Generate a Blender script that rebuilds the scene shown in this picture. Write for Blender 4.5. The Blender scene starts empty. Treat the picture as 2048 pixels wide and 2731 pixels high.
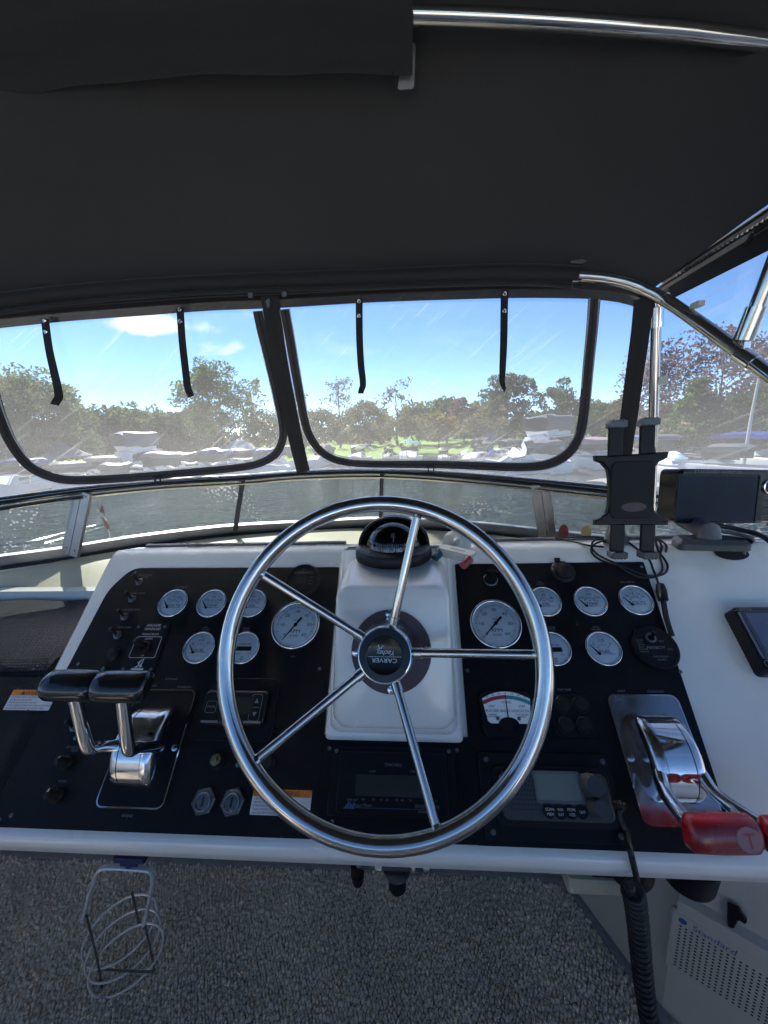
import bpy, math, random
import numpy as np
from mathutils import Vector, Matrix
random.seed(7); rng = np.random.default_rng(7)
R = math.radians; PI = math.pi
sc = bpy.context.scene; COL = sc.collection

# ------------------------------------------------------------------ camera
EYE = Vector((0, 0, 1.15))
YAW, PITCH, ROLL, FPX, PW, PH = 0.0711, 0.19736, 0.03564, 1025.0, 2048.0, 2731.0
def basis():
    cy, sy, cp, sp = math.cos(YAW), math.sin(YAW), math.cos(PITCH), math.sin(PITCH)
    f = Vector((-sy * cp, cy * cp, -sp)); r = Vector((cy, sy, 0)); u = r.cross(f)
    cr, sr = math.cos(ROLL), math.sin(ROLL)
    return f, r * cr - u * sr, u * cr + r * sr
CF, CR, CU = basis()
cam = bpy.data.cameras.new('camera'); cam_o = bpy.data.objects.new('camera', cam); COL.objects.link(cam_o)
m = Matrix((CR, CU, -CF)).transposed().to_4x4(); m.translation = EYE
cam_o.matrix_world = m
cam.sensor_fit = 'VERTICAL'; cam.sensor_height = 36.0; cam.lens = FPX / PH * 36.0
cam.clip_start = 0.02; cam.clip_end = 5000
sc.camera = cam_o

# ------------------------------------------------------------------ sky, sun, exposure
SUN_EL, SUN_AZ = R(43), R(31)          # azimuth measured from the bow (+Y) towards port (-X)
sun_dir = Vector((-math.sin(SUN_AZ) * math.cos(SUN_EL), math.cos(SUN_AZ) * math.cos(SUN_EL), math.sin(SUN_EL)))
world = bpy.data.worlds.new('World'); sc.world = world; world.use_nodes = True
wn, wl = world.node_tree.nodes, world.node_tree.links
wn.clear()
w_out = wn.new('ShaderNodeOutputWorld'); w_bg = wn.new('ShaderNodeBackground'); w_sky = wn.new('ShaderNodeTexSky')
w_sky.sky_type = 'NISHITA'; w_sky.sun_disc = False; w_sky.sun_elevation = SUN_EL; w_sky.sun_rotation = -SUN_AZ
w_sky.altitude = 1800; w_sky.air_density = 0.7; w_sky.dust_density = 0.0; w_sky.ozone_density = 2.0
w_bg.inputs['Strength'].default_value = 0.12
w_tc = wn.new('ShaderNodeTexCoord')
def wnode(t, **k):
    n = wn.new(t)
    for a, b in k.items(): setattr(n, a, b)
    return n
w_hs = wn.new('ShaderNodeHueSaturation'); w_hs.inputs['Saturation'].default_value = 1.14; wl.new(w_sky.outputs[0], w_hs.inputs['Color'])
# thin wisps and small cumulus, laid out by direction on the whole sky
w_sep = wnode('ShaderNodeSeparateXYZ'); wl.new(w_tc.outputs['Generated'], w_sep.inputs[0])
w_zc = wnode('ShaderNodeMath', operation='MAXIMUM'); wl.new(w_sep.outputs['Z'], w_zc.inputs[0]); w_zc.inputs[1].default_value = 0.0
w_za = wnode('ShaderNodeMath', operation='ADD'); wl.new(w_zc.outputs[0], w_za.inputs[0]); w_za.inputs[1].default_value = 0.12
w_div = wnode('ShaderNodeVectorMath', operation='DIVIDE'); wl.new(w_tc.outputs['Generated'], w_div.inputs[0])
w_cmb = wnode('ShaderNodeCombineXYZ')
for i in range(3): wl.new(w_za.outputs[0], w_cmb.inputs[i])
wl.new(w_cmb.outputs[0], w_div.inputs[1])
def wcloud(scale, lo, hi, detail, dist, off, stretch):
    mp = wnode('ShaderNodeMapping'); mp.inputs['Scale'].default_value = stretch; mp.inputs['Location'].default_value = off
    wl.new(w_div.outputs[0], mp.inputs['Vector'])
    n = wnode('ShaderNodeTexNoise'); n.inputs['Scale'].default_value = scale; n.inputs['Detail'].default_value = detail
    n.inputs['Roughness'].default_value = 0.58; n.inputs['Distortion'].default_value = dist
    wl.new(mp.outputs[0], n.inputs['Vector'])
    mr = wnode('ShaderNodeMapRange', interpolation_type='SMOOTHSTEP'); mr.inputs['From Min'].default_value = lo; mr.inputs['From Max'].default_value = hi
    wl.new(n.outputs['Fac'], mr.inputs['Value'])
    return mr.outputs[0]
CLOUD_OFF = (3.1, 1.7, 0.0)
wc1 = wcloud(0.75, 0.64, 0.76, 9, 0.3, CLOUD_OFF, (1, 1, 0.2))
wc2 = wcloud(1.1, 0.52, 0.85, 8, 1.2, (9.0, 4.0, 0), (0.45, 1.0, 0.3))
w_m2 = wnode('ShaderNodeMath', operation='MULTIPLY'); wl.new(wc2, w_m2.inputs[0]); w_m2.inputs[1].default_value = 0.22
w_mx0 = wnode('ShaderNodeMath', operation='MAXIMUM'); wl.new(wc1, w_mx0.inputs[0]); wl.new(w_m2.outputs[0], w_mx0.inputs[1])
# one small fair-weather cumulus low over the port bow
w_cdir = (CF + CR * ((425 - PW / 2) / FPX) - CU * ((868 - PH / 2) / FPX)).normalized()
w_sub = wnode('ShaderNodeVectorMath', operation='SUBTRACT'); wl.new(w_tc.outputs['Generated'], w_sub.inputs[0]); w_sub.inputs[1].default_value = w_cdir
w_scl = wnode('ShaderNodeVectorMath', operation='MULTIPLY'); wl.new(w_sub.outputs[0], w_scl.inputs[0]); w_scl.inputs[1].default_value = (9.5, 9.5, 52.0)
w_len = wnode('ShaderNodeVectorMath', operation='LENGTH'); wl.new(w_scl.outputs[0], w_len.inputs[0])
w_cn = wnode('ShaderNodeTexNoise'); w_cn.inputs['Scale'].default_value = 16.0; w_cn.inputs['Detail'].default_value = 8; wl.new(w_tc.outputs['Generated'], w_cn.inputs['Vector'])
w_ca = wnode('ShaderNodeMath', operation='MULTIPLY_ADD'); wl.new(w_cn.outputs['Fac'], w_ca.inputs[0]); w_ca.inputs[1].default_value = -2.6; wl.new(w_len.outputs['Value'], w_ca.inputs[2])
w_cr = wnode('ShaderNodeMapRange', interpolation_type='SMOOTHSTEP'); w_cr.inputs['From Min'].default_value = -0.10; w_cr.inputs['From Max'].default_value = -1.0; wl.new(w_ca.outputs[0], w_cr.inputs['Value'])
w_mx = wnode('ShaderNodeMath', operation='MAXIMUM'); wl.new(w_mx0.outputs[0], w_mx.inputs[0]); wl.new(w_cr.outputs[0], w_mx.inputs[1])
w_mix = wnode('ShaderNodeMix', data_type='RGBA'); wl.new(w_mx.outputs[0], w_mix.inputs['Factor'])
wl.new(w_hs.outputs[0], w_mix.inputs['A']); w_mix.inputs['B'].default_value = (5.6, 5.8, 6.1, 1)
wl.new(w_mix.outputs['Result'], w_bg.inputs['Color']); wl.new(w_bg.outputs[0], w_out.inputs['Surface'])
sun = bpy.data.lights.new('sun', 'SUN'); sun.energy = 4.6; sun.angle = R(0.53); sun.color = (1.0, 0.95, 0.88)
sun_o = bpy.data.objects.new('sun', sun); COL.objects.link(sun_o)
sun_o.rotation_euler = sun_dir.to_track_quat('Z', 'Y').to_euler(); sun_o.location = (0, 0, 30)
sc.view_settings.view_transform = 'Standard'; sc.view_settings.look = 'None'
sc.view_settings.exposure = 1.02; sc.view_settings.gamma = 1.0; sc.view_settings.use_curve_mapping = False
sc.cycles.use_denoising = True
sc.cycles.sample_clamp_indirect = 6.0
sc.cycles.max_bounces = 10; sc.cycles.transparent_max_bounces = 24; sc.cycles.diffuse_bounces = 5; sc.cycles.glossy_bounces = 5
sc.cycles.transmission_bounces = 8

# ------------------------------------------------------------------ from photograph pixels to places
def Z(ox, oy, s): return lambda x, y: (ox + x / s, oy + y / s)
D = lambda x, y: (x * 1.23448, y * 1.23448)
Z1 = Z(0, 1450, 2.37); Z2 = Z(600, 1300, 2.37); Z3 = Z(1200, 1400, 1.9564); Z4 = Z(600, 1900, 2.37)
Z8 = Z(1300, 2150, 2.218); Z9 = Z(0, 2150, 2.37); Y1 = Z(270, 1500, 6.32); Y3 = Z(130, 1850, 6.32)
Y4 = Z(500, 1800, 5.82); Y5 = Z(1250, 1820, 4.046); Y6 = Z(1270, 2000, 4.046); Y7 = Z(1400, 1480, 3.95)
T4 = Z(1550, 1100, 3.331); C5 = Z(900, 1400, 3.318); Y8 = Z(1880, 1580, 8.19)
def ray(p): return CF + CR * ((p[0] - PW / 2) / FPX) - CU * ((p[1] - PH / 2) / FPX)
def at_h(p, h): d = ray(p); return EYE + d * (h / d.z)          # h: height above the eye
def at_y(p, y): d = ray(p); return EYE + d * (y / d.y)
def at_x(p, x): d = ray(p); return EYE + d * (x / d.x)
def at_plane(p, o, n): d = ray(p); return EYE + d * ((o - EYE).dot(n) / d.dot(n))
SL, KD = 0.74009, 0.72879                                        # the dash panel: slope and distance from the eye
PU = Vector((1, 0, 0)); PV = Vector((0, math.cos(SL), math.sin(SL))); PN = Vector((0, -math.sin(SL), math.cos(SL)))
PO = EYE - PN * KD
def uv(p, n=0.0):
    q = at_plane(p, PO + PN * n, PN) - PO
    return q.dot(PU), q.dot(PV)
def pan(u, v, n=0.0): return PO + PU * u + PV * v + PN * n
def frame(o, x, y, z):
    mm = Matrix((x, y, z)).transposed().to_4x4(); mm.translation = o
    return mm
def mpan(u, v, n=0.0, rot=0.0): return frame(pan(u, v, n), PU, PV, PN) @ Matrix.Rotation(rot, 4, 'Z')

# ------------------------------------------------------------------ materials
MATS = {}
def nodes_of(name):
    mt = bpy.data.materials.new(name); mt.use_nodes = True
    nt = mt.node_tree; nt.nodes.clear()
    out = nt.nodes.new('ShaderNodeOutputMaterial')
    MATS[name] = mt
    return mt, nt, out
def pm(name, col, rough=0.5, metal=0.0, var=0.0, vscale=8.0, bump=0.0, bscale=60.0, coat=0.0, spec=0.5, rvar=0.0, sheen=0.0, dirt=None, trans=0.0):
    mt, nt, out = nodes_of(name)
    N, L = nt.nodes, nt.links
    b = N.new('ShaderNodeBsdfPrincipled'); L.new(b.outputs[0], out.inputs['Surface'])
    b.inputs['Base Color'].default_value = (*col, 1); b.inputs['Roughness'].default_value = rough
    b.inputs['Metallic'].default_value = metal; b.inputs['Coat Weight'].default_value = coat
    b.inputs['Coat Roughness'].default_value = 0.12; b.inputs['Specular IOR Level'].default_value = spec
    b.inputs['Sheen Weight'].default_value = sheen; b.inputs['Transmission Weight'].default_value = trans
    tc = N.new('ShaderNodeTexCoord')
    if var or rvar or dirt:
        n = N.new('ShaderNodeTexNoise'); n.inputs['Scale'].default_value = vscale; n.inputs['Detail'].default_value = 6; n.inputs['Roughness'].default_value = 0.65
        L.new(tc.outputs['Object'], n.inputs['Vector'])
    if var:
        r = N.new('ShaderNodeMapRange'); r.inputs['To Min'].default_value = 1 - var; r.inputs['To Max'].default_value = 1 + var
        r.inputs['From Min'].default_value = 0.3; r.inputs['From Max'].default_value = 0.7
        L.new(n.outputs['Fac'], r.inputs['Value'])
        mx = N.new('ShaderNodeVectorMath'); mx.operation = 'SCALE'; mx.inputs[0].default_value = col
        L.new(r.outputs[0], mx.inputs['Scale']); csrc = mx.outputs[0]
        if dirt:
            d = N.new('ShaderNodeTexNoise'); d.inputs['Scale'].default_value = dirt[1]; d.inputs['Detail'].default_value = 8; d.inputs['Roughness'].default_value = 0.7
            L.new(tc.outputs['Object'], d.inputs['Vector'])
            dr = N.new('ShaderNodeMapRange'); dr.interpolation_type = 'SMOOTHSTEP'; dr.inputs['From Min'].default_value = dirt[2]; dr.inputs['From Max'].default_value = dirt[3]
            L.new(d.outputs['Fac'], dr.inputs['Value'])
            mm = N.new('ShaderNodeMix'); mm.data_type = 'RGBA'; L.new(dr.outputs[0], mm.inputs['Factor']); L.new(csrc, mm.inputs['A'])
            mm.inputs['B'].default_value = (*dirt[0], 1); csrc = mm.outputs['Result']
        L.new(csrc, b.inputs['Base Color'])
    if rvar:
        n2 = N.new('ShaderNodeTexNoise'); n2.inputs['Scale'].default_value = vscale * 3; n2.inputs['Detail'].default_value = 5
        L.new(tc.outputs['Object'], n2.inputs['Vector'])
        r2 = N.new('ShaderNodeMapRange'); r2.inputs['From Min'].default_value = 0.35; r2.inputs['From Max'].default_value = 0.7
        r2.inputs['To Min'].default_value = max(0.02, rough - rvar); r2.inputs['To Max'].default_value = rough + rvar
        L.new(n2.outputs['Fac'], r2.inputs['Value']); L.new(r2.outputs[0], b.inputs['Roughness'])
    if bump:
        n3 = N.new('ShaderNodeTexNoise'); n3.inputs['Scale'].default_value = bscale; n3.inputs['Detail'].default_value = 4
        L.new(tc.outputs['Object'], n3.inputs['Vector'])
        bp = N.new('ShaderNodeBump'); bp.inputs['Strength'].default_value = bump; bp.inputs['Distance'].default_value = 0.002
        L.new(n3.outputs['Fac'], bp.inputs['Height']); L.new(bp.outputs[0], b.inputs['Normal'])
    return mt
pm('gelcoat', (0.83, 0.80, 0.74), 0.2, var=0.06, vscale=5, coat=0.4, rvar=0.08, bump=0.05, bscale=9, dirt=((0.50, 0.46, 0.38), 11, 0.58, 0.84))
pm('white_vinyl', (0.76, 0.74, 0.69), 0.5, var=0.05, vscale=6, bump=0.2, bscale=200)
pm('cream', (0.62, 0.55, 0.40), 0.45, var=0.05, vscale=4, bump=0.06, bscale=160)
pm('panel_black', (0.0055, 0.0055, 0.0065), 0.48, spec=0.18, var=0.25, vscale=20, bump=0.22, bscale=900, rvar=0.08, dirt=((0.05, 0.05, 0.055), 55, 0.62, 0.9))
pm('vinyl_black', (0.0075, 0.008, 0.009), 0.62, spec=0.2, var=0.2, vscale=12, bump=0.5, bscale=420)
pm('plastic_black', (0.006, 0.006, 0.0075), 0.4, spec=0.25, var=0.2, vscale=30, bump=0.08, bscale=500)
pm('rubber', (0.009, 0.009, 0.009), 0.6, spec=0.3, var=0.2, vscale=40, bump=0.12, bscale=300)
pm('gloss_black', (0.008, 0.008, 0.009), 0.2, var=0.2, vscale=40, spec=0.35, rvar=0.07)
pm('grip_black', (0.010, 0.010, 0.010), 0.16, var=0.2, vscale=25, coat=0.3, rvar=0.06, dirt=((0.25, 0.23, 0.2), 60, 0.70, 0.74))
pm('plastic_grey', (0.048, 0.050, 0.054), 0.45, var=0.1, vscale=30, bump=0.1, bscale=600)
pm('plastic_midgrey', (0.13, 0.13, 0.135), 0.45, var=0.08, vscale=30, bump=0.1, bscale=600)
pm('chrome', (0.78, 0.78, 0.79), 0.10, metal=1, var=0.06, vscale=10, rvar=0.06)
pm('chrome_plate', (0.46, 0.46, 0.48), 0.22, metal=1, var=0.08, vscale=10, rvar=0.08)
pm('chrome_worn', (0.68, 0.68, 0.70), 0.16, metal=1, var=0.10, vscale=18, rvar=0.10, dirt=((0.12, 0.11, 0.10), 190, 0.66, 0.72))
pm('stainless', (0.54, 0.52, 0.50), 0.15, metal=1, var=0.06, vscale=14, rvar=0.08)
pm('aluminium', (0.46, 0.45, 0.47), 0.45, metal=1, var=0.10, vscale=9, rvar=0.10, dirt=((0.12, 0.12, 0.13), 26, 0.62, 0.8))
pm('wire', (0.66, 0.66, 0.66), 0.3, metal=0.3, var=0.1, vscale=30)
pm('nut_metal', (0.16, 0.165, 0.17), 0.4, metal=0.8, var=0.15, vscale=40, rvar=0.1)
pm('brass', (0.33, 0.28, 0.15), 0.35, metal=1, var=0.15, vscale=60)
pm('dial_white', (0.93, 0.92, 0.90), 0.5, var=0.03, vscale=30)
pm('print_dark', (0.02, 0.021, 0.025), 0.6)
pm('print_white', (0.55, 0.56, 0.58), 0.6, var=0.12, vscale=300)
pm('print_grey', (0.17, 0.175, 0.18), 0.6, var=0.25, vscale=400)
pm('print_faint', (0.06, 0.06, 0.063), 0.6)
pm('print_orange', (0.62, 0.19, 0.015), 0.5, var=0.12, vscale=120)
pm('print_blue', (0.03, 0.10, 0.28), 0.5)
pm('print_yellow', (0.25, 0.24, 0.02), 0.5)
pm('print_red', (0.36, 0.035, 0.035), 0.5)
pm('print_teal', (0.04, 0.29, 0.29), 0.5)
pm('sticker_white', (0.62, 0.63, 0.63), 0.5, var=0.06, vscale=60)
pm('lcd', (0.035, 0.038, 0.032), 0.22, var=0.06, vscale=20, coat=0.4)
pm('lcd_light', (0.20, 0.225, 0.20), 0.25, coat=0.3, var=0.05, vscale=20)
pm('screen_blue', (0.010, 0.016, 0.034), 0.25, var=0.25, vscale=9, spec=0.12)
pm('screen_clipper', (0.10, 0.12, 0.19), 0.2, var=0.2, vscale=14, coat=0.4)
pm('gasket', (0.075, 0.042, 0.05), 0.55, var=0.12, vscale=30)
pm('grip_red', (0.22, 0.006, 0.010), 0.3, var=0.12, vscale=16, coat=0.5, rvar=0.06, dirt=((0.42, 0.40, 0.38), 42, 0.655, 0.67))
pm('disc_pink', (0.30, 0.12, 0.13), 0.4)
pm('clamp_blue', (0.008, 0.016, 0.075), 0.45, var=0.15, vscale=40)
pm('float_white', (0.58, 0.57, 0.50), 0.45, var=0.06, vscale=40)
pm('cap_red', (0.34, 0.06, 0.06), 0.4); pm('cap_teal', (0.02, 0.09, 0.12), 0.4)
pm('led_green', (0.02, 0.16, 0.10), 0.2)
pm('beige_box', (0.46, 0.42, 0.31), 0.5, var=0.08, vscale=20)
pm('grille_white', (0.46, 0.43, 0.365), 0.5, var=0.06, vscale=12)
pm('hole_dark', (0.01, 0.01, 0.012), 0.8)
pm('sticker_red', (0.33, 0.07, 0.045), 0.5, var=0.15, vscale=80); pm('sticker_tan', (0.52, 0.36, 0.15), 0.5, var=0.12, vscale=60)
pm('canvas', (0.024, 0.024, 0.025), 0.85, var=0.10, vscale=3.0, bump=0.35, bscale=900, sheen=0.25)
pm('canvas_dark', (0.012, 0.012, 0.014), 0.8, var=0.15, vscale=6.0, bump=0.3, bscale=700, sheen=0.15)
pm('zip_tape', (0.045, 0.034, 0.036), 0.7, var=0.2, vscale=25, bump=0.3, bscale=500)
pm('zip_taupe', (0.26, 0.22, 0.19), 0.7, var=0.15, vscale=20, bump=0.3, bscale=500)
pm('webbing', (0.014, 0.014, 0.015), 0.8, var=0.2, vscale=40, bump=0.4, bscale=900)
mt, nt, out = nodes_of('piping')
_d = nt.nodes.new('ShaderNodeBsdfDiffuse'); _t = nt.nodes.new('ShaderNodeBsdfTranslucent'); _m = nt.nodes.new('ShaderNodeMixShader'); _m.inputs[0].default_value = 0.55
_d.inputs[0].default_value = (0.75, 0.76, 0.78, 1); _t.inputs[0].default_value = (0.75, 0.76, 0.78, 1)
nt.links.new(_d.outputs[0], _m.inputs[1]); nt.links.new(_t.outputs[0], _m.inputs[2]); nt.links.new(_m.outputs[0], out.inputs[0])
pm('patch_vinyl', (0.15, 0.155, 0.16), 0.35, var=0.12, vscale=30)
pm('cable', (0.012, 0.012, 0.013), 0.45)
pm('cable_grey', (0.16, 0.16, 0.17), 0.5)
pm('carpet_loop', (0.76, 0.66, 0.51), 0.95, var=0.2, vscale=5, sheen=0.2, bump=1.0, bscale=900)
pm('carpet_base', (0.42, 0.37, 0.30), 0.95, var=0.3, vscale=90, bump=1.0, bscale=120)
pm('carpet_binding', (0.24, 0.225, 0.21), 0.9, var=0.15, vscale=60, bump=0.4, bscale=500)
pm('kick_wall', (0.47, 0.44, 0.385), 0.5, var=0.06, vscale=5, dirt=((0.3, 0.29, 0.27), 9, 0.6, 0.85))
pm('seal_strip', (0.05, 0.05, 0.055), 0.7, var=0.5, vscale=130, bump=0.5, bscale=200)

def glassy(name, tint=(1, 1, 1), gloss=0.06, haze=0.0, rough=0.02, hscale=3.0, spots=0.0, wrinkle=0.0, hz=(0.25, 0.75), foot=None):
    """clear sheet: see-through with tint, a fresnel sheen and a thin scattering veil of dust"""
    mt, nt, out = nodes_of(name); N, L = nt.nodes, nt.links
    tr = N.new('ShaderNodeBsdfTransparent'); tr.inputs[0].default_value = (*tint, 1)
    gl = N.new('ShaderNodeBsdfGlossy'); gl.inputs['Roughness'].default_value = rough; gl.inputs['Color'].default_value = (1, 1, 1, 1)
    tc = N.new('ShaderNodeTexCoord')
    base = tr.outputs[0]
    if wrinkle:
        rf = N.new('ShaderNodeBsdfRefraction'); rf.inputs['IOR'].default_value = 1.35; rf.inputs['Roughness'].default_value = 0.0
        rf.inputs['Color'].default_value = (*tint, 1)
        mp = N.new('ShaderNodeMapping'); mp.vector_type = 'TEXTURE'; mp.inputs['Rotation'].default_value = (0, R(-28), 0); mp.inputs['Scale'].default_value = (0.45, 1, 0.12)
        L.new(tc.outputs['Object'], mp.inputs['Vector'])
        wv = N.new('ShaderNodeTexNoise'); wv.inputs['Scale'].default_value = 2.0; wv.inputs['Detail'].default_value = 0.6; wv.inputs['Distortion'].default_value = 0.8
        L.new(mp.outputs[0], wv.inputs['Vector'])
        bp = N.new('ShaderNodeBump'); bp.inputs['Strength'].default_value = 1.0; bp.inputs['Distance'].default_value = wrinkle
        L.new(wv.outputs['Fac'], bp.inputs['Height']); L.new(bp.outputs[0], rf.inputs['Normal'])
        sp = N.new('ShaderNodeSeparateXYZ'); L.new(tc.outputs['Object'], sp.inputs[0])
        bn = N.new('ShaderNodeTexNoise'); bn.inputs['Scale'].default_value = 2.2; L.new(tc.outputs['Object'], bn.inputs['Vector'])
        ad = N.new('ShaderNodeMath'); ad.operation = 'MULTIPLY_ADD'; ad.inputs[1].default_value = 0.5; L.new(bn.outputs['Fac'], ad.inputs[0]); L.new(sp.outputs['Z'], ad.inputs[2])
        mr = N.new('ShaderNodeMapRange'); mr.interpolation_type = 'SMOOTHSTEP'
        mr.inputs['From Min'].default_value = 1.60; mr.inputs['From Max'].default_value = 1.34; mr.inputs['To Min'].default_value = 0.0; mr.inputs['To Max'].default_value = 1.0
        L.new(ad.outputs[0], mr.inputs['Value'])
        # the bend itself dies out upwards, so the sheet stays in one piece
        ml = N.new('ShaderNodeMath'); ml.operation = 'MULTIPLY'; L.new(mr.outputs[0], ml.inputs[0]); ml.inputs[1].default_value = wrinkle
        L.new(ml.outputs[0], bp.inputs['Distance'])
        base = rf.outputs[0]
    if haze or spots:
        df = N.new('ShaderNodeBsdfDiffuse'); df.inputs[0].default_value = (0.86, 0.83, 0.77, 1)
        tl = N.new('ShaderNodeBsdfTranslucent'); tl.inputs[0].default_value = (0.86, 0.83, 0.77, 1)
        ds = N.new('ShaderNodeMixShader'); ds.inputs[0].default_value = 0.6; L.new(df.outputs[0], ds.inputs[1]); L.new(tl.outputs[0], ds.inputs[2])
        n = N.new('ShaderNodeTexNoise'); n.inputs['Scale'].default_value = hscale; n.inputs['Detail'].default_value = 9; n.inputs['Roughness'].default_value = 0.7
        L.new(tc.outputs['Object'], n.inputs['Vector'])
        r = N.new('ShaderNodeMapRange'); r.inputs['From Min'].default_value = hz[0]; r.inputs['From Max'].default_value = hz[1]
        r.inputs['To Min'].default_value = haze * 0.62; r.inputs['To Max'].default_value = haze
        L.new(n.outputs['Fac'], r.inputs['Value']); fac = r.outputs[0]
        if foot:
            sz = N.new('ShaderNodeSeparateXYZ'); L.new(tc.outputs['Object'], sz.inputs[0])
            fz = N.new('ShaderNodeMapRange'); fz.inputs['From Min'].default_value = foot[0]; fz.inputs['From Max'].default_value = foot[1]; fz.inputs['To Min'].default_value = foot[2]; fz.inputs['To Max'].default_value = 1.0
            L.new(sz.outputs['Z'], fz.inputs['Value'])
            fm = N.new('ShaderNodeMath'); fm.operation = 'MULTIPLY'; L.new(fac, fm.inputs[0]); L.new(fz.outputs[0], fm.inputs[1]); fac = fm.outputs[0]
        # fine scratches
        mp2 = N.new('ShaderNodeMapping'); mp2.vector_type = 'TEXTURE'; mp2.inputs['Rotation'].default_value = (0, R(-38), 0); mp2.inputs['Scale'].default_value = (0.4, 0.4, 0.014)
        L.new(tc.outputs['Object'], mp2.inputs['Vector'])
        sn = N.new('ShaderNodeTexNoise'); sn.inputs['Scale'].default_value = 2.0; sn.inputs['Detail'].default_value = 3; L.new(mp2.outputs[0], sn.inputs['Vector'])
        sr = N.new('ShaderNodeMapRange'); sr.inputs['From Min'].default_value = 0.60; sr.inputs['From Max'].default_value = 0.78; sr.inputs['To Max'].default_value = haze * 2.0
        L.new(sn.outputs['Fac'], sr.inputs['Value'])
        a2 = N.new('ShaderNodeMath'); a2.operation = 'ADD'; L.new(fac, a2.inputs[0]); L.new(sr.outputs[0], a2.inputs[1]); fac = a2.outputs[0]
        if spots:
            v = N.new('ShaderNodeTexVoronoi'); v.inputs['Scale'].default_value = 75; L.new(tc.outputs['Object'], v.inputs['Vector'])
            n2 = N.new('ShaderNodeTexNoise'); n2.inputs['Scale'].default_value = 4.0; n2.inputs['Detail'].default_value = 4; L.new(tc.outputs['Object'], n2.inputs['Vector'])
            th = N.new('ShaderNodeMapRange'); th.inputs['From Min'].default_value = 0.45; th.inputs['From Max'].default_value = 0.75; th.inputs['To Min'].default_value = 0.0; th.inputs['To Max'].default_value = 0.42
            L.new(n2.outputs['Fac'], th.inputs['Value'])
            lt = N.new('ShaderNodeMath'); lt.operation = 'LESS_THAN'; L.new(v.outputs['Distance'], lt.inputs[0]); L.new(th.outputs[0], lt.inputs[1])
            ms = N.new('ShaderNodeMath'); ms.operation = 'MULTIPLY_ADD'; L.new(lt.outputs[0], ms.inputs[0]); ms.inputs[1].default_value = spots; L.new(fac, ms.inputs[2]); fac = ms.outputs[0]
        mh = N.new('ShaderNodeMixShader'); L.new(fac, mh.inputs[0]); L.new(base, mh.inputs[1]); L.new(ds.outputs[0], mh.inputs[2]); base = mh.outputs[0]
    lw = N.new('ShaderNodeFresnel'); lw.inputs['IOR'].default_value = 1.0 + gloss * 7
    mx = N.new('ShaderNodeMixShader'); L.new(lw.outputs[0], mx.inputs[0]); L.new(base, mx.inputs[1]); L.new(gl.outputs[0], mx.inputs[2])
    L.new(mx.outputs[0], out.inputs['Surface'])
    return mt
glassy('gauge_lens', (0.99, 0.99, 1.0), 0.05)
glassy('dome_glass', (0.9, 0.92, 0.94), 0.08)
glassy('clear_vinyl', (0.96, 0.972, 0.985), 0.045, haze=0.092, hscale=5.0, wrinkle=0.0013, foot=(1.10, 1.42, 2.6))
glassy('clear_vinyl_outer', (0.99, 0.99, 0.995), 0.02, wrinkle=1e-7)
glassy('clear_vinyl_low', (0.95, 0.965, 0.98), 0.012, haze=0.085, hscale=6.0, foot=(1.00, 1.40, 2.0))
glassy('windshield_pane', (0.74, 0.79, 0.78), 0.05, haze=0.03, hscale=7.0, spots=0.26)

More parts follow.
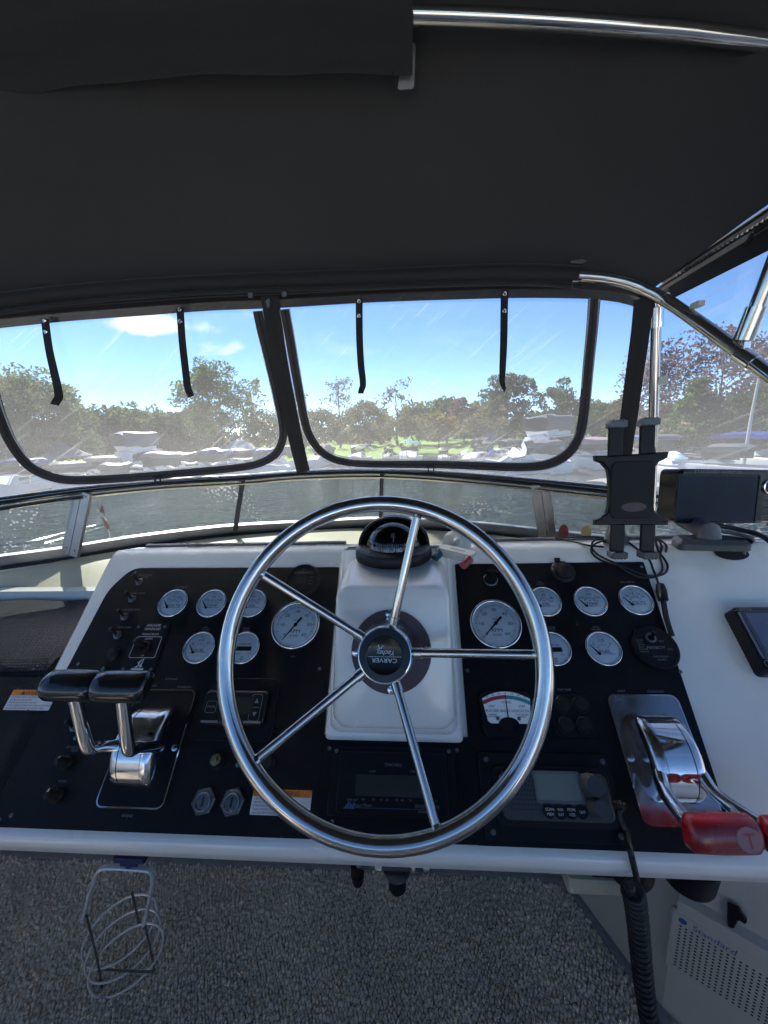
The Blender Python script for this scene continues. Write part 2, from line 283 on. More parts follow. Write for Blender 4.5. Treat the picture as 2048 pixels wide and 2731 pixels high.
# ------------------------------------------------------------------ geometry helpers
class G:
    """collects vertices and faces; build() links them as one mesh object"""
    def __init__(s, mat=None): s.v = []; s.f = []; s.m = mat
    def add(s, vs, fs, mat=None):
        o = len(s.v); mat = mat or s.m
        s.v += [(mat @ Vector(a))[:] if mat else tuple(a) for a in vs]
        s.f += [tuple(i + o for i in f) for f in fs]
        return s
    def box(s, sx, sy, sz, c=(0, 0, 0), mat=None):
        x, y, z = sx / 2, sy / 2, sz / 2
        vs = [(c[0] + a, c[1] + b, c[2] + d) for d in (-z, z) for a, b in ((-x, -y), (x, -y), (x, y), (-x, y))]
        return s.add(vs, [(3, 2, 1, 0), (4, 5, 6, 7), (0, 1, 5, 4), (1, 2, 6, 5), (2, 3, 7, 6), (3, 0, 4, 7)], mat)
    def prism(s, poly, z0, z1, ch=0.0, mat=None):
        n = len(poly)
        cx = sum(p[0] for p in poly) / n; cy = sum(p[1] for p in poly) / n
        def inset(k):
            out = []
            for i in range(n):
                a, b, c = Vector(poly[i - 1][:2]), Vector(poly[i][:2]), Vector(poly[(i + 1) % n][:2])
                e1, e2 = (b - a), (c - b)
                e1 = e1.normalized() if e1.length > 1e-9 else e2.normalized(); e2 = e2.normalized() if e2.length > 1e-9 else e1
                nn = Vector((-e1.y - e2.y, e1.x + e2.x)); l = nn.length
                nn = nn / l if l > 1e-6 else Vector((0, 0))
                out.append((b.x + nn.x * k, b.y + nn.y * k))
            return out
        rings = [(poly, z0), (poly, z1 - ch if ch else z1)]
        if ch: rings.append((inset(ch), z1))
        vs = [(p[0], p[1], zz) for pl, zz in rings for p in pl]
        fs = [tuple(range(n - 1, -1, -1))]
        for k in range(len(rings) - 1):
            for i in range(n):
                j = (i + 1) % n; fs.append((k * n + i, k * n + j, (k + 1) * n + j, (k + 1) * n + i))
        fs.append(tuple((len(rings) - 1) * n + i for i in range(n)))
        return s.add(vs, fs, mat)
    def lathe(s, prof, n=28, mat=None, a0=0.0, a1=2 * PI, cap=False):
        full = abs(a1 - a0 - 2 * PI) < 1e-6; k = n if full else n + 1
        vs = [(r * math.cos(a0 + (a1 - a0) * i / n), r * math.sin(a0 + (a1 - a0) * i / n), z) for r, z in prof for i in range(k)]
        fs = []
        for j in range(len(prof) - 1):
            for i in range(n):
                q = (i + 1) % k if full else i + 1
                fs.append((j * k + i, j * k + q, (j + 1) * k + q, (j + 1) * k + i))
        if cap: fs.append(tuple((len(prof) - 1) * k + i for i in range(k)))
        return s.add(vs, fs, mat)
    def disc(s, r, z, n=28, c=(0, 0), mat=None):
        return s.add([(c[0] + r * math.cos(2 * PI * i / n), c[1] + r * math.sin(2 * PI * i / n), z) for i in range(n)], [tuple(range(n))], mat)
    def cyl(s, r, z0, z1, n=20, c=(0, 0), ch=0.0, mat=None):
        poly = [(c[0] + r * math.cos(2 * PI * i / n), c[1] + r * math.sin(2 * PI * i / n)) for i in range(n)]
        return s.prism(poly, z0, z1, ch, mat)
    def tube(s, pts, r, n=10, closed=False, mat=None, cap=True, flat=None, upv=None):
        pts = [Vector(p) for p in pts]; k = len(pts)
        rr = r if isinstance(r, (list, tuple)) else [r] * k
        T = []
        for i in range(k):
            a = pts[i - 1] if (i or closed) else pts[i]; b = pts[(i + 1) % k] if (i < k - 1 or closed) else pts[i]
            T.append((b - a).normalized())
        ref = Vector(upv) if upv else (Vector((0, 0, 1)) if abs(T[0].z) < 0.9 else Vector((1, 0, 0)))
        nrm = (ref - T[0] * ref.dot(T[0])).normalized()
        vs = []
        for i in range(k):
            if upv is not None: nrm = (ref - T[i] * ref.dot(T[i])).normalized()
            else: nrm = (nrm - T[i] * nrm.dot(T[i])).normalized()
            bi = T[i].cross(nrm)
            for j in range(n):
                a = 2 * PI * j / n
                fx = flat if flat else 1.0
                vs.append((pts[i] + bi * (rr[i] * math.cos(a)) + nrm * (rr[i] * fx * math.sin(a)))[:])
        fs = []
        for i in range(k if closed else k - 1):
            q = (i + 1) % k
            for j in range(n):
                jj = (j + 1) % n; fs.append((i * n + j, i * n + jj, q * n + jj, q * n + j))
        if cap and not closed:
            fs.append(tuple(range(n - 1, -1, -1))); fs.append(tuple((k - 1) * n + j for j in range(n)))
        return s.add(vs, fs, mat)
    def grid(s, pts, mat=None, thick=0.0):
        """pts[row][col]: a sheet; thick > 0 gives it a second side and edges"""
        nr, nc = len(pts), len(pts[0])
        vs = [tuple(p) for row in pts for p in row]
        fs = [(i * nc + j, i * nc + j + 1, (i + 1) * nc + j + 1, (i + 1) * nc + j) for i in range(nr - 1) for j in range(nc - 1)]
        if thick:
            n = nr * nc; back = []
            for i in range(nr):
                for j in range(nc):
                    a = Vector(pts[min(i + 1, nr - 1)][j]) - Vector(pts[max(i - 1, 0)][j]); b = Vector(pts[i][min(j + 1, nc - 1)]) - Vector(pts[i][max(j - 1, 0)])
                    nn = b.cross(a); nn = nn.normalized() if nn.length > 1e-9 else Vector((0, 0, 1))
                    back.append((Vector(pts[i][j]) + nn * thick)[:])
            vs += back
            fs += [tuple(n + q for q in reversed(f)) for f in fs[:]]
            for j in range(nc - 1): fs += [(j + 1, j, n + j, n + j + 1), ((nr - 1) * nc + j, (nr - 1) * nc + j + 1, n + (nr - 1) * nc + j + 1, n + (nr - 1) * nc + j)]
            for i in range(nr - 1): fs += [(i * nc, (i + 1) * nc, n + (i + 1) * nc, n + i * nc), ((i + 1) * nc + nc - 1, i * nc + nc - 1, n + i * nc + nc - 1, n + (i + 1) * nc + nc - 1)]
        return s.add(vs, fs, mat)
    def text(s, t, size, x=0, y=0, z=0, rot=0, ax='CENTER', sx=1.0, shear=0.0, mat=None):
        vs, fs, w = text_geo(t)
        o = {'CENTER': -w / 2, 'LEFT': 0, 'RIGHT': -w}[ax]
        c, sn = math.cos(rot), math.sin(rot); out = []
        for a, b in vs:
            a = (a + o) * size * sx; b = (b - 0.35) * size; a += b * shear
            out.append((x + a * c - b * sn, y + a * sn + b * c, z))
        return s.add(out, fs, mat)
    def build(s, name, mat, parent=None, ang=38, label=None):
        me = bpy.data.meshes.new(name); me.from_pydata(s.v, [], s.f); me.update()
        me.materials.append(MATS[mat])
        if ang:
            me.shade_smooth(); me.set_sharp_from_angle(angle=R(ang))
        o = bpy.data.objects.new(name, me); COL.objects.link(o)
        if parent: o.parent = parent
        if label: o['label'] = label
        return o
def build_each(g, name, mat, parent, ang=38):
    """one object for every separate piece collected in g"""
    par = list(range(len(g.v)))
    def find(a):
        while par[a] != a: par[a] = par[par[a]]; a = par[a]
        return a
    for f in g.f:
        for i in f[1:]: par[find(i)] = find(f[0])
    isl = {}
    for f in g.f: isl.setdefault(find(f[0]), []).append(f)
    for fs in isl.values():
        ids = sorted({i for f in fs for i in f}); mp = {a: b for b, a in enumerate(ids)}
        h = G(); h.v = [g.v[i] for i in ids]; h.f = [tuple(mp[i] for i in f) for f in fs]; h.build(name, mat, parent, ang)
_TC = {}
def text_geo(t):
    if t not in _TC:
        cu = bpy.data.curves.new('t', 'FONT'); cu.body = t; cu.size = 1.0; cu.resolution_u = 3
        ob = bpy.data.objects.new('t', cu); COL.objects.link(ob)
        me = bpy.data.meshes.new_from_object(ob)
        vs = [(v.co.x, v.co.y) for v in me.vertices]; fs = [tuple(p.vertices) for p in me.polygons]
        w = max((v[0] for v in vs), default=0)
        COL.objects.unlink(ob); bpy.data.objects.remove(ob); bpy.data.meshes.remove(me); bpy.data.curves.remove(cu)
        _TC[t] = (vs, fs, w)
    return _TC[t]
def tag(o, label=None, cat=None, group=None, kind=None):
    if label: o['label'] = label
    if cat: o['category'] = cat
    if group: o['group'] = group
    if kind: o['kind'] = kind
    return o
def thing(name, label, cat, mat=None, group=None):
    o = bpy.data.objects.new(name, None); o.empty_display_size = 0.02; COL.objects.link(o)
    if mat is not None: o.matrix_world = mat
    return tag(o, label, cat, group)
def rrect(w, h, r, n=5, cx=0, cy=0):
    out = []
    for qx, qy, a in ((1, -1, -PI / 2), (1, 1, 0), (-1, 1, PI / 2), (-1, -1, PI)):
        for i in range(n + 1):
            b = a + PI / 2 * i / n
            out.append((cx + qx * (w / 2 - r) + r * math.cos(b), cy + qy * (h / 2 - r) + r * math.sin(b)))
    return out
def rpoly(pts, r, n=5):
    """polygon with rounded corners (counter-clockwise in, counter-clockwise out)"""
    out = []; k = len(pts)
    rr = r if isinstance(r, (list, tuple)) else [r] * k
    for i in range(k):
        a, b, c = Vector(pts[i - 1]), Vector(pts[i]), Vector(pts[(i + 1) % k])
        d1, d2 = (a - b).normalized(), (c - b).normalized()
        if rr[i] <= 0: out.append(tuple(b)); continue
        for j in range(n + 1):
            t = j / n; p0 = b + d1 * rr[i]; p2 = b + d2 * rr[i]
            out.append(tuple(p0 * (1 - t) ** 2 + b * 2 * t * (1 - t) + p2 * t * t))
    return out
def spline(pts, n=8, closed=False):
    pts = [Vector(p) for p in pts]; k = len(pts); out = []
    for i in range(k if closed else k - 1):
        p1, p2 = pts[i], pts[(i + 1) % k]
        p0 = pts[i - 1] if (i or closed) else p1 * 2 - p2
        p3 = pts[(i + 2) % k] if (i + 2 < k or closed) else p2 * 2 - p1
        for j in range(n):
            t = j / n
            out.append(0.5 * ((2 * p1) + (p2 - p0) * t + (2 * p0 - 5 * p1 + 4 * p2 - p3) * t * t + (3 * p1 - p0 - 3 * p2 + p3) * t ** 3))
    if not closed: out.append(pts[-1])
    return out
def frame_ring(w, h, r, bw, z0, z1, g, cx=0, cy=0):
    """flat rounded-rectangle outline of width bw"""
    a = rrect(w, h, r, 5, cx, cy); b = rrect(w - 2 * bw, h - 2 * bw, max(r - bw, 1e-4), 5, cx, cy); n = len(a)
    vs = [(p[0], p[1], z1) for p in a] + [(p[0], p[1], z1) for p in b] + [(p[0], p[1], z0) for p in a] + [(p[0], p[1], z0) for p in b]
    fs = []
    for i in range(n):
        j = (i + 1) % n; fs += [(i, j, n + j, n + i), (2 * n + i, 2 * n + j, j, i), (n + i, n + j, 3 * n + j, 3 * n + i)]
    g.add(vs, fs); return g
# ================================================================== the boat around the helm
XC = -0.25                                           # the boat's centreline
H = lambda h: EYE.z + h
def base_y(x): return 1.46 - 0.45 * (x - XC) ** 2     # foot of the windshield, in plan
def FS(x, h):                                        # the front enclosure: y at a place x and height h above the eye
    s = (h + 0.14) / 0.52
    return (1.40 - 0.28 * s) - (0.45 - 0.2 * s) * (x - XC) ** 2
def on_front(p, off=0.0):
    d = ray(p); lo, hi = 0.2, 3.0
    g = lambda t: d.y * t - (FS(d.x * t, d.z * t) - off)
    for _ in range(50):
        mid = (lo + hi) / 2
        if g(mid) > 0: hi = mid
        else: lo = mid
    return EYE + d * lo
def on_fn(p, fn):
    d = ray(p); lo, hi = 0.2, 3.5
    for _ in range(50):
        mid = (lo + hi) / 2
        if d.y * mid > fn(d.x * mid): hi = mid
        else: lo = mid
    return EYE + d * lo
def on_side(p, off=0.0):
    d = ray(p); t = (1.02 - off) / (d.x + 0.45 * d.y)
    return EYE + d * t

# ---- floor and hull of the flybridge
g = G(); g.add([(-2.0, -5.2, -0.004), (1.6, -5.2, -0.004), (1.6, 1.0, -0.004), (-2.0, 1.0, -0.004)], [(0, 1, 2, 3)])  # carried far aft, out of view, so its sunlit stretch bounces light forward
fl = tag(g.build('floor', 'gelcoat'), kind='structure')
# carpet: woven base sheet, bound edge, and the loops of the pile
edge = [(-1.75, 0.83), (-1.2, 0.818), (-0.65, 0.82), (-0.13, 0.822), (0.20, 0.822), (0.33, 0.815), (0.385, 0.785), (0.42, 0.71), (0.474, 0.575), (0.56, 0.36), (0.66, 0.1), (0.80, -0.3)]
edge = [(p.x, p.y) for p in spline([(a, b, 0) for a, b in edge], 6)]
carpet = thing('carpet', 'grey looped berber carpet on the flybridge floor below the dash', 'carpet', Matrix())
poly = edge + [(0.8, -1.3), (-1.75, -1.3)]
g = G(); g.add([(a, b, 0.004) for a, b in poly], [tuple(range(len(poly) - 1, -1, -1))]); g.build('backing', 'carpet_base', carpet)
g = G(); g.tube([(a, b, 0.006) for a, b in edge], 0.013, 8, flat=0.7); g.build('bound_edge', 'carpet_binding', carpet)
def inside_carpet(x, y):
    if y > 0.812: return False
    for i in range(len(edge) - 1):
        (x0, y0), (x1, y1) = edge[i], edge[i + 1]
        if x0 > 0.15 and min(y0, y1) <= y <= max(y0, y1):
            return x < x0 + (x1 - x0) * (y - y0) / (y1 - y0 + 1e-9) - 0.012
    return True
px_, py_ = 0.0074, 0.0062
vs, fs = [], []
pv, pf = [], []
ring = [(math.cos(a), math.sin(a)) for a in np.arange(6) * PI / 3]
proto = [(0.0046 * c, 0.0037 * s, 0.0) for c, s in ring] + [(0.0040 * c, 0.0030 * s, 0.0045) for c, s in ring] + [(0.0018 * c, 0.0014 * s, 0.0068) for c, s in ring]
pfac = [(i, (i + 1) % 6, 6 + (i + 1) % 6, 6 + i) for i in range(6)] + [(6 + i, 6 + (i + 1) % 6, 12 + (i + 1) % 6, 12 + i) for i in range(6)] + [(12, 13, 14, 15, 16, 17)]
proto = np.array(proto); cells = []
yy = 0.30; row = 0
while yy < 0.812:
    xx = -1.72 + (row % 2) * px_ / 2
    while xx < 0.55:
        if inside_carpet(xx, yy): cells.append((xx, yy))
        xx += px_
    yy += py_; row += 1
cells = np.array(cells); nC = len(cells)
j = rng.normal(0, 0.0011, (nC, 2)); ang = rng.normal(1.45, 0.45, nC); scl = rng.uniform(0.85, 1.3, nC); hz = rng.uniform(0.6, 1.5, nC)
# bunches of loops stand higher, like a berber's knots
bun = (np.sin(cells[:, 0] * 260 + 3 * np.sin(cells[:, 1] * 190)) * np.sin(cells[:, 1] * 300 + 2 * np.sin(cells[:, 0] * 170)))
hz = hz * (1 + 0.5 * bun)
c_, s_ = np.cos(ang), np.sin(ang)
X = proto[None, :, 0] * scl[:, None]; Yv = proto[None, :, 1] * scl[:, None]
V = np.stack([cells[:, 0:1] + j[:, 0:1] + X * c_[:, None] - Yv * s_[:, None], cells[:, 1:2] + j[:, 1:2] + X * s_[:, None] + Yv * c_[:, None], 0.003 + proto[None, :, 2] * hz[:, None]], -1).reshape(-1, 3)
F = []
for k in range(nC):
    o = k * 18; F += [tuple(o + i for i in f) for f in pfac]
g = G(); g.v = V.tolist(); g.f = F
tag(g.build('pile_loops', 'carpet_loop', carpet, ang=80), kind='stuff')

# ---- helm console: one moulded unit with its panels
console = thing('helm_console', 'white moulded helm console with sloping black instrument panels behind the wheel', 'console', Matrix())
UL, UR = -0.70, 1.25
TOPV = 0.428
g = G()
rt = pan(0, TOPV); top_h = rt.z + 0.004; top_y = rt.y
prof = []                                            # section of the moulding in the y-z plane, from the lip up and over
b = pan(0, -0.060)
prof += [(0.80, b.z - 0.041), (b.y + 0.03, b.z - 0.041), (b.y + 0.004, b.z - 0.039), (b.y - 0.004, b.z - 0.034), (b.y - 0.008, b.z - 0.010), (b.y - 0.006, b.z - 0.003), (b.y, b.z)]
for v in np.linspace(-0.04, 0.415, 8): q = pan(0, v); prof.append((q.y, q.z))
prof += [(top_y - 0.002, top_h - 0.006), (top_y + 0.006, top_h - 0.001), (top_y + 0.02, top_h + 0.001), (0.860, top_h - 0.005), (0.893, top_h - 0.011), (0.902, top_h - 0.018), (0.905, top_h - 0.12)]
def section(u, d):                                   # d: how far the section is pulled in (rounded ends)
    out = []
    for (y, z) in prof:
        out.append((u, y, z))
    return out
n = len(prof)
us = [UL, UL + 0.004, UL + 0.012, -0.4, 0, 0.4, 0.8, UR]
rows = []
for k, u in enumerate(us):
    dn = [0.022, 0.007, 0, 0, 0, 0, 0, 0][k]
    rows.append([(u, y + (0.4 * dn if i > 6 else 0), z - (dn if i > 3 else 0)) for i, (y, z) in enumerate(prof)])
for i in range(len(us) - 1):
    g.add(rows[i] + rows[i + 1], [(a, a + 1, n + a + 1, n + a) for a in range(n - 1)])
# port end wall
side = rows[0]
g.add(side + [(UL, 0.905, 0.55)], [tuple(range(n + 1))])
g.build('moulding', 'gelcoat', console, ang=50)
# grey trim bead along the far edge of the dash top
g = G(); g.tube([(UL + 0.03, 0.898, top_h - 0.012), (-0.16, 0.898, top_h - 0.012)], 0.008, 10); g.tube([(0.09, 0.898, top_h - 0.012), (UR, 0.898, top_h - 0.012)], 0.008, 10)
g.build('edge_bead', 'plastic_midgrey', console)
# instrument panels, 3 mm sheets screwed on the slope
def panel(name, pts, r, label):
    pl = rpoly(pts, r); g = G(); g.prism(pl, 0.0008, 0.0042 if 'below' not in label else 0.0037, 0.0006, mat=mpan(0, 0))
    o = g.build(name, 'panel_black', console, ang=30, label=label); return o
PL = panel('instrument_panel', [(-0.672, -0.057), (-0.150, -0.057), (-0.156, 0.388), (-0.622, 0.392), (-0.655, 0.34)], [0.004, 0.004, 0.004, 0.022, 0.022], 'black instrument panel to port of the wheel')
PR = panel('instrument_panel', [(0.082, -0.057), (0.435, -0.057), (0.470, 0.392), (0.090, 0.392)], 0.004, 'black instrument panel to starboard of the wheel')
PB = panel('instrument_panel', [(-0.160, -0.0567), (0.092, -0.0567), (0.092, 0.076), (-0.160, 0.076)], 0.003, 'black instrument panel below the wheel pedestal')
# black vinyl sheet on the port wing of the dash
g = G(); rows = []
for v in np.linspace(-0.057, 0.162, 12):
    rows.append([pan(u, v, (0.0034 + 0.0010 * math.sin(40 * u + 9 * v) * math.sin(30 * v + 4) + (0.004 * math.exp(-((u + 0.690) / 0.009) ** 2))) if u < -0.676 else 0.0006)[:] for u in np.linspace(-1.15, -0.654, 36)])
rows.append([(pan(u, 0.166, -0.02)[:]) for u in np.linspace(-1.15, -0.654, 36)])
g.grid(rows, thick=-0.0015); g.build('vinyl_cover', 'vinyl_black', console, ang=60)
g = G(); q = pan(0, -0.057); q2 = pan(0, 0.165)
g.add([(-1.2, q.y - 0.008, q.z - 0.039), (UL, q.y - 0.008, q.z - 0.039), (UL, q.y - 0.006, q.z - 0.003), (-1.2, q.y - 0.006, q.z - 0.003), (-1.2, q2.y, q2.z - 0.004), (UL, q2.y, q2.z - 0.004), (-1.2, 0.80, q.z - 0.041), (UL, 0.80, q.z - 0.041)],
      [(0, 1, 2, 3), (3, 2, 5, 4), (6, 7, 1, 0)])
g.build('wing_moulding', 'gelcoat', console)
# screws of the panels
g = G()
for p in (Z1(862, 188), Z1(502, 765), Z1(85, 1717), Z1(10, 1745), Z4(663, 228), Z4(1463, 240), Z3(1195, 768), Z3(995, 222), Z2(600, 1150), Z2(1530, 1160)):
    u, v = uv(p); g.cyl(0.0032, 0.004, 0.0056, 10, ch=0.001, mat=mpan(u, v))
build_each(g, 'screw', 'nut_metal', console)
# print on the panels
g = G(); M0 = mpan(0, 0, 0.0047)
def lab(p, t, size=0.0048, sh=0.15):
    u, v = uv(p); g = G(); g.text(t, size, u, v, 0, mat=M0, shear=sh); g.build('panel_print', 'print_grey', console, ang=0)
for p, t in ((Y1(762, 233), 'NAVIGATION'), (Y1(745, 266), 'LIGHTS'), (Y1(640, 535), 'PANEL LIGHTS'), (Y1(535, 810), 'ANCHOR LIGHTS'), (Y1(410, 1107), 'DEPTH SPEED'),
             (Y1(1365, 430), 'VOLT METER'), (Z1(1307, 534), 'FUEL'), (Z1(1305, 548), 'GAUGE'), (Z1(1562, 540), 'HOUR'), (Z1(1562, 554), 'METER'),
             (Z2(205, 636), 'OIL'), (Z2(432, 1074), 'RPM'), (Y3(490, 910), 'AFT DISCHARGE'), (Y3(466, 962), 'PUMP'), (Y3(265, 1475), 'HORN'), (Y3(1352, 2055), 'REVERSE'),
             (Y1(1200, 1975), 'FORWARD'), (Y1(915, 2090), 'PORT'), (Y1(1420, 2108), 'STARBOARD'), (Y4(1290, 1135), 'BLOWER'),
             (Z3(467, 303), 'OIL'), (Z3(467, 314), 'GAUGE'), (Z3(919, 304), 'VOLT METER'), (Z3(757, 537), 'FUEL'), (Z3(757, 549), 'GAUGE'), (Z3(526, 539), 'HOUR'), (Z3(526, 551), 'METER'),
             (Z3(590, 862), 'TRIM TABS'), (Z3(888, 870), 'PORT'), (Z3(1065, 872), 'STARBOARD')):
    lab(p, t)

# ---- pedestal carrying the wheel and the compass
TW = R(23.9); WX = R(-2.0)
WUP = Vector((0, math.sin(TW), math.cos(TW))); WRT = Vector((math.cos(WX), math.sin(WX), 0)); WAX = WUP.cross(WRT).normalized()
if WAX.y < 0: WAX = -WAX
WC = EYE + Vector((-0.0505, 0.493, -0.3124)); WR = 0.24
FC = WC + WAX * 0.090                                 # where the axis meets the pedestal's face
FN = -Vector((0, math.cos(TW), -math.sin(TW)))        # face normal, towards the helmsman
def on_face(p, off=0.0): return at_plane(p, FC + FN * off, FN)
g = G()
ft = (FC.y, FC.z)
def fy(z): return FC.y + (z - FC.z) * math.tan(TW)    # the face's y at a height z
zt, zb = top_h + 0.002, H(-0.458)
cx = -0.035
def ring_at(y_off, w2, z_hi, z_lo, r):                # rounded rectangle lying in the face plane
    up = Vector((0, math.sin(TW), math.cos(TW))); mid = (z_hi + z_lo) / 2; hh = (z_hi - z_lo) / math.cos(TW)
    o = Vector((cx, fy(mid), mid)) - FN * y_off
    return [o + Vector((1, 0, 0)) * a + up * b for a, b in rrect(w2 * 2, hh, r, 6)]
R0 = ring_at(0.0, 0.090, zt - 0.014, zb + 0.008, 0.022)
R1 = ring_at(0.003, 0.095, zt - 0.009, zb + 0.003, 0.024)
R2 = ring_at(0.010, 0.098, zt - 0.006, zb, 0.024)
n = len(R0)
def to_panel(q, du):                                  # continue straight back (along the ledge) to the dash
    d = -(q - PO).dot(PN) / Vector((0, 1, -0.06)).dot(PN)
    return q + Vector((du, 0, 0)) + Vector((0, 1, -0.06)) * max(d, 0.0)
R3 = []
for q in R2:
    f = (q.x - cx) / 0.098
    bq = q + Vector((f * 0.006, 0, 0))
    if q.z > (zt + zb) / 2:
        bq = Vector((cx + f * 0.104, 0.83, min(zt, q.z + 0.004)))
    else:
        d = (q - PO).dot(PN); bq = q - PN * (d - 0.012) + Vector((f * 0.006, 0, 0))
    R3.append(bq)
allr = [R0, R1, R2, R3]
vs = [tuple(q) for r_ in allr for q in r_]
fs = [tuple(range(n))]
for k in range(3):
    for i in range(n): jn = (i + 1) % n; fs.append((k * n + i, (k + 1) * n + i, (k + 1) * n + jn, k * n + jn))
g.add(vs, fs)
# flange on the panel
pl = rpoly([(-0.1490, 0.069), (0.0760, 0.068), (0.082, 0.426), (-0.153, 0.426)], [0.008, 0.008, 0.003, 0.003])
g.prism(pl, 0.0, 0.012, 0.006, mat=mpan(0, 0))
pl = rpoly([(-0.141, 0.079), (0.068, 0.078), (0.075, 0.426), (-0.146, 0.426)], [0.02, 0.02, 0.003, 0.003])
g.prism(pl, 0.010, 0.030, 0.012, mat=mpan(0, 0))
g.build('wheel_pedestal', 'gelcoat', console, ang=50)

# ---- wall under the dash, starboard facets
g = G()
g.add([(-2.0, 0.836, -0.03), (0.37, 0.836, -0.03), (0.37, 0.80, 0.56), (-2.0, 0.80, 0.56)], [(0, 1, 2, 3)])
K = (0.478, 0.590)
g.add([(0.37, 0.836, -0.03), (K[0], K[1], -0.03), (K[0], K[1], 0.56), (0.37, 0.80, 0.56)], [(0, 1, 2, 3)])
e = (K[0] + 0.82 * 1.0, K[1] - 0.57 * 1.0)
g.add([(K[0], K[1], -0.03), (e[0], e[1], -0.03), (e[0], e[1], 0.56), (K[0], K[1], 0.56)], [(0, 1, 2, 3)])
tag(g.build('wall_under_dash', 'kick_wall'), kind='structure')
# raised rail moulded on the starboard facet
sp0 = Vector((K[0], K[1], 0)); sdir = Vector((0.82, -0.57, 0)).normalized(); snrm = Vector((-0.57, -0.82, 0)).normalized()
# ---- unseen seat, added behind the camera to shape light and reflections
seat = thing('bounce_bench', 'unseen white bench added behind the camera to shape the light', 'bench', Matrix.Translation((0, -0.62, 0)))
g = G(); g.prism(rrect(1.0, 0.50, 0.08), 0.40, 0.52, 0.03); g.build('seat_cushion', 'white_vinyl', seat)
g = G(); g.prism(rrect(1.0, 0.12, 0.05, 5, 0, -0.27), 0.50, 0.80, 0.03); g.build('backrest', 'white_vinyl', seat)
g = G(); g.prism(rrect(0.9, 0.44, 0.03), 0.0, 0.40, 0.01); g.build('seat_base', 'gelcoat', seat)
g = G(); False and g.grid([[(x, -1.75 - 0.03 * math.sin(x * 9), z) for x in np.linspace(-1.8, 1.0, 30)] for z in np.linspace(0.75, 1.98, 5)], thick=0.003)
# ---- side coamings for reflections and other views; aft wall added to bounce sun forward
g = G()
for x0, s_ in ((-1.95, 1), (1.45, -1)):
    g.box(0.10, 6.4, 0.78, (x0, -2.0, 0.39)); g.box(0.16, 6.4, 0.04, (x0, -2.0, 0.80))
g.box(3.3, 0.10, 0.95, (-0.25, -5.15, 0.475)); tag(g.build('side_and_bounce_wall', 'gelcoat'), kind='structure')

# ---- port bench with mesh cushion
bz = H(-0.425)
g = G()
rows = []
for y, z in ((0.618, bz - 0.05), (0.612, bz - 0.012), (0.62, bz + 0.004), (0.645, bz + 0.014), (0.72, bz + 0.017), (0.85, bz + 0.017), (0.925, bz + 0.013), (0.943, bz + 0.002), (0.946, bz - 0.05)):
    rows.append([(x, y, z + 0.002 * math.sin(x * 31 + y * 17)) for x in np.linspace(-1.75, -0.704, 30)])
mt, nt, out = nodes_of('mesh_cloth')
N_, L_ = nt.nodes, nt.links
bs = N_.new('ShaderNodeBsdfPrincipled'); L_.new(bs.outputs[0], out.inputs[0]); bs.inputs['Roughness'].default_value = 0.7; bs.inputs['Specular IOR Level'].default_value = 0.1
tc = N_.new('ShaderNodeTexCoord'); br = N_.new('ShaderNodeTexBrick'); br.inputs['Scale'].default_value = 1.0
br.inputs['Brick Width'].default_value = 0.0075; br.inputs['Row Height'].default_value = 0.0062; br.inputs['Mortar Size'].default_value = 0.0011; br.inputs['Mortar Smooth'].default_value = 0.6
br.inputs['Color1'].default_value = (0.015, 0.018, 0.028, 1); br.inputs['Color2'].default_value = (0.011, 0.013, 0.020, 1); br.inputs['Mortar'].default_value = (0.004, 0.004, 0.006, 1)
nz = N_.new('ShaderNodeTexNoise'); nz.inputs['Scale'].default_value = 30; L_.new(tc.outputs['Object'], nz.inputs['Vector'])
vm = N_.new('ShaderNodeVectorMath'); vm.operation = 'MULTIPLY_ADD'; vm.inputs[1].default_value = (0.004, 0.004, 0); L_.new(nz.outputs['Color'], vm.inputs[0]); L_.new(tc.outputs['Object'], vm.inputs[2])
L_.new(vm.outputs[0], br.inputs['Vector']); L_.new(br.outputs['Color'], bs.inputs['Base Color'])
bp = N_.new('ShaderNodeBump'); bp.inputs['Distance'].default_value = 0.002; bp.invert = True; L_.new(br.outputs['Fac'], bp.inputs['Height']); L_.new(bp.outputs[0], bs.inputs['Normal'])
bench = thing('bench', 'bench seat with dark blue mesh cushion beside the console', 'bench', Matrix())
g.grid(rows); g.build('cushion', 'mesh_cloth', bench, ang=60)
g = G(); g.box(1.08, 0.03, 0.05, (-1.24, 0.962, bz + 0.005)); g.box(1.08, 0.33, 0.3, (-1.24, 0.785, bz - 0.2)); g.build('bench_moulding', 'gelcoat', bench)

# ---- cream coaming liner from the bench and the dash up to the windshield
g = G(); rows = []
xs = np.linspace(-1.75, 1.3, 60)
for t in np.linspace(0, 1, 6):
    rows.append([(x, 0.975 * (1 - t) + max(base_y(x) + 0.02, 0.98) * t, H(-0.415) * (1 - t) + H(-0.352 + 0.0) * t + 0.012 * math.sin(PI * t)) for x in xs])
g.grid(rows); liner = tag(g.build('coaming_liner', 'cream', ang=60), 'cream moulded liner between the dash and the windshield foot', 'liner')

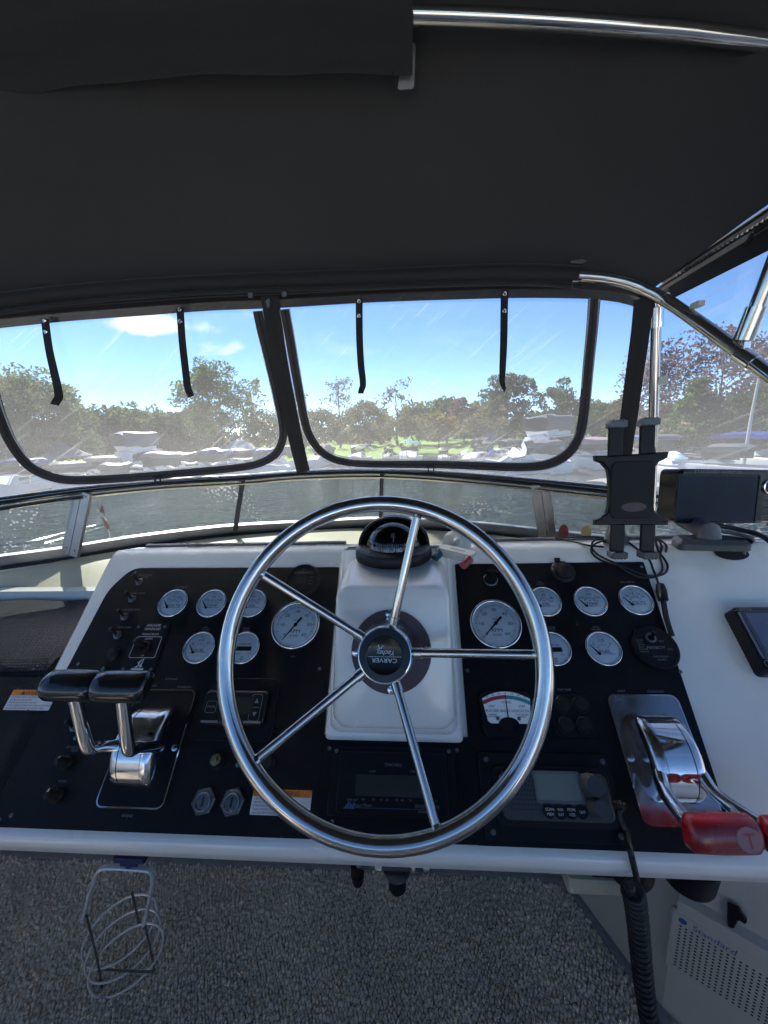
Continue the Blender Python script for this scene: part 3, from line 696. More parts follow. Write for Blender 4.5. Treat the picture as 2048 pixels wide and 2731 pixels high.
# ---- windshield: curved aluminium frame with tinted panes
base_px = [D(-60, 1226), D(0, 1218), D(150, 1197), D(300, 1172), D(500, 1148), D(700, 1137), D(825, 1132), D(1000, 1140), D(1180, 1160), D(1310, 1176), D(1420, 1190)]
rail_px = [D(-60, 1090), D(0, 1083), D(170, 1060), D(350, 1042), D(525, 1032), D(650, 1022), D(825, 1018), D(1000, 1028), D(1165, 1043), D(1310, 1058), D(1420, 1070)]
base3 = [on_fn(p, base_y) for p in base_px]; rail3 = [on_fn(p, lambda x: base_y(x) - 0.06) for p in rail_px]
base3 = spline(base3, 6); rail3 = spline(rail3, 6)
ws = thing('windshield', 'low curved windshield with aluminium frame and tinted panes ahead of the dash', 'windshield', Matrix())
def strip(pts, w, t, upv):                              # bar of width w (along upv) and thickness t
    pts = [Vector(p) for p in pts]; rows = [[], [], [], [], []]
    for i, p in enumerate(pts):
        tg = (pts[min(i + 1, len(pts) - 1)] - pts[max(i - 1, 0)]).normalized(); up = (Vector(upv) - tg * Vector(upv).dot(tg)).normalized(); nn = tg.cross(up)
        for k, (a, b_) in enumerate(((-.5, -.5), (.5, -.5), (.5, .5), (-.5, .5), (-.5, -.5))): rows[k].append((p + up * (a * w) + nn * (b_ * t))[:])
    return rows
g = G(); g.grid(strip([p + Vector((0, 0, 0.010)) for p in base3], 0.034, 0.016, (0, -0.35, 1))); g.build('bottom_rail', 'aluminium', ws)
g = G(); g.grid(strip([p + Vector((0, -0.006, -0.012)) for p in base3], 0.010, 0.012, (0, 0, 1))); g.build('gasket', 'rubber', ws)
g = G(); g.grid(strip([p + Vector((0, -0.004, -0.020)) for p in base3], 0.006, 0.02, (0, 0, 1))); g.build('white_edge', 'piping', ws)
g = G(); g.tube(rail3, 0.013, 10); g.tube([p + Vector((0, -0.012, -0.020)) for p in rail3], 0.006, 8); g.build('top_rail', 'stainless', ws)
g = G(); g.tube([p + Vector((0, -0.013, -0.002)) for p in rail3], 0.0045, 8); g.build('rail_gasket', 'rubber', ws)
def on_ws(p, off=0.0): return on_fn(p, lambda x: base_y(x) - 0.03 - off)
def nearest(pts, p2):
    return min(pts, key=lambda q: (q.x - p2.x) ** 2 + (q.y - p2.y) ** 2)
posts = [(D(180, 1062), D(152, 1198), 0.026, 'aluminium', 2), (D(525, 1034), D(508, 1146), 0.014, 'seal_strip', 1), (D(825, 1022), D(822, 1136), 0.014, 'seal_strip', 1), (D(1166, 1046), D(1182, 1162), 0.026, 'aluminium', 2)]
cuts = []
for a, b_, w, mname, k in posts:
    ta = on_fn(a, lambda x: base_y(x) - 0.066); tb = on_fn(b_, lambda x: base_y(x) - 0.012)
    g = G(); ax = (tb - ta).normalized(); wd = Vector((1, 0, 0)); nn = ax.cross(wd).normalized(); wd = nn.cross(ax)
    for s_ in ([-0.5, 0.5] if k == 2 else [0]):
        g.add([(0, 0, 0)], []) if False else None
        c0, c1 = ta + wd * s_ * (w + 0.002), tb + wd * s_ * (w + 0.002)
        q = [c + wd * (i * w / 2) + nn * (jj * 0.006) for c in (c0, c1) for i, jj in ((-1, -1), (1, -1), (1, 1), (-1, 1))]
        g.add([t_[:] for t_ in q], [(3, 2, 1, 0), (4, 5, 6, 7), (0, 1, 5, 4), (1, 2, 6, 5), (2, 3, 7, 6), (3, 0, 4, 7)])
        if k == 2:
            for c in (c0 + ax * 0.012, c1 - ax * 0.02):
                g.cyl(0.004, -0.002, 0.0105, 8, ch=0.001, mat=frame(c, wd, ax, -nn if (-nn).y < 0 else nn))
    g.build('post', mname, ws)
    cuts.append((ta.x + tb.x) / 2)
br_ = [min(range(len(base3)), key=lambda i: abs(base3[i].x - c)) for c in cuts]
rr_ = [min(range(len(rail3)), key=lambda i: abs(rail3[i].x - on_fn(a[0], lambda x: base_y(x) - 0.066).x)) for a in posts]
seg_b = [0] + br_ + [len(base3) - 1]; seg_r = [0] + rr_ + [len(rail3) - 1]
def resample(pts, n):
    L = [0.0]
    for i in range(1, len(pts)): L.append(L[-1] + (pts[i] - pts[i - 1]).length)
    out = []
    for k in range(n):
        t = L[-1] * k / (n - 1); i = max(j for j in range(len(L)) if L[j] <= t + 1e-9); i = min(i, len(pts) - 2)
        f = (t - L[i]) / max(L[i + 1] - L[i], 1e-9); out.append(pts[i].lerp(pts[i + 1], f))
    return out
for k in range(5):
    A = resample(base3[seg_b[k]:seg_b[k + 1] + 1], 10); B_ = resample(rail3[seg_r[k]:seg_r[k + 1] + 1], 10)
    g = G(); g.grid([[(a.lerp(b_, t) + Vector((0, 0.004, 0)))[:] for a, b_ in zip(A, B_)] for t in (0.0, 0.33, 0.66, 1.0)], thick=0.004)
    g.build('pane', 'windshield_pane', ws, ang=60)
# two round stickers inside the last pane
for (p, r, mname, lb, t1) in ((D(1217, 1150), 0.0235, 'sticker_red', 'round brick red sticker on the windshield beside the tablet holder', ''), (D(1266, 1152), 0.0235, 'sticker_tan', 'round tan sticker on the windshield beside the tablet holder', '')):
    c = on_ws(p, 0.014); tn = Vector((0.5, -0.8, 0.1)).normalized(); xx = Vector((0, 0, 1)).cross(tn).normalized()
    g = G(); g.cyl(r, 0, 0.0012, 24, mat=frame(c, xx, tn.cross(xx), tn))
    o = tag(g.build('sticker', mname), lb, 'sticker', 'round stickers on the windshield')
# ================================================================== steering wheel
WM = frame(WC, WRT, WUP, -WAX)                        # local z towards the helmsman
wheel = thing('steering_wheel', 'large stainless five spoke steering wheel at the centre of the dash', 'steering wheel', WM)
MIN_R = 0.0125
g = G(); g.tube([((WR - MIN_R) * math.cos(a), (WR - MIN_R) * math.sin(a), 0) for a in np.linspace(0, 2 * PI, 97)[:-1]], MIN_R, 18, closed=True)
g.build('rim', 'stainless', wheel, ang=80)
WMi = WM.inverted()
q = WMi @ at_plane((1438, 1750), WC, WAX); d0 = math.atan2(q.y, q.x)
hubz = -0.040; off = Vector((0.006, 0.002, 0))
for k in range(5):
    a = d0 + k * 2 * PI / 5; c, s = math.cos(a), math.sin(a)
    p0 = Vector((0.040 * c, 0.040 * s, hubz - 0.004)) + off; p1 = Vector(((WR - 0.02) * c, (WR - 0.02) * s, -0.002))
    g = G(); pts = [p0.lerp(p1, t) for t in np.linspace(0, 1, 8)]; g.tube(pts, 0.0068, 12)
    pa = p0.lerp(p1, 0.0); pb = p0.lerp(p1, 0.09); g.tube([pa, pb], 0.0083, 12)
    pa = p0.lerp(p1, 0.965); g.tube([pa, p1], [0.0068, 0.0095], 12)
    g.build('spoke', 'stainless', wheel)
mo = Matrix.Translation(off)
g = G(); g.lathe([(0.0520, -0.089), (0.0510, -0.080), (0.0455, -0.055), (0.0425, -0.040), (0.0415, -0.030), (0.0400, -0.0275), (0.0385, -0.0272)], 40, mo); g.build('hub', 'chrome_worn', wheel)
cap = None
g = G(); g.lathe([(0.0388, -0.030), (0.0386, -0.0262), (0.0376, -0.0250), (0.0280, -0.0246), (0.0268, -0.0258), (0.0262, -0.0262), (0.0, -0.0262)], 40, mo)
cap = g.build('hub_cap', 'gloss_black', wheel)
g = G(); zt_ = -0.0258
def hub_text(g, t, size, x, y, sx=1.0, sh=0.0): g.text(t, size, x, y, zt_, rot=PI - 0.02, sx=sx, shear=sh, mat=mo)
hub_text(g, 'CARVER', 0.0088, 0.000, -0.0075, 1.18)
hub_text(g, 'Yachts', 0.0100, 0.002, 0.0030, 1.0, 0.35)
g.box(0.050, 0.0005, 0.0003, (0.0, -0.0022, zt_), mo)
# small stag-like brush mark above the script, drawn as four strokes
for a, b, x, y in ((0.0075, 0.6, -0.006, 0.0100), (0.0060, 1.1, -0.0035, 0.0115), (0.0055, 1.9, -0.0085, 0.0118), (0.0050, 0.2, -0.0090, 0.0085)):
    g.box(a, 0.0009, 0.0003, (0, 0, 0), mo @ Matrix.Translation((x, y, zt_)) @ Matrix.Rotation(b, 4, 'Z'))
g.build('lettering', 'print_white', cap, ang=0)
rm = Matrix.Translation((0.011, 0.000, 0))
g = G(); g.lathe([(0.066, -0.0898), (0.066, -0.0868), (0.0648, -0.0856), (0.040, -0.0856)], 48, rm); g.build('mounting_ring', 'gasket', wheel)
for a in (R(93), R(5), R(183), R(270)):
    g = G(); g.lathe([(0.0068, -0.0856), (0.0060, -0.0832), (0.0035, -0.0820), (0.0, -0.0818)], 14, rm @ Matrix.Translation((0.0585 * math.cos(a), 0.0585 * math.sin(a), 0))); g.build('screw', 'chrome_worn', wheel)

# ================================================================== compass on the ledge
cc = at_h(C5(500, 330), -0.258); cc.z = top_h + 0.001
cc.y -= 0.004
CM = Matrix.Translation(cc)
comp = thing('compass', 'black domed marine compass on the ledge above the wheel hub', 'compass', CM)
g = G(); g.lathe([(0.0, 0.0), (0.076, 0.0), (0.0775, 0.004), (0.0770, 0.018), (0.0745, 0.0215), (0.062, 0.0245), (0.056, 0.026), (0.054, 0.020)], 48); g.build('base', 'plastic_black', comp)
# hood: shell over the far side of the globe
g = G(); rows = []
for r_, ex in ((0.0735, 0), (0.0690, 1)):
    rows.append([])
hp = []
for t in np.linspace(0, PI, 33):
    hp.append((math.cos(t), math.sin(t)))
outer = [[(0.0745 * c * k, 0.030 + 0.030 * (1 - k) * 0 + (0.0 + yy_), 0.018 + 0.062 * s * k) for c, s in hp] for k, yy_ in ((1.0, -0.012), (1.0, 0.006), (0.90, 0.022), (0.72, 0.032), (0.45, 0.039), (0.02, 0.042))]
inner = [[(0.0690 * c * k, 0.030 + yy_, 0.018 + 0.0585 * s * k) for c, s in hp] for k, yy_ in ((1.0, -0.012), (1.0, 0.004), (0.88, 0.018), (0.70, 0.027), (0.43, 0.033), (0.02, 0.036))]
g.grid(outer); g.grid(inner)
g.grid([outer[0], inner[0]])
g.build('hood', 'plastic_black', comp, ang=60)
g = G(); g.lathe([(0.056 * math.cos(t), 0.018 + 0.054 * math.sin(t)) for t in np.linspace(0, PI / 2, 14)], 40); g.build('dome', 'dome_glass', comp, ang=80)
g = G(); g.lathe([(0.050, 0.018), (0.0485, 0.034), (0.042, 0.040), (0.034, 0.041), (0.006, 0.041), (0.004, 0.050), (0.0, 0.051)], 40); card = g.build('card', 'gloss_black', comp)
g = G()
for deg in range(0, 360, 5):
    a = R(deg); hh = 0.0045 if deg % 10 == 0 else 0.003
    g.box(0.0007, 0.0003, hh, (0, 0, 0), Matrix.Rotation(a, 4, 'Z') @ Matrix.Translation((0, -0.0478, 0.0375)) @ Matrix.Rotation(R(-22), 4, 'X'))
for k, t in enumerate(('120', '150', '180', '210', '240')):
    a = R(-26 + 30 * (k - 1) + 8)
    g.text(t, 0.0125, 0, 0, 0, mat=Matrix.Rotation(a, 4, 'Z') @ Matrix.Translation((0, -0.0492, 0.0285)) @ Matrix.Rotation(R(78), 4, 'X'))
g.box(0.0009, 0.0004, 0.016, (0.002, -0.034, 0.046))
g.build('lettering', 'print_white', card, ang=0)
g = G()
for a in (-0.75, 0.55, -1.45, 1.3, 2.4): g.lathe([(0.0028, 0.0235), (0.0022, 0.0252), (0, 0.0255)], 10, Matrix.Translation((0.0665 * math.sin(a), -0.0665 * math.cos(a), 0)))
build_each(g, 'screw', 'nut_metal', comp)

# ================================================================== gauges
def gauge(kind, p, dia, label, name='gauge', nd=0.0, group='round white dial gauges with chrome bezels', rot=0.0, at=None):
    u, v = at or uv(p)
    t = thing(name, label, 'gauge', mpan(u, v, 0.004), group); r = dia / 2
    k = r / 0.031
    g = G(); g.lathe([(r, 0), (r, 0.003), (r * 0.985, 0.0058), (r * 0.94, 0.0072), (r * 0.885, 0.0066), (r * 0.865, 0.0042)], 44); g.build('bezel', 'chrome', t, ang=70)
    g = G(); g.disc(r * 0.875, 0.0030, 36); g.build('dial', 'dial_white', t, ang=0)
    g = G(); zz = 0.0034
    if kind == 'tach':
        for i in range(61):
            a = R(225 - 270 * i / 60); L = 0.0034 if i % 5 else 0.0050
            g.box(L, 0.00045 if i % 5 else 0.0008, 0.0002, (r * 0.74, 0, zz), Matrix.Rotation(a, 4, 'Z'))
        for i, tx in enumerate(('0', '10', '20', '30', '40', '50', '60')):
            a = R(225 - 45 * i); g.text(tx, 0.0085, r * 0.56 * math.cos(a), r * 0.56 * math.sin(a), zz, sx=1.15)
        g.text('RPM', 0.0095, 0.0, -r * 0.26, zz, sx=1.2); g.text('X100', 0.0062, 0.0, -r * 0.44, zz, sx=1.2); g.text('Faria', 0.0052, 0, r * 0.20, zz, shear=0.3)
    elif kind == 'hour':
        g.text('ELAPSED TIME', 0.0040 * k, 0, r * 0.22, zz); g.text('HOURS', 0.0036 * k, -r * 0.34, -r * 0.34, zz); g.text('1/10', 0.0036 * k, r * 0.42, -r * 0.34, zz)
        frame_ring(0.0045, 0.0062, 0.001, 0.0008, zz, zz + 0.0001, g, 0, -r * 0.62)
    else:
        words = {'volts': ('10', '12', '14', '16', 'VOLTS'), 'temp': ('100', '175', '250', '', 'TEMP'), 'oil': ('0', '40', '80', '', 'OIL'), 'fuel': ('E', '1/2', 'F', '', 'FUEL')}[kind]
        angs = (135, 100, 66, 40) if kind == 'volts' else (140, 90, 40, 0)
        for a, tx in zip(angs, words[:4]):
            if tx: g.text(tx, (0.0062 if kind != 'fuel' else 0.0072) * k, r * 0.60 * math.cos(R(a)), -r * 0.12 + r * 0.58 * math.sin(R(a)), zz, sx=1.2)
        for i in range(9 if kind != 'fuel' else 5):
            a = R(150 - 120 * i / (8 if kind != 'fuel' else 4)); L = 0.0042 if i % 2 == 0 else 0.0026
            g.box(L * k, 0.0007, 0.0002, (r * 0.34, 0, zz), Matrix.Translation((0, -r * 0.10, 0)) @ Matrix.Rotation(a, 4, 'Z'))
        g.text(words[4], 0.0082 * k, r * 0.06, -r * 0.16, zz, sx=1.15); g.box(r * 1.15, 0.0005, 0.0002, (0, -r * 0.30, zz))
        g.text('Faria', 0.0034 * k, 0, r * 0.70, zz, shear=0.3)
        if kind in ('temp', 'oil'): g.text({'temp': '80', 'oil': '300'}[kind], 0.004 * k, 0, r * 0.06, zz); g.text({'temp': '120', 'oil': '600'}[kind], 0.004 * k, r * 0.42, r * 0.02, zz)
    g.build('dial_print', 'print_dark', t, ang=0)
    if kind == 'hour':
        g = G(); g.box(r * 0.95, r * 0.26, 0.0006, (0, -r * 0.05, 0.0034)); g.build('counter_window', 'lcd', t)
    else:
        g = G(); L = r * 0.80 if kind == 'tach' else r * 0.62; a = R(226) if kind == 'tach' else R(152)
        o = (0, 0) if kind == 'tach' else (-r * 0.30, -r * 0.30)
        M = Matrix.Translation((o[0], o[1], 0.0042)) @ Matrix.Rotation(a + nd, 4, 'Z')
        if kind == 'tach': g.prism([(-r * 0.36, -0.0022), (0, -0.0016), (L, -0.0003), (L, 0.0003), (0, 0.0016), (-r * 0.36, 0.0022)], 0, 0.0006, mat=M)
        else:
            M = Matrix.Translation((o[0], o[1], 0.0042)) @ Matrix.Rotation(R(128) + nd, 4, 'Z'); g.prism([(-r * 0.06, -0.0016), (L, -0.0004), (L, 0.0004), (-r * 0.06, 0.0016)], 0, 0.0006, mat=M)
        g.cyl(r * 0.07, 0.0034, 0.0056, 14, o); g.build('needle', 'gloss_black', t)
    g = G(); g.lathe([(r * 0.885, 0.0060), (r * 0.6, 0.0070), (r * 0.3, 0.0075), (0.0002, 0.0077)], 32); g.build('lens', 'gauge_lens', t, ang=80)
    return t
SG = 0.0622
gauge('volts', None, SG, 'port voltmeter, leftmost round dial of the dash', 'volt_gauge', at=(-0.495, 0.307))
gauge('temp', None, SG, 'port temperature gauge beside the leftmost voltmeter', 'temperature_gauge', at=(-0.412, 0.306))
gauge('oil', None, SG, 'port oil gauge half hidden by the left side of the wheel rim', 'oil_gauge', at=(-0.3275, 0.306))
gauge('fuel', None, SG, 'port fuel gauge below the port temperature gauge', 'fuel_gauge', at=(-0.410, 0.2165))
gauge('hour', None, SG, 'port hour meter half hidden by the wheel rim, beside the port fuel gauge', 'hour_meter', at=(-0.322, 0.2165))
gauge('tach', None, 0.0965, 'large port tachometer between the left wheel spokes', 'tachometer', at=(-0.229, 0.261), nd=R(8))
gauge('tach', None, 0.0965, 'large starboard tachometer beside the white pedestal', 'tachometer', at=(0.155, 0.263))
gauge('oil', None, SG, 'starboard oil gauge half hidden by the right side of the wheel rim', 'oil_gauge', at=(0.2545, 0.306))
gauge('temp', None, SG, 'starboard temperature gauge beside the rightmost voltmeter', 'temperature_gauge', at=(0.3394, 0.306))
gauge('volts', None, SG, 'starboard voltmeter, rightmost white dial of the dash', 'volt_gauge', at=(0.4238, 0.308))
gauge('hour', None, SG, 'starboard hour meter mostly hidden by the right wheel rim', 'hour_meter', at=(0.2500, 0.2165))
gauge('fuel', None, SG, 'starboard fuel gauge beside the black alarm dial', 'fuel_gauge', at=(0.3367, 0.217))

# ---- black round alarm beside the fuel gauge
t = thing('discharge_alarm', 'black round alarm dial with toggle on the starboard panel', 'alarm', mpan(*uv(Z3(1060, 645)), 0.004))
g = G(); g.lathe([(0.0390, 0), (0.0390, 0.004), (0.0375, 0.0062), (0.0335, 0.0066), (0.0325, 0.0052), (0, 0.0052)], 40); g.build('face', 'plastic_black', t)
g = G(); g.lathe([(0.0088, 0.0052), (0.0088, 0.0075), (0.0062, 0.0080), (0.0055, 0.0074)], 18, Matrix.Translation((-0.003, 0.016, 0))); g.build('nut', 'nut_metal', t)
g = G(); g.tube([(-0.003, 0.016, 0.006), (-0.003, 0.0175, 0.014), (-0.0025, 0.020, 0.024)], [0.0028, 0.003, 0.0042], 10); g.build('toggle', 'gloss_black', t)
g = G(); zz = 0.0055
g.text('FIREBOY', 0.0074, 0.000, -0.001, zz, shear=0.25, sx=1.1)
for k, s_ in enumerate(('ALARM', 'Before', 'starting', 'check', 'BLOWER', 'FUEL SYS')): g.text(s_, 0.0036, -0.029, 0.012 - 0.0040 * k, zz, ax='LEFT')
g.text('TEST', 0.0042, 0.013, 0.010, zz); g.text('SERIES', 0.0036, 0.022, -0.004, zz); g.text('DISCHARGE', 0.0046, 0.002, -0.0165, zz); g.text('ALARM', 0.0046, 0.002, -0.0215, zz)
g.build('lettering', 'print_grey', t, ang=0)
# ---- round Lowrance-type depth gauge behind the spoke
t = thing('depth_gauge', 'round black depth gauge with small screen above the port tachometer', 'gauge', mpan(*uv(Z2(497, 595)), 0.004))
g = G(); g.lathe([(0.0370, 0), (0.0370, 0.004), (0.0350, 0.0062), (0.0315, 0.0060), (0.0310, 0.0048), (0, 0.0048)], 36); g.build('face', 'plastic_black', t)
g = G(); g.box(0.022, 0.017, 0.0006, (-0.003, -0.002, 0.0052)); g.build('screen', 'lcd', t)
g = G(); g.text('LOWRANCE', 0.0064, 0, 0.0165, 0.0052, sx=1.1); g.text('LT', 0.0042, 0, 0.0235, 0.0052)
for k in range(3): g.box(0.008, 0.0006, 0.0002, (0.0185, 0.006 - 0.008 * k, 0.0052))
g.build('lettering', 'print_grey', t, ang=0)

# ---- toggle switches down the port side
def toggle(p, label, tilt=(-0.30, 0.35), name='toggle_switch', knob='plastic_black'):
    t = thing(name, label, 'switch', mpan(*uv(p), 0.004), 'toggle switches on the port panel')
    g = G(); g.lathe([(0.0085, 0), (0.0085, 0.0022), (0.0062, 0.0030), (0.0052, 0.0075), (0.0040, 0.0080)], 6, None); g.build('nut', 'nut_metal', t, ang=20)
    g = G(); d = Vector((tilt[0], tilt[1], 1)).normalized(); g.tube([(0, 0, 0.006), (d * 0.013)[:], (d * 0.020)[:], (d * 0.0225)[:]], [0.0026, 0.0030, 0.0042, 0.0028], 12); g.build('lever', knob, t)
    return t
toggle(Y1(665, 345), 'topmost toggle switch of the port panel, under the navigation lights label')
toggle(Y1(545, 630), 'second toggle switch from the top of the port panel')
toggle(Y1(420, 930), 'third toggle switch from the top of the port panel')
toggle(Y1(300, 1240), 'lowest of the four toggle switches down the port panel edge')
toggle(Y3(470, 560), 'toggle switch half hidden behind the port throttle levers', tilt=(-0.2, 0.3))
def pushbutton(p, label, r=0.0125, h=0.014, mname='rubber', name='push_button'):
    t = thing(name, label, 'button', mpan(*uv(p), 0.004))
    g = G(); g.lathe([(r * 1.25, 0), (r * 1.25, 0.003), (r * 1.05, 0.005), (r, 0.0055)], 24); g.build('collar', 'plastic_black', t)
    g = G(); g.lathe([(r, 0.004), (r * 0.95, h * 0.8), (r * 0.8, h), (r * 0.3, h * 1.06), (0, h * 1.06)], 24); g.build('cap', mname, t); return t
pushbutton(Y1(230, 1560), 'flat round black button below the toggles of the port panel', 0.0105, 0.006)
def rotary(p, label):
    t = thing('rubber_switch', label, 'switch', mpan(*uv(p), 0.004), 'rubber booted switches')
    g = G(); g.lathe([(0.0110, 0), (0.0110, 0.003), (0.0095, 0.005), (0.0080, 0.007)], 24); g.build('collar', 'plastic_black', t)
    g = G(); g.tube([(0, 0, 0.004), (-0.002, 0.001, 0.011), (-0.005, 0.002, 0.018), (-0.006, 0.002, 0.0205)], [0.0080, 0.0074, 0.0070, 0.0042], 16); g.build('boot', 'rubber', t); return t
rotary(Y3(350, 1170), 'rubber booted switch below the aft discharge pump label')
rotary(Y3(190, 1720), 'rubber booted horn button at the lower left of the dash')
for p, lb in ((Z1(668, 800), 'small green indicator light above the port throttle grips'), (Y3(505, 755), 'small green indicator light behind the port throttle levers'), (Y4(805, 1395), 'small green indicator light at the left edge of the wheel rim')):
    t = thing('indicator_light', lb, 'light', mpan(*uv(p), 0.004)); g = G(); g.lathe([(0.0055, 0), (0.0055, 0.002), (0.0044, 0.003)], 16); g.build('ring', 'plastic_black', t)
    g = G(); g.lathe([(0.0042, 0.002), (0.0036, 0.0045), (0.0018, 0.0056), (0, 0.0058)], 14); g.build('lens', 'led_green', t)
pushbutton(Y4(1262, 1375), 'round black blower button between wheel rim and lower left spoke', 0.0095, 0.009)
t = thing('brass_stud', 'tarnished brass push pull stud below the depth sounder', 'knob', mpan(*uv(Y4(490, 1330)), 0.004))
g = G(); g.lathe([(0.013, 0), (0.013, 0.0015), (0.0098, 0.002)], 20); g.build('washer', 'plastic_black', t)
g = G(); g.lathe([(0.0088, 0.001), (0.0088, 0.010), (0.0078, 0.0115), (0.0035, 0.0118), (0.0035, 0.0155), (0.0024, 0.0165), (0, 0.0165)], 20); g.build('knob', 'brass', t)
# ---- windlass plate
u0, v0 = uv(Y1(800, 1450)); t = thing('windlass_switch', 'anchor windlass control plate with white outlined toggle', 'switch', mpan(-0.4985, 0.2105, 0.0043))
c = [uv(Y1(*q)) for q in ((600, 1085), (1165, 1090), (930, 1870), (360, 1850))]
cu = sum(q[0] for q in c) / 4; cv = sum(q[1] for q in c) / 4
t.matrix_world = mpan(cu, cv, 0.0043)
w = (abs(c[1][0] - c[0][0]) + abs(c[2][0] - c[3][0])) / 2; hh = (c[0][1] + c[1][1] - c[2][1] - c[3][1]) / 2
g = G(); g.prism(rrect(w, hh + 0.010, 0.005), 0, 0.0018, 0.0004); g.build('plate', 'plastic_black', t)
def L(p): a = uv(p); return a[0] - cu, a[1] - cv
g = G(); zz = 0.0021
def LL(u, v): return u - cu, v - cv
x, y = LL(-0.519, 0.2605); g.text('ANCHOR', 0.0068, x, y, zz, shear=0.25); x, y = LL(-0.519, 0.2532); g.text('WINDLASS', 0.0068, x, y, zz, shear=0.25)
x, y = LL(-0.519, 0.2430); g.text('Control Switch', 0.0056, x, y, zz, shear=0.25)
bx0, by0 = LL(-0.519, 0.2175); frame_ring(0.053, 0.041, 0.004, 0.0008, zz, zz + 0.0001, g, bx0, by0)
x, y = LL(-0.519, 0.2338); g.text('DOWN', 0.0046, x, y, zz, shear=0.2); x, y = LL(-0.519, 0.2012); g.text('UP', 0.0046, x, y, zz, shear=0.2)
x, y = LL(-0.519, 0.1860); k_ = 0.62
g.prism([(x + a_ * k_, y + b_ * k_) for a_, b_ in ((-0.013, -0.011), (-0.003, -0.011), (0.004, -0.004), (0.0, 0.003), (0.008, 0.016), (-0.006, 0.004), (-0.001, -0.003), (-0.005, -0.006))], zz, zz + 0.0002)
g.prism([(x + a_ * k_, y + b_ * k_) for a_, b_ in ((0.004, -0.011), (0.015, -0.008), (0.009, -0.006), (0.011, 0.016), (0.0085, 0.014))], zz, zz + 0.0002)
for k in (0, 1):
    x, y = LL(-0.519, 0.1765 - 0.0042 * k); g.box(0.024, 0.0030, 0.0002, (x, y, zz))
g.build('lettering', 'print_white', t, ang=0)
g = G(); x, y = L(Y1(770, 1440)); g.lathe([(0.0105, 0.0018), (0.0105, 0.004), (0.0085, 0.006), (0.007, 0.010)], 20, Matrix.Translation((x, y, 0))); g.build('nut', 'plastic_black', t)
g = G(); g.tube([(x, y, 0.008), (x - 0.004, y + 0.002, 0.016), (x - 0.007, y + 0.004, 0.024), (x - 0.008, y + 0.0045, 0.027)], [0.0045, 0.005, 0.006, 0.004], 12); g.build('lever', 'rubber', t)
g = G()
for q in (Y1(660, 1100), Y1(1100, 1100), Y1(400, 1808), Y1(865, 1812)):
    x, y = L(q); g.cyl(0.0030, 0.0018, 0.0032, 10, (x, y), ch=0.0008)
build_each(g, 'screw', 'nut_metal', t)

# ---- warning stickers
def sticker(quad, label, lines, head):
    c = [uv(q) for q in quad]; cu = sum(q[0] for q in c) / 4; cv = sum(q[1] for q in c) / 4
    w = (abs(c[1][0] - c[0][0]) + abs(c[2][0] - c[3][0])) / 2; hh = (c[0][1] + c[1][1] - c[2][1] - c[3][1]) / 2
    t = thing('warning_sticker', label, 'sticker', mpan(cu, cv, 0.0046)); g = G(); g.prism(rrect(w, hh, 0.002), 0, 0.0004); g.build('backing', 'sticker_white', t)
    g = G(); g.prism(rrect(w * 0.995, hh * 0.29, 0.0015, 3, 0, hh * 0.355), 0.0004, 0.0006); g.build('orange_band', 'print_orange', t)
    g = G(); g.text(head, hh * 0.27, 0.006, hh * 0.355, 0.0009, sx=1.05)
    g.prism([(-w * 0.30, hh * 0.26), (-w * 0.19, hh * 0.26), (-w * 0.245, hh * 0.46)], 0.0006, 0.0009)
    for k, s_ in enumerate(lines): g.text(s_, hh * 0.112, -w * 0.46, hh * (0.13 - 0.135 * k), 0.0007, ax='LEFT', sx=0.92)
    g.build('lettering', 'print_dark', t, ang=0)
    return t
WT = ['GASOLINE VAPORS CAN EXPLODE', 'BEFORE STARTING ENGINE:', 'OPERATE BLOWER FOR 4 MINUTES', 'CHECK ENGINE COMPARTMENT FOR GAS OR VAPORS', 'RUN BLOWER WHEN BELOW CRUISING SPEED']
sticker([Z1(92, 930), Z1(385, 925), Z1(318, 1055), Z1(38, 1056)], 'orange and white warning sticker on the black vinyl at the far left', WT, 'WARNING')
sticker([Z4(185, 488), Z4(550, 488), Z4(545, 655), Z4(165, 650)], 'orange and white warning sticker behind the lower left of the wheel rim', WT, 'WARNING')
# ---- key switches
for p, lb in ((Y4(290, 1960), 'left ignition key switch with hexagonal nut below the depth sounder'), (Y4(730, 1975), 'right ignition key switch with hexagonal nut beside the warning sticker')):
    t = thing('ignition_switch', lb, 'switch', mpan(*uv(p), 0.004), 'ignition key switches')
    g = G(); hexa = [(0.0190 * math.cos(R(60 * i + 12)), 0.0190 * math.sin(R(60 * i + 12))) for i in range(6)]; g.prism(hexa, 0, 0.0075, 0.0016); g.build('hex_nut', 'nut_metal', t, ang=15)
    g = G(); g.lathe([(0.0128, 0.0070), (0.0128, 0.0090), (0.0115, 0.0098), (0.0102, 0.0092), (0.0100, 0.0086), (0, 0.0086)], 28); g.build('barrel', 'nut_metal', t)
    g = G(); g.box(0.0026, 0.0125, 0.0014, (0, 0, 0.0086)); g.build('keyhole', 'hole_dark', t)
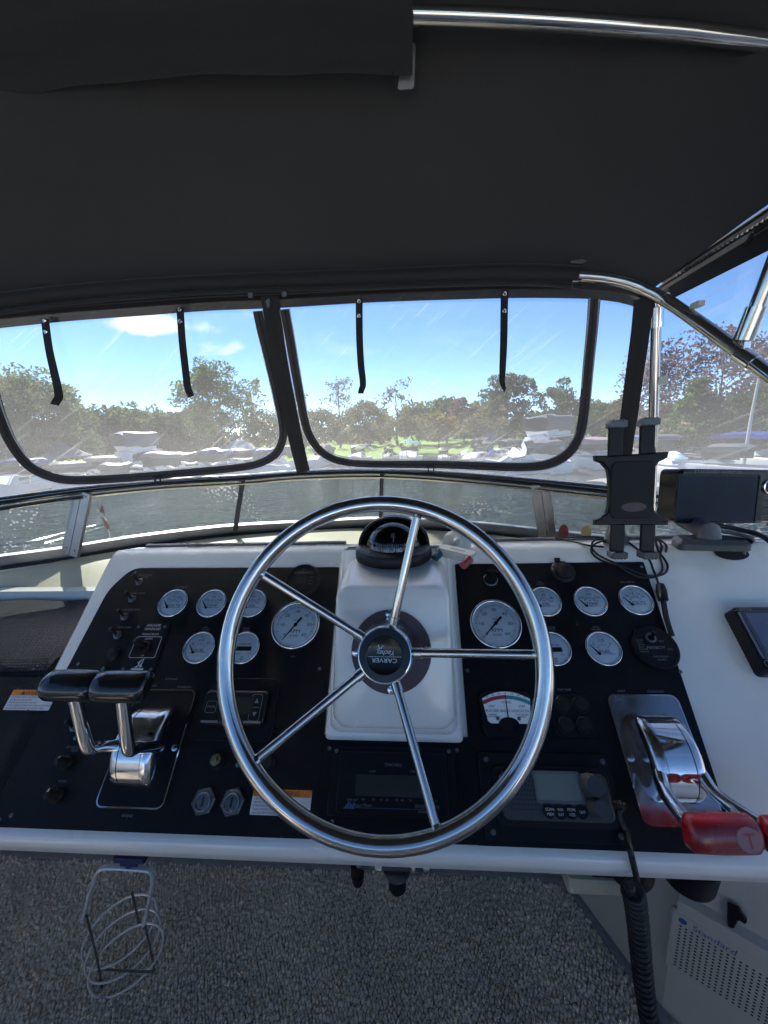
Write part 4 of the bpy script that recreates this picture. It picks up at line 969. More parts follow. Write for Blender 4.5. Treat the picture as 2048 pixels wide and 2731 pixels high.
# ================================================================== throttles
def throttle(cu, cv, label, dark, levers, grip_mat, plate_mat, drum_mat):
    t = thing('throttle_control', label, 'throttle', mpan(cu, cv, 0.004), 'twin lever throttle controls')
    w, h = 0.111, 0.170
    g = G(); g.prism(rrect(w, h, 0.012), 0, 0.004, 0.0015); pl = g.build('base_plate', plate_mat, t)
    if dark:
        g = G(); frame_ring(w + 0.001, h + 0.001, 0.012, 0.0022, 0.0, 0.0046, g); g.build('plate_edge', 'chrome', t)
    else:
        g = G(); frame_ring(w + 0.001, h + 0.001, 0.012, 0.0018, 0.0, 0.0046, g); g.build('plate_edge', 'chrome', t)
    # drum: half cylinder across the plate, a centre band and two lever cheeks
    def arc(r, y0, u0, u1, g, n=20, hgt=0.80):
        rows = []
        for uu in (u0, u1):
            rows.append([(uu, y0 + r * math.cos(a), 0.003 + r * hgt * math.sin(a)) for a in np.linspace(0, PI, n)])
        g.grid(rows)
        for uu, row, flip in ((u0, rows[0], 0), (u1, rows[1], 1)):
            f = tuple(range(n)); g.add(row, [f if flip else f[::-1]])
    y0 = -0.001
    g = G(); arc(0.0575, y0, -0.0185, 0.0185, g); g.build('drum', drum_mat, t, ang=45)
    for s_ in (-1, 1):
        g = G()
        rows = []
        for uu, rr in ((s_ * 0.0195, 0.0582), (s_ * 0.026, 0.0582), (s_ * 0.0315, 0.0560), (s_ * 0.0345, 0.0500), (s_ * 0.0355, 0.040)):
            rows.append([(uu, y0 + rr * math.cos(a), 0.003 + rr * 0.80 * math.sin(a)) for a in np.linspace(0, PI, 20)])
        g.grid(rows if s_ > 0 else rows[::-1]); g.add(rows[-1], [tuple(range(20)) if s_ > 0 else tuple(range(19, -1, -1))]); g.build('lever_cheek', 'chrome_worn', t, ang=45)
    g = G()
    for s_ in (-1, 1): g.lathe([(0.0055, 0.004), (0.0052, 0.0058), (0.003, 0.0066), (0, 0.0066)], 12, Matrix.Translation((s_ * 0.047, -0.004, 0)))
    build_each(g, 'screw', 'chrome_worn', t)
    Mi = t.matrix_world.inverted()
    for (pts, gc, glen, tilt, lb) in levers:
        P = [Mi @ pan(*q) for q in pts]
        k = spline(P, 6); g = G(); g.tube(k, 0.0088, 14); lev = g.build('lever', 'chrome_worn' if not dark else 'chrome', t, ang=60)
        c = Mi @ pan(*gc)
        # handle: a loaf-shaped bar lying across the lever
        g = G(); rows = []
        pr = [(-0.019, -0.010), (-0.021, 0.000), (-0.017, 0.010), (-0.006, 0.0155), (0.006, 0.0150), (0.017, 0.0085), (0.0205, -0.001), (0.018, -0.010), (0.0, -0.0125)]
        pr = [(q.x, q.y) for q in spline([(a, b, 0) for a, b in pr], 3, closed=True)]
        for uu, k_ in ((-glen / 2, 0.55), (-glen / 2 + 0.002, 0.82), (-glen / 2 + 0.006, 0.97), (-glen / 4, 1.0), (0, 1.02), (glen / 4, 1.0), (glen / 2 - 0.006, 0.97), (glen / 2 - 0.002, 0.82), (glen / 2, 0.55)):
            rows.append([Vector((uu, a * k_, b * k_)) for a, b in pr] + [Vector((uu, pr[0][0] * k_, pr[0][1] * k_))])
        rot = Matrix.Rotation(tilt[1], 4, 'Z') @ Matrix.Rotation(tilt[0], 4, 'X'); Mg = Matrix.Translation(c) @ rot
        rows = [[(Mg @ v)[:] for v in r_] for r_ in rows]
        g.grid(rows); g.add(rows[0][:-1], [tuple(range(len(rows[0]) - 1))]); g.add(rows[-1][:-1], [tuple(range(len(rows[0]) - 2, -1, -1))])
        gr = g.build('grip', grip_mat, t, ang=60, label=lb)
        if not dark:
            Mt = Mg @ Matrix.Translation((0.020, 0.004, 0.0145)) @ Matrix.Rotation(R(-14), 4, 'X')
            g = G(); g.cyl(0.0145, 0, 0.0018, 28, ch=0.0006, mat=Mt @ Matrix.Diagonal((1, 0.9, 1, 1))); g.build('badge', 'disc_pink', gr)
            g = G(); g.text('T', 0.022, 0, 0, 0.0021, mat=Mt); g.build('badge_letter', 'print_red', gr, ang=0)
    return t
throttle(-0.446, 0.0565, 'port throttle control with black plate and twin black grips', True,
         [([(-0.476, 0.052, 0.035), (-0.477, 0.047, 0.080), (-0.478, 0.043, 0.096), (-0.479, 0.050, 0.112), (-0.480, 0.100, 0.168)], (-0.481, 0.113, 0.181), 0.077, (R(-12), R(0)), 'black grip of the left throttle lever'),
          ([(-0.414, 0.052, 0.035), (-0.412, 0.046, 0.085), (-0.411, 0.041, 0.103), (-0.410, 0.048, 0.118), (-0.407, 0.099, 0.170)], (-0.405, 0.112, 0.183), 0.077, (R(-12), R(0)), 'black grip of the right throttle lever')],
         'grip_black', 'panel_black', 'chrome_worn')
throttle(0.374, 0.0565, 'starboard throttle control with chrome plate and twin red grips', False,
         [([(0.346, 0.034, 0.040), (0.342, 0.018, 0.046), (0.338, 0.004, 0.058), (0.338, -0.012, 0.075), (0.344, -0.026, 0.090)], (0.366, -0.030, 0.097), 0.082, (R(34), R(1)), 'chipped red grip of the left throttle lever'),
          ([(0.402, 0.034, 0.040), (0.404, 0.016, 0.046), (0.408, 0.004, 0.056), (0.416, -0.010, 0.072), (0.428, -0.025, 0.089)], (0.454, -0.030, 0.097), 0.082, (R(34), R(1)), 'red grip of the right throttle lever at the picture edge')],
         'grip_red', 'chrome_plate', 'chrome')

# ================================================================== electronics on the panels
def dev_frame(quad, n=0.004):
    c = [uv(q) for q in quad]; cu = sum(q[0] for q in c) / 4; cv = sum(q[1] for q in c) / 4
    w = (abs(c[1][0] - c[0][0]) + abs(c[2][0] - c[3][0])) / 2; h = (c[0][1] + c[1][1] - c[2][1] - c[3][1]) / 2
    return mpan(cu, cv, n), w, h, (lambda p: (uv(p)[0] - cu, uv(p)[1] - cv))
# depth sounder behind the left of the rim
M, w, h, L = dev_frame([Y4(345, 265), Y4(1300, 275), Y4(1220, 800), Y4(235, 790)])
t = thing('depth_sounder', 'black rectangular depth sounder with power and arrow keys behind the rim', 'instrument', M)
g = G(); g.prism(rrect(w + 0.03, h + 0.045, 0.012), 0, 0.003, 0.001); g.build('mount', 'plastic_black', t)
g = G(); g.prism(rrect(w, h, 0.008), 0.003, 0.012, 0.003); g.build('case', 'plastic_black', t)
g = G(); g.box(w * 0.42, h * 0.50, 0.0006, (0.01, h * 0.06, 0.0123)); g.build('screen', 'lcd', t)
g = G(); zz = 0.0124
x, y = L(Y4(428, 520)); frame_ring(0.019, 0.019, 0.004, 0.0008, zz, zz + 0.0001, g, x, y); g.text('PWR', 0.0066, x, y, zz)
x, y = L(Y4(1105, 532)); frame_ring(0.019, 0.042, 0.004, 0.0008, zz, zz + 0.0001, g, x, y); g.box(0.012, 0.0007, 0.0002, (x, y, zz))
g.prism([(x - 0.0036, y + 0.007), (x + 0.0036, y + 0.007), (x, y + 0.0145)], zz, zz + 0.0002); g.prism([(x + 0.0036, y - 0.007), (x - 0.0036, y - 0.007), (x, y - 0.0145)], zz, zz + 0.0002)
y = -h * 0.42; g.text('LOW DEPTH', 0.0072, 0.0, y, zz, shear=0.3, sx=1.2)
for s_ in (-1, 1): g.box(w * 0.26, 0.0036, 0.0002, (s_ * w * 0.33, y, zz))
g.build('lettering', 'print_grey', t, ang=0)
# engine synchroniser under the pedestal
M, w, h, L = dev_frame([Z4(680, 215), Z4(1445, 225), Z4(1470, 655), Z4(650, 680)])
t = thing('engine_synchronizer', 'black synchro display with blue logo seen through the wheel below the pedestal', 'instrument', M)
g = G(); g.prism(rrect(w, h, 0.005), 0, 0.004, 0.001); g.build('mount', 'plastic_black', t)
g = G(); g.prism(rrect(w * 0.86, h * 0.88, 0.005, 5, 0, -h * 0.02), 0.004, 0.010, 0.002); g.build('case', 'plastic_black', t)
x0, y0 = L(Z4(1060, 460)); g = G(); g.box(0.112, 0.027, 0.0006, (x0, y0 - 0.001, 0.0103)); g.build('screen', 'lcd', t)
g = G(); zz = 0.0104
for p, s_, sz in ((Z4(1065, 335), 'SYNCHRO', 0.0056), (Z4(938, 375), 'PORT', 0.0042), (Z4(1190, 376), 'STBD', 0.0042), (Z4(815, 552), 'RPM OUT', 0.0038), (Z4(1305, 560), 'RPM OUT', 0.0038)):
    x, y = L(p); g.text(s_, sz, x, y, zz)
for p, s_ in (((881, 549), '60+'), ((944, 550), '50'), ((991, 551), '40'), ((1027, 551), '20'), ((1087, 553), '20'), ((1122, 554), '40'), ((1172, 555), '50')):
    x, y = L(Z4(*p)); g.text(s_, 0.0036, x, y, zz)
g.build('scale_print', 'print_grey', t, ang=0); g = G()
x, y = L(Z4(878, 584)); g.text('Aqua Meter', 0.0058, x, y, zz); x, y = L(Z4(1276, 594)); g.text('ENGINE 735B', 0.0060, x, y, zz); x, y = L(Z4(1276, 628)); g.text('DIGITAL SYNC', 0.0040, x, y, zz)
g.build('lettering', 'print_grey', t, ang=0)
g = G(); x, y = L(Z4(795, 586)); g.prism([(x - 0.009, y - 0.004), (x - 0.001, y - 0.004), (x - 0.001, y + 0.005)], zz, zz + 0.0002); g.prism([(x, y - 0.004), (x + 0.007, y - 0.004), (x + 0.007, y + 0.005), (x + 0.004, y), (x, y + 0.005)], zz, zz + 0.0002)
x, y = L(Z4(1050, 607)); g.box(0.14, 0.0006, 0.0002, (x, y, zz)); g.build('logo', 'print_blue', t)
g = G()
for q in (Z4(710, 245), Z4(1412, 250), Z4(683, 690)): x, y = L(q); g.cyl(0.003, 0.004, 0.0055, 10, (x, y), 0.0008)
build_each(g, 'screw', 'nut_metal', t)
# rudder angle indicator
M, w, h, L = dev_frame([Y5(112, 120), Y5(660, 120), Y5(690, 595), Y5(180, 595)])
t = thing('rudder_indicator', 'white fan shaped rudder angle indicator with red and teal scale', 'gauge', M)
g = G(); g.prism(rrect(w + 0.004, h + 0.004, 0.012), 0, 0.008, 0.003); g.build('case', 'plastic_black', t)
def fan(y_in):
    out = []
    for a in np.linspace(R(62), R(118), 14): out.append((w * 1.02 * math.cos(a) * 1.0, -h * 0.62 + w * 0.98 * math.sin(a)))
    return out
top = [(x, y) for x, y in ((0.5 * w * s, h * 0.34 + 0.011 * (1 - s * s)) for s in np.linspace(1, -1, 15))]
pl = [(-w * 0.42, -h * 0.17), (-w * 0.36, -h * 0.22), (w * 0.36, -h * 0.22), (w * 0.42, -h * 0.17)] + [(x * 0.98, y) for x, y in top]
g = G(); g.prism(pl, 0.008, 0.0092); g.build('dial', 'dial_white', t, ang=0)
for s_, mname in ((-1, 'print_red'), (1, 'print_teal')):
    a0, a1 = (R(90), R(117)) if s_ < 0 else (R(63), R(90)); rr0, rr1 = 0.082, 0.0875; cy0 = -0.0600
    g = G(); rows = [[(r_ * math.cos(a), cy0 + r_ * math.sin(a), 0.0096) for a in np.linspace(a0, a1, 12)] for r_ in (rr1, rr0)]; g.grid(rows); g.build('scale_band', mname, t, ang=0)
g = G(); zz = 0.0095
for k, s_ in enumerate(('40', '30', '20', '10', '0', '10', '20', '30', '40')):
    a = R(117 - 54 * k / 8); g.text(s_, 0.0044, 0.0905 * math.cos(a), -0.0600 + 0.0905 * math.sin(a), zz, rot=a - PI / 2)
x, y = L(Y5(402, 322)); g.text('RUDDER ANGLE INDICATOR', 0.0054, x, y, zz); x, y = L(Y5(390, 230)); g.text('DEGREES', 0.004, x, y, zz)
x, y = L(Y5(238, 272)); g.text('PORT', 0.0044, x, y, zz); x, y = L(Y5(552, 273)); g.text('STBD', 0.0044, x, y, zz)
for p, s_ in (((245, 360), 'MARINE'), ((245, 382), 'INSTRUMENTS'), ((560, 362), 'ROCHESTER'), ((560, 384), 'MARK II')): x, y = L(Y5(*p)); g.text(s_, 0.0036, x, y, zz)
g.build('dial_print', 'print_dark', t, ang=0)
g = G(); x, y = L(Y5(415, 440)); x1, y1 = L(Y5(378, 150)); g.prism([(x - 0.0007, y), (x + 0.0007, y), (x1 + 0.0004, y1), (x1 - 0.0004, y1)], 0.0098, 0.0102); g.lathe([(0.015, 0.008), (0.015, 0.0104), (0.0, 0.0106)], 24, Matrix.Translation((x, y - 0.004, 0)) @ Matrix.Diagonal((1.1, 0.72, 1, 1)))
g.build('needle', 'gloss_black', t)
g = G()
for p in ((298, 402), (524, 405), (430, 505)): x, y = L(Y5(*p)); g.cyl(0.0028, 0.008, 0.0104, 10, (x, y), 0.0006)
build_each(g, 'screw', 'nut_metal', t)
# trim tab keypad
M, w, h, L = dev_frame([Y5(930, 165), Y5(1255, 165), Y5(1340, 575), Y5(915, 570)])
t = thing('trim_tab_switch', 'black trim tab keypad with four round buttons beside the rim', 'switch', M)
g = G(); g.prism(rrect(w + 0.012, h + 0.008, 0.010), 0, 0.004, 0.001); g.build('plate', 'plastic_black', t)
for p in ((995, 260), (1190, 250), (1030, 475), (1230, 470)):
    x, y = L(Y5(*p)); g = G(); g.lathe([(0.0135, 0.004), (0.0135, 0.006), (0.0122, 0.0075), (0.0105, 0.0070), (0.0098, 0.0084), (0, 0.0088)], 24, Matrix.Translation((x, y, 0))); g.build('button', 'rubber', t)
g = G(); x, y = L(Y5(1130, 655)); g.prism(rrect(0.085, 0.011, 0.002, 4, x, y), 0, 0.0016); g.build('nameplate', 'plastic_black', t)
# VHF radio in its recessed mount
M, w, h, L = dev_frame([Y6(45, 60), Y6(1370, 100), Y6(1580, 965), Y6(120, 915)])
t = thing('vhf_radio', 'grey marine radio with small screen and knobs in a black mount', 'radio', M)
g = G(); g.prism(rrect(w + 0.01, h + 0.012, 0.006), 0, 0.0045, 0.0015); g.build('mount', 'plastic_black', t)
Mr, wr, hr, Lr = dev_frame([Y6(190, 235), Y6(1320, 240), Y6(1445, 760), Y6(290, 745)], 0.016)
g = G(); x, y = L(Y6(810, 500)); g.prism(rrect(wr + 0.014, hr + 0.016, 0.009, 5, x, y), 0.004, 0.009, 0.002); g.build('gasket', 'rubber', t)
g = G(); g.prism(rrect(wr, hr, 0.010, 5, x, y), 0.006, 0.020, 0.003); g.build('face', 'plastic_grey', t)
ox, oy = x, y
def LR(p): a = uv(p, 0.022); b_ = Mr.inverted() @ pan(a[0], a[1], 0.0); return b_.x + ox, b_.y + oy
x, y = LR(Y6(880, 425)); g = G(); y += 0.004; g.box(0.060, 0.032, 0.0006, (x, y, 0.0203)); g.build('screen', 'lcd_light', t)
g = G(); frame_ring(0.067, 0.039, 0.003, 0.0033, 0.0195, 0.0212, g, x, y); g.build('screen_bezel', 'plastic_midgrey', t)
for p, r_, lb in (((1222, 380), 0.0145, 'channel knob'), ((1280, 615), 0.0115, 'volume knob')):
    x, y = LR(Y6(*p)); g = G(); g.lathe([(r_ * 1.15, 0.020), (r_ * 1.12, 0.023), (r_, 0.025), (r_ * 0.9, 0.038), (r_ * 0.8, 0.040), (0, 0.040)], 24, Matrix.Translation((x, y, 0))); g.build('knob', 'plastic_grey', t)
for p, tx in (((778, 650), ('SCAN', 'MEM')), ((893, 655), ('WX', 'INT')), ((1008, 655), ('MON', '1/25')), ((1122, 655), ('16/9',))):
    x, y = LR(Y6(*p)); g = G(); g.lathe([(0.0086, 0.020), (0.0086, 0.022), (0.0072, 0.0236), (0, 0.0238)], 20, Matrix.Translation((x, y, 0))); kb = g.build('key', 'plastic_black', t)
    g = G()
    for k, s_ in enumerate(tx): g.text(s_, 0.0048, x, y + (0.0026 - 0.0055 * k if len(tx) > 1 else 0), 0.0241)
    g.build('key_print', 'print_white', kb, ang=0)
g = G(); x, y = LR(Y6(270, 290)); g.text('Raytheon', 0.0075, x + 0.010, y, 0.0204); g.build('maker_print', 'print_white', t, ang=0)
g = G(); x, y = LR(Y6(738, 268)); g.text('RAY 53', 0.0072, x, y, 0.0204, sx=1.1); g.build('model_print', 'print_yellow', t, ang=0)
g = G(); n_ = 0
for i in range(17):
    for k in range(10):
        xx = ox - wr * 0.42 + i * 0.0044 + (k % 2) * 0.0022; yy_ = oy - hr * 0.28 + k * 0.0056
        if xx < ox - wr * 0.16: g.disc(0.0011, 0.02025, 6, (xx, yy_))
g.build('speaker_holes', 'hole_dark', t, ang=0)
g = G()
for p in ((95, 105), (1337, 130), (172, 880), (1535, 925)): x, y = L(Y6(*p)); g.lathe([(0.0042, 0.0045), (0.0036, 0.0062), (0, 0.0064)], 10, Matrix.Translation((x, y, 0)))
build_each(g, 'screw', 'nut_metal', t)
g = G(); g.lathe([(0.0062, 0), (0.0062, 0.012), (0.0040, 0.014), (0.0036, 0.018)], 14, Matrix.Translation((ox + wr * 0.5 + 0.002, oy - hr * 0.14, 0.010)) @ Matrix.Rotation(R(70), 4, 'Y')); g.build('cord_socket', 'rubber', t)
sock = t.matrix_world @ Vector((ox + wr * 0.5 + 0.016, oy - hr * 0.14, 0.014))
# lighter socket and capped socket near the top of the starboard panel
t = thing('cigar_lighter', 'round chrome rimmed cigar lighter with its curved tag below the white key float', 'lighter', mpan(*uv(Z3(210, 290)), 0.004))
g = G(); g.lathe([(0.0145, 0), (0.0145, 0.002), (0.0125, 0.003), (0.0118, 0.001)], 24); g.build('rim', 'nut_metal', t)
g = G(); g.lathe([(0.0118, 0.0015), (0.0100, 0.006), (0, 0.0065)], 20); g.build('plug', 'plastic_black', t)
g = G(); pts = [(0.030 * math.cos(a) + 0.004, 0.030 * math.sin(a) - 0.010) for a in np.linspace(R(120), R(40), 9)] + [(0.016 * math.cos(a) + 0.006, 0.019 * math.sin(a) - 0.006) for a in np.linspace(R(35), R(120), 9)]
g.prism(pts[::-1] if False else pts[::-1], 0.001, 0.0075); g.build('tag', 'plastic_black', t, ang=30)
g = G(); g.text('LIGHTER', 0.0058, 0.006, 0.0165, 0.0079, rot=R(-14)); g.build('lettering', 'print_faint', t, ang=0)
t = thing('socket_cap', 'round black capped power socket at the top of the starboard panel', 'socket', mpan(*uv(Z3(585, 250)), 0.004))
g = G(); g.lathe([(0.0235, 0), (0.0235, 0.003), (0.021, 0.005), (0.018, 0.0055), (0.0165, 0.010), (0.014, 0.0115), (0, 0.0118)], 30); g.build('cap', 'rubber', t)
g = G(); g.box(0.010, 0.008, 0.006, (-0.006, 0.025, 0.004)); g.build('hinge', 'rubber', t)

# ================================================================== things standing on the dash
# tablet holder: an hourglass plate with four clamp arms on a short stalk
tz = at_h(T4(330, 1190), -0.246)
TY = tz.y - 0.05
def TP(x, y): return at_y(T4(x, y), TY)
o = TP(420, 690); MT = frame(Vector((o.x, TY, o.z)), Vector((1, 0, 0)), Vector((0, 0.10, 1)).normalized(), Vector((0, -1, 0.10)).normalized())
th = thing('tablet_holder', 'empty black tablet holder with four clamp arms on the starboard dash top', 'tablet holder', MT)
MTi = MT.inverted()
def TL(x, y): q = MTi @ at_plane(T4(x, y), MT.translation, MT.to_3x3().col[2]); return (q.x, q.y)
outl = [TL(*q) for q in ((100, 385), (108, 432), (160, 450), (210, 505), (225, 580), (228, 700), (225, 820), (205, 890), (140, 938), (105, 950), (100, 995), (745, 995), (745, 942), (690, 930), (625, 870), (612, 800), (610, 560), (620, 500), (665, 440), (735, 405), (748, 360), (735, 352), (640, 356), (420, 375), (230, 385))]
g = G(); g.prism(outl, 0, 0.012, 0.003); g.build('back_plate', 'plastic_black', th, ang=35)
g = G(); c0 = TL(230, 440); c1 = TL(610, 930); g.prism(rrect(c1[0] - c0[0] - 0.004, c0[1] - c1[1], 0.012, 5, (c0[0] + c1[0]) / 2, (c0[1] + c1[1]) / 2), 0.012, 0.0145, 0.001); g.build('pad', 'rubber', th)
c = TL(430, 835); g = G(); g.cyl(0.016, 0.0144, 0.0149, 28, mat=Matrix.Translation((c[0], c[1], 0)) @ Matrix.Diagonal((1.4, 0.55, 1, 1))); g.build('badge', 'gasket', th)
for x0, x1, y0, y1 in ((225, 357, 110, 400), (502, 640, 90, 380), (242, 370, 960, 1255), (508, 640, 960, 1255)):
    a, b_ = TL(x0, y1), TL(x1, y0); g = G(); g.prism([(a[0], a[1]), (b_[0], a[1]), (b_[0], b_[1]), (a[0], b_[1])], 0.002, 0.008, 0.001)
    arm = g.build('clamp_arm', 'plastic_black', th)
    ye = b_[1] if y0 < 500 else a[1]; sg = 1 if y0 < 500 else -1
    g = G(); g.prism(rrect(b_[0] - a[0] + 0.003, 0.012, 0.002, 3, (a[0] + b_[0]) / 2, ye), -0.004, 0.020, 0.001)
    for k in range(4): g.tube([(a[0] + (b_[0] - a[0]) * (k + 0.5) / 4, ye + sg * 0.006, -0.004), (a[0] + (b_[0] - a[0]) * (k + 0.5) / 4, ye + sg * 0.006, 0.018)], 0.0022, 6)
    g.build('clamp_jaw', 'plastic_midgrey' if sg > 0 else 'plastic_grey', arm)
g = G(); foot = MTi @ Vector((tz.x, tz.y + 0.012, top_h + 0.004)); back = (0, -0.03, -0.004)
g.tube([back, (back[0] - 0.01, -0.06, -0.03), (foot.x, foot.y + 0.04, foot.z + 0.0), tuple(foot)], [0.012, 0.012, 0.013, 0.024], 14); g.build('stalk', 'plastic_grey', th)
# chart plotter
PYY = 0.86
def CP(x, y): return at_y(T4(x, y), PYY)
a, b_ = CP(735, 500), CP(1659, 1040)
wv = 0.235; hv = 0.125
cen = (CP(760, 505) + CP(1700, 1000)) / 2
left = CP(725, 760)
cen = Vector((left.x + wv / 2, PYY, left.z - 0.003))
tx = Vector((0.985, 0.16, -0.055)).normalized(); tn = Vector((-0.17, -0.978, 0.10)); tn = (tn - tx * tn.dot(tx)).normalized(); ty = tn.cross(tx)
MCp = frame(cen, tx, ty, tn)
cp = thing('chart_plotter', 'black chart plotter with dark screen on a grey stand at the right edge', 'chart plotter', MCp)
Mci = MCp.inverted()
def CL(x, y): q = Mci @ at_plane(T4(x, y), cen + tn * 0.02, tn); return q.x, q.y
tl, bl = CL(765, 498), CL(715, 990); hv = tl[1] - bl[1]; ym = (tl[1] + bl[1]) / 2
g = G(); g.prism(rrect(wv, hv, 0.012, 5, 0, ym), -0.03, 0.020, 0.006); g.build('case', 'gloss_black', cp, ang=35)
s0, s1 = CL(880, 560), CL(1530, 965); g = G(); g.prism(rrect(s1[0] - s0[0], s0[1] - s1[1], 0.003, 3, (s0[0] + s1[0]) / 2, (s0[1] + s1[1]) / 2), 0.0200, 0.0204); g.build('screen', 'screen_blue', cp)
g = G(); frame_ring(s1[0] - s0[0] + 0.008, s0[1] - s1[1] + 0.008, 0.004, 0.003, 0.0195, 0.0216, g, (s0[0] + s1[0]) / 2, (s0[1] + s1[1]) / 2); g.build('screen_bezel', 'plastic_black', cp)
g = G(); c = CL(1220, 528); g.text('STANDARD HORIZON', 0.0088, c[0], c[1], 0.0204, sx=1.22)
for k, s_ in enumerate(('PAGE', 'EXIT', 'MENU', 'MARK', 'INFO')):
    c = CL(1640 - 8 * k, 690 + 60 * k)
    if k: frame_ring(0.016, 0.0075, 0.002, 0.0007, 0.0203, 0.0205, g, c[0] + 0.004, c[1]); g.text(s_, 0.0042, c[0] + 0.004, c[1], 0.0206)
g.build('lettering', 'print_grey', cp, ang=0)
g = G(); c = CL(1665, 660); g.lathe([(0.0155, 0.020), (0.015, 0.0235), (0.0125, 0.0245), (0.0115, 0.022)], 28, Matrix.Translation((c[0], c[1], 0))); g.build('keypad_ring', 'chrome_worn', cp)
g = G(); g.lathe([(0.0110, 0.020), (0.0105, 0.024), (0, 0.0245)], 24, Matrix.Translation((c[0], c[1], 0))); g.build('keypad', 'rubber', cp)
g = G(); c = CL(1655, 992); g.prism(rrect(0.013, 0.0085, 0.002, 3, c[0] + 0.004, c[1]), 0.020, 0.0222, 0.0006); g.build('power_key', 'print_red', cp)
g = G(); c = CL(835, 760); g.prism(rrect(0.0032, 0.040, 0.001, 3, c[0], c[1]), 0.020, 0.0208); g.build('card_slot', 'hole_dark', cp)
st = at_h(T4(1170, 1090), -0.246); g = G()
ft_ = at_h(T4(1120, 1165), top_h + 0.008 - EYE.z); ft_.z = top_h + 0.003
g.tube([(ft_.x, ft_.y, ft_.z + 0.008), (ft_.x, ft_.y, ft_.z + 0.03), (ft_.x + 0.012, cen.y + 0.02, cen.z - 0.05)], [0.024, 0.020, 0.018], 18, mat=Mci); g.build('stand_neck', 'plastic_midgrey', cp)
g = G(); pl = rpoly([(-0.068, -0.022), (0.058, -0.036), (0.068, -0.012), (0.040, 0.03), (-0.052, 0.032)], 0.014); g.prism(pl, -0.002, 0.018, 0.008, mat=Mci @ Matrix.Translation(ft_)); g.build('stand_base', 'plastic_grey', cp)
g = G()
for dx_, dy_ in ((-0.052, -0.010), (0.046, -0.020)): g.disc(0.006, 0.0185, 12, (dx_, dy_), Mci @ Matrix.Translation(ft_) @ Matrix.Translation((0, 0, 0)))
build_each(g, 'screw_hole', 'hole_dark', cp)
# cable hole in the dash and the plotter's cables
hp_ = pan(*uv(T4(1330, 1258))); g = G(); g.lathe([(0.024, 0.0), (0.026, 0.0015), (0.0, 0.0016)], 24, frame(hp_ + PN * 0.0015, PU, PV, PN) @ Matrix.Diagonal((1.25, 0.6, 1, 1)))
g.build('cable_hole', 'hole_dark', console)
g = G(); e = hp_ + PN * 0.004
g.tube(spline([ft_ + Vector((0.035, 0.05, 0.02)), ft_ + Vector((0.07, 0.03, 0.018)), ft_ + Vector((0.085, 0.0, 0.012)), e + Vector((0.03, 0.01, 0.012)), e + Vector((0.022, 0, -0.004))], 8), 0.0042, 8)
tag(g.build('power_cable', 'cable_grey'), 'grey cable looping from the chart plotter into the dash hole', 'cable')
g = G(); g.tube(spline([ft_ + Vector((0.05, 0.06, 0.03)), ft_ + Vector((0.09, 0.045, 0.022)), ft_ + Vector((0.115, 0.02, 0.015)), ft_ + Vector((0.125, 0.0, 0.002))], 8), 0.005, 8)
tag(g.build('antenna_cable', 'cable'), 'thick black cable arching from behind the chart plotter to the dash', 'cable')
# coiled thin cables round the tablet holder, running down the starboard panel edge
g = G(); cz = top_h + 0.006; cxx, cyy = tz.x + 0.022, tz.y - 0.012
pts = []
for k in range(0, 46):
    a = k * 2 * PI / 20; rr = 0.058 + 0.012 * math.sin(k * 0.9)
    xx, yy_ = cxx + rr * 1.15 * math.cos(a), cyy + rr * 0.62 * math.sin(a)
    zz = cz + 0.003 * math.sin(k * 1.7) + 0.003
    if yy_ < top_y + 0.004: zz = max(pan(0, (yy_ - PO.y) / PV.y).z + 0.006, 0) 
    pts.append((xx, yy_, zz))
ed = [pan(*uv(q)) + PN * 0.006 for q in (Z3(1020, 175), Z3(1052, 240), Z3(1075, 300), Z3(1080, 330))]
g.tube(spline(pts + [q[:] for q in ed], 4), 0.0022, 7)
pts2 = [at_h(T4(*q), -0.243)[:] for q in ((-230, 1115), (-60, 1105), (120, 1105), (240, 1115))]
g.tube(spline(pts2, 6), 0.0022, 7); pts2 = [at_h(T4(*q), -0.243)[:] for q in ((-230, 1115), (-60, 1150), (60, 1180), (200, 1195))]; g.tube(spline(pts2, 6), 0.0022, 7)
tag(g.build('coiled_cable', 'cable'), 'thin black cable coiled around the tablet holder foot', 'cable')
pl = thing('cable_plug', 'black ribbed plug hanging on the right edge of the starboard panel', 'plug', Matrix())
g = G(); q = [pan(*uv(p)) + PN * 0.012 for p in (Z3(1080, 325), Z3(1086, 360), Z3(1096, 405), Z3(1103, 450), Z3(1112, 500), Z3(1128, 555), Z3(1140, 590))]
g.tube(q[:3], [0.007, 0.0095, 0.0085], 12); g.build('plug_body', 'rubber', pl)
g = G(); g.tube(spline(q[2:], 5), 0.0048, 8); g.build('cord', 'cable', pl)
